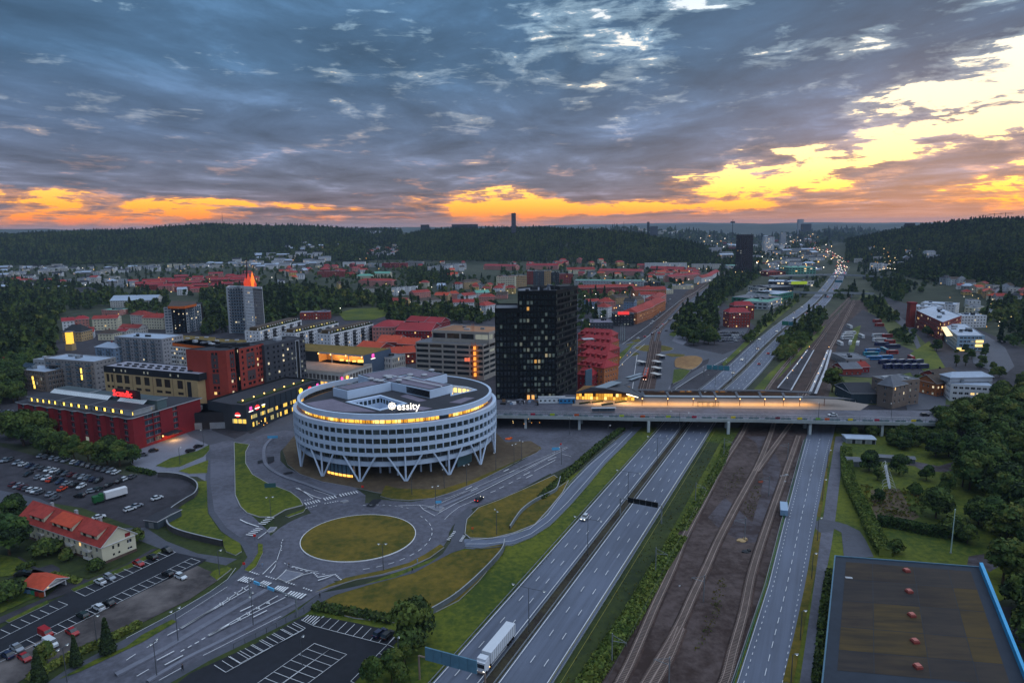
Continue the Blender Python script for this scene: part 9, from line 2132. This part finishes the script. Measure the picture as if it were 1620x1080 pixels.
for i,(k,x,y,c,kd,hh,lab)in enumerate(((M1,395,302,'orange',None,hd,'orange-red car standing in the lower lane of the big car park'),(M1,322,245,'orange',None,hd,'orange car in the centre of the big car park'),(M1,505,345,'black',None,hd+PI/2,'dark car alone near the lower kerb of the big car park'),(M1,585,316,'silver',None,hd-.8,'silver car beside the green lorry'),(M1,622,304,'dark green',None,hd,'dark car behind the green lorry'),(M1,690,278,'black',None,hd,'black car right of the aisle in the big car park'),(M1,757,254,'black',None,hd,'black car beside the white one near the car park exit'),(M1,792,238,'white',None,hd,'white car at the car park exit lane'),(M1,838,224,'grey',None,hd,'grey car last before the forecourt hedge'),(M1,995,360,'white',None,hd-.5,'white car alone in the walled lot, nearest the curved wall'),(M1,823,430,'white',None,hd-.5,'white car in the walled lot, front of a pair'),(M1,866,410,'silver','saloon',hd-.5,'silver car in the walled lot, rear of a pair'),(M1,627,482,'white',None,hd-.7,'white car driving on the access road behind the red-roofed house'),(L1,635,452,'white',None,None,'white estate car parked left of a silver one in the upper bays'),(L1,695,424,'silver',None,None,'silver car beside the white estate in the upper bays'),(L1,878,336,'red',None,None,'dark red car in the upper bays'),(L1,963,296,'black',None,None,'black car second from the far end of the upper bays'),(L1,1060,252,'black',None,None,'black car at the far end of the upper bays'),(L1,1062,402,'black',None,None,'black car far up the lower bays'),(L1,1145,420,'white',None,None,'white car parked on the gravel beside the lower bays'),(L1,625,615,'white',None,None,'white car in the lower bays beside a dark one'),(L1,692,588,'black',None,None,'dark car right of the white one in the lower bays'),(L1,525,665,'dark green',None,None,'dark green car in the middle of the lower bays'),(L1,292,783,'red','van',None,'red compact van in the lower bays'),(L1,460,773,'red',None,None,'bright red car on the gravel below the bays'),(L1,110,875,'silver',None,None,'silver-grey car near the left end of the lower bays'),(L1,158,935,'red',None,None,'red car on the gravel at the lower left'),(L1,260,885,'silver',None,None,'silver car beside the white van on the gravel'),(L1,322,848,'white','van',None,'white panel van on the gravel'),(L1,52,918,'dark blue',None,None,'dark car at the left picture edge'),(A1,972,938,'black',None,.5,'black car at the hotel entrance drive'),(A1,905,965,'grey',None,.3,'grey car by the forecourt trees'),(A1,1205,940,'black',None,.9,'dark car on the kerb of the forecourt loop'),(A1,1255,912,'black',None,.9,'second dark car on the kerb of the forecourt loop'),(A1,760,975,'silver',None,2.6,'silver car half hidden by the small hotel trees'),(L1,145,400,'black',None,.4,'black car behind the recycling shelter'),(Q3,1328,868,'dark blue',None,head(Q3,(1270,910),(1390,820)),'dark blue car in the south car park, left of two'),(Q3,1402,888,'black',None,head(Q3,(1340,930),(1450,835)),'black car in the south car park, right of two'))):
 if hh is None:hh=head(L1,(640,500),(583,472))+(0 if hsh(x)>.5 else PI)
 p=W2(k((x,y)))[0];car(*p,hh,c,lab,None,.3,kd)
for i in range(9):p=W2(A1((5+i*9,690+(i%3)*18)))[0];c=rc_.choice(PAL);car(*p,hd,c,'%s car at the left border behind the hotel trees, %s of nine'%(c,zn(i)),'cars at the left border')
p=W2(Q5((768,672)))[0];car(*p,head(Q5,(700,720),(800,650)),'black','black car with glowing tail lights on the northeast street',lights=1)
for px,py,c,lab in((1317,657.5,'white','white car crossing the bridge above the railway'),(1463,657.5,'black','black car at the right end of the bridge')):p=W2([(px,py)],DZ)[0];car(*p,PI if c=='white' else 0,c,lab,z=DZ+.05)
def lane(s,off):x,y,a=MAT_AT(s);return(x+math.sin(a)*off,y-math.cos(a)*off,a)
x,y,a=lane(150+222,-10);car(x,y,a+PI,'white','white car on the outer southbound lane beside the ramp',lights=1,z=.45)
ss=150+470;i=0;NS=0;SB=0
while ss<MLEN-150:
 for sg in(-1,1):
  if rc_.random()<.62:
   o_=sg*rc_.choice([3.8,7.2,10.6]);x,y,a=lane(ss+rc_.uniform(0,30),o_);c=rc_.choice(PAL+['red']);n=SB if sg<0 else NS
   car(x,y,a+(PI if sg<0 else 0),c,'%s car %s, %s beyond the bridge'%(c,'with headlights southbound' if sg<0 else 'with tail lights northbound',zn(n)),'motorway traffic',z=.45,lights=1)
   if sg<0:SB+=1
   else:NS+=1
   if ss>1400:
    pass
 ss+=55 if ss<1800 else 40
def lotrows(k,a,b,rows,n,dv,where,hh=.4,grp=None):
 for r in range(rows):
  for i in range(n):
   if rc_.random()<.2:continue
   q=k((a[0]+(b[0]-a[0])*i/(n-1)+dv[0]*r,a[1]+(b[1]-a[1])*i/(n-1)+dv[1]*r));p=W2(q)[0];c=rc_.choice(PAL);car(*p,hh,c,'%s car %s, %s place in %s row'%(c,where,zn(i),zn(r)),grp or 'cars '+where)
lotrows(A3,(1310,190),(1455,190),4,10,(-6,17),'in the gravel lot below the brick office',.45)
lotrows(T4,(15,600),(140,545),2,8,(-8,24),'before the showrooms',.5)
lotrows(A4,(1340,398),(1420,430),2,3,(10,14),'on the east paved yard',.2)
lotrows(A4,(870,590),(905,575),1,3,(0,0),'in the lit courtyard',.3)
for i in range(12):q=T3((880+i*11,690-i*14));p=W2(q)[0];c=rc_.choice(PAL);car(*p,1.1,c,'%s car at the tram street kerb, %s from the hotel'%(c,zn(i)),'cars along the tram street')
def bus(x,y,a,m,label,L=12,grp=None,h=3.1,lights=0,name='bus',cat='bus'):
 t=local(name,label,cat,(x,y,.1),a,grp);b=MB();loft(b,[(-L/2,1.2,.35,h),(L/2-.4,1.25,.35,h),(L/2,1.15,.35,h*.6)]);b.link('body',[m],t)
 for s in(-1,1):MB().box((0,s*1.24,1.5),(L*.86,.06,.95)).link('window_band',[glass],t)
 MB().box((0,0,h),(L*.5,1.3,.25)).link('roof_unit',[offwhite],t)
 for x_ in(-L*.3,L*.3):
  for s in(-1,1):MB().tube((x_,s*1.0,.35),(x_,s*1.27,.35),.48,8).link('wheel',[tyre],t)
bb=[mat('bus_blue',zR(40,110,170),.4,.05,1),mat('bus_navy',zR(24,34,78),.5,.05,1),white,mat('bus_red',zR(150,40,36),.5,.05,1),mat('bus_teal',zR(50,130,150),.5,.05,1)]
for i,(x,y,m,hh,c,wh)in enumerate(((505,210,2,.2,'white','in the upper left of the yard'),(500,225,2,.2,'white','second in the upper left of the yard'),(518,197,2,.2,'white','topmost in the upper left of the yard'),(520,258,2,1.05,'white','slanting in the middle of the yard'),(567,263,2,1.05,'white','slanting right of its twin'),(455,262,2,1.4,'white','by the platform fence'),(590,216,2,1.4,'white','standing upright in the yard centre'),(516,155,2,1.4,'white','at the top of the yard'),(700,212,2,0,'white','in the right stack, top'),(755,214,3,0,'red','in the right stack, top right'),(705,240,2,0,'white','in the right stack, second'),(770,252,3,0,'red','in the right stack, second right'),(720,268,1,0,'navy','in the right stack, third'),(790,282,1,0,'navy','in the right stack, third right'),(660,310,0,0,'blue','left of the teal upright one'),(650,330,4,0,'teal','left in the lower stack'),(670,357,0,0,'blue','bottom left of the lower stack'),(735,305,4,1.45,'teal','standing upright in the stack'),(740,352,0,.1,'bright blue','bottom centre of the lower stack'),(785,320,3,0,'red','right of the teal upright one'),(905,355,3,1.4,'dark red','alone at the right of the navy row'),(690,120,3,.1,'red','at the far end of the yard'),(705,145,3,.1,'dark red','second from the far end of the yard'))):
 p=W2(A4((x,y)))[0];bus(*p,hh,bb[m],'%s bus %s'%(c,wh),grp='buses in the depot yard',L=12 if m!=3 else 9)
for i in range(10):p=W2(A4((735+i*27,382+(i%2)*30)))[0];bus(*p,.2+.1*(i%3),bb[1],'navy covered lorry in the dark row at the yard foot, %s from the left'%zn(i),9,'navy lorries at the yard foot',3.4,name='covered_lorry',cat='lorry')
def lorry(s,off,label,tl=13.6):
 x,y,a=lane(s,off);t=local('articulated_lorry',label,'lorry',(x,y,.45),a+PI);pw=mat('lorry_white',zR(196,202,212),.5,.05,1)
 MB().box((0,0,1.1),(tl,2.55,2.9)).link('trailer',[pw],t);MB().box((tl/2+2.1,0,.6),(2.5,2.5,2.6)).box((tl/2+1.8,0,3.2),(1.8,2.3,.6)).link('cab',[pw],t);MB().box((tl/2+3.36,0,1.8),(.06,2.2,1.0)).link('windscreen',[glass],t);MB().box((1,0,.5),(tl+4,.9,.6)).link('chassis',[charcoal],t)
 for i in range(12):MB().box((-tl/2+.6+i*tl/12,1.29,1.1),(.08,.05,2.9)).link('curtain_seam',[steel],t)
 for x_ in(-tl/2+1.2,-tl/2+2.5,-tl/2+3.8,tl/2+.3,tl/2+2.6):
  for sg in(-1,1):MB().tube((x_,sg*.9,.5),(x_,sg*1.27,.5),.5,9).link('wheel',[tyre],t)
 for sg in(-1,1):MB().box((tl/2+3.38,sg*.95,.9),(.06,.4,.2)).link('headlight',[head_white],t);MB().box((tl/2+.9,sg*1.3,.9),(.2,.06,.15)).link('marker_light',[lamp_warm],t)
lorry(150+139,-3.2,'white articulated lorry with long box trailer on the southbound lanes');lorry(150+110,-6.2,'second white lorry ahead, cut by the bottom picture edge',9)
p=W2(M1((735,350)))[0];t=local('lorry','green-cabbed lorry with white box trailer in the walled lot','lorry',(*p,.2),hd-.6);MB().box((0,0,.9),(8,2.5,2.6)).link('box_trailer',[bb[2]],t);MB().box((-6.4,.2,.5),(3.6,2.4,2.3)).box((-5.2,.2,2.8),(1.4,1.8,.5)).link('green_body',[mat('lorry_green',zR(24,84,44),.6,.1,1)],t)
for x_ in(-7,-5,1.5,3):MB().tube((x_,-1.3,.4),(x_,1.3,.4),.42,8).link('wheels',[tyre],t)
p=W2(Q2((1318,790)))[0];t=zTh('track_vehicle','small pale blue track wagon on the gravel beside the right road','rail wagon',(*p,0));MB().box((*p,.9),(2.6,8.5,2.0),-.35).link('body',[CP['pale blue']],t);MB().box((*p,.5),(1.6,7.5,.5),-.35).link('chassis',[charcoal],t)
for i,(k,x,y,w,c,lab)in enumerate(((Q2,1320,440,2.6,concrete,'stack of pale concrete slabs beside the right road fence'),(Q2,1310,500,2.0,concrete,'heap of broken concrete below the slab stack'),(Q2,1400,470,1.3,charcoal,'dark cable drum by the fence'),(Q2,1385,535,1.3,charcoal,'second dark cable drum by the fence'),(Q2,1098,495,1.6,mat('rusty_iron',zR(120,50,30),.8,.2,1),'rust-red barrel beside the middle track'),(Q2,920,1050,2.6,sand,'pale gravel heap at the level crossing'),(Q1,870,160,.5,concrete,'short pale track marker post'),(Q5,1045,85,2.4,mat('site_orange',zR(220,90,20),.6,.1,1),'orange site barrier on the ground under the bridge'),(M3,1480,690,2.2,charcoal,'dark spoil heap in the railway yard'))):
 p=W2(k((x,y)))[0];o=MB().ball((*p,.1),w*.6,0,9,5,.3).box((p[0]+w*.5,p[1]+.3,0),(w*.5,w*.4,w*.3),i).box((p[0]-w*.5,p[1]-.5,0),(w*.4,w*.3,w*.2),i+1).link('site_object' if 'drum' not in lab else 'cable_drum',[c],base=(*p,0));o['label']=lab;o['category']='site material'
def person_mesh():
 me=bpy.data.meshes.new('person');J=[(0,0,.95),(0,0,1.25),(0,0,1.48),(0,0,1.56),(0,.02,1.7),(.12,0,.9),(.14,.12,.5),(.13,.2,.06),(.13,.32,.04),(-.12,0,.9),(-.14,-.1,.5),(-.13,-.28,.1),(-.13,-.2,.03),(.2,0,1.42),(.27,-.1,1.15),(.26,.02,.9),(-.2,0,1.42),(-.27,.1,1.15),(-.26,.2,.92)]
 E=[(0,1),(1,2),(2,3),(3,4),(0,5),(5,6),(6,7),(7,8),(0,9),(9,10),(10,11),(11,12),(2,13),(13,14),(14,15),(2,16),(16,17),(17,18)]
 R=[.15,.15,.14,.055,.1,.1,.07,.045,.04,.1,.07,.045,.04,.07,.05,.035,.07,.05,.035];me.from_pydata(J,E,[]);o=bpy.data.objects.new('person',me);COL.objects.link(o);md=o.modifiers.new('skin','SKIN')
 for v,r in zip(me.skin_vertices[0].data,R):v.radius=(r,r*.8)
 me.skin_vertices[0].data[0].use_root=True;s=o.modifiers.new('sub','SUBSURF');s.levels=s.render_levels=1;dg=bpy.context.evaluated_depsgraph_get();out=bpy.data.meshes.new_from_object(o.evaluated_get(dg));bpy.data.objects.remove(o);return out
PMESH=person_mesh();skin=mat('skin',zR(190,140,115),.6,0)
for i,(k,x,y,m,lab)in enumerate(((Q3,757,525,charcoal,'person in dark clothes walking on the pavement by the dry mound'),(M2,1022,768,bluish,'person in pale jacket on the path below the roundabout'),(M2,990,825,charcoal,'person in dark jacket farther down the path below the roundabout'),(Q3,212,228,bluish,'person in light blue jacket at the southwest splitter island'),(Q6,535,970,charcoal,'person in dark coat on the south pavement'),(L1,1158,1010,charcoal,'person at the south lot kerb'),(Q3,465,235,blackm,'person with dark bag on the splitter island'))):
 p=W2(k((x,y)))[0];m2=PMESH.copy();m2.materials.clear();m2.materials.append(m);o=bpy.data.objects.new('person',m2);COL.objects.link(o);o.location=(*p,.25);o.rotation_euler=(0,0,i*1.3);o['label']=lab;o['category']='person'
 h_=MB().ball((0,.02,1.72),.115,0,8,6,1.15).link('head',[skin],base=(0,0,0));h_.parent=o;hh_=MB().ball((0,-.01,1.77),.12,0,8,5,.9).link('hair',[bark],base=(0,0,0));hh_.parent=o
for i in range(16):q=[(1040+i*9.5,520-i*6.3)]if i<8 else[(1010+(i-8)*11,536-(i-8)*3)];p=W2(q)[0];c=rc_.choice(PAL);car(*p,1.0+.1*(i%2),c,'%s car on the streets around the far roundabout, %s'%(c,zn(i)),'cars near the far roundabout',lights=i%2)
def dots(name,k,poly,n,mats,seed,z=(4,9),r=.7):
 rr=random.Random(seed);b=MB();pp=k(*poly);xs=[a for a,c in pp];ys=[c for a,c in pp];c_=0
 while c_<n:
  px,py=rr.uniform(min(xs),max(xs)),rr.uniform(min(ys),max(ys))
  if not inpoly(px,py,pp):continue
  g=on_ground(px,py);c_+=1
  if not g:continue
  x,y,zz=g;D=math.hypot(x,y);rad=r*(.35+D/2600);b.ball((x,y,zz+rr.uniform(*z)),rad,rr.randrange(len(mats)),5,3)
 b.link(name,mats,kind='stuff')
LM=[glow('distant_orange_lamp',(1,.42,.08),2.2),glow('distant_yellow_lamp',(1,.7,.3),2.2),glow('distant_white_lamp',(1,.92,.78),2.2)]
dots('suburb_lights',ID,[(0,420),(620,405),(785,420),(785,500),(420,500),(0,460)],60,LM,1);dots('suburb_lights',ID,[(915,420),(1130,400),(1200,390),(1190,430),(1060,470),(930,520)],70,LM,2)
dots('valley_lights',ID,[(1080,375),(1290,372),(1330,400),(1300,430),(1215,430),(1130,400)],130,LM,3,r=1.0);dots('motorway_lights',ID,[(1232,378),(1262,380),(1300,391),(1345,412),(1338,432),(1318,446),(1322,425),(1325,410),(1290,396),(1240,384)],150,[LM[1],LM[2],LM[2],tail_red],4,(1,3),.55)
dots('hillside_lights',ID,[(1370,395),(1470,395),(1470,432),(1380,432)],60,LM,5);dots('yard_lights',ID,[(1420,480),(1600,460),(1620,520),(1500,540)],30,LM,6,r=.45);dots('courtyard_lights',A4,[(880,500),(1060,500),(1060,560),(900,580)],26,LM[:2],7,(2,4),.5)
dots('street_lights',A2,[(10,640),(60,620),(190,740),(120,800),(10,800)],14,LM[:2],8,(2,4),.35);dots('street_lights',A3,[(620,480),(660,300),(760,330),(700,430)],8,LM[:2],9,(3,6),.35);dots('underpass_lights',A3,[(0,740),(180,740),(180,800),(0,800)],8,LM[:2],10,(2,4),.3)
# ================================================================== evening haze
hm=bpy.data.materials.new('haze');hm.use_nodes=True;hn=hm.node_tree;hn.nodes.clear()
pv=hn.nodes.new('ShaderNodeVolumePrincipled');pv.inputs['Color'].default_value=(.50,.66,.92,1);pv.inputs['Density'].default_value=.000045;pv.inputs['Anisotropy'].default_value=.0
ho=hn.nodes.new('ShaderNodeOutputMaterial');hn.links.new(pv.outputs[0],ho.inputs['Volume'])
hb=MB();hb.prism([(-17000,-17000),(17000,-17000),(17000,17000),(-17000,17000)],-1.0,190.0,0,0,True);hb.link('haze',[hm],kind='stuff')
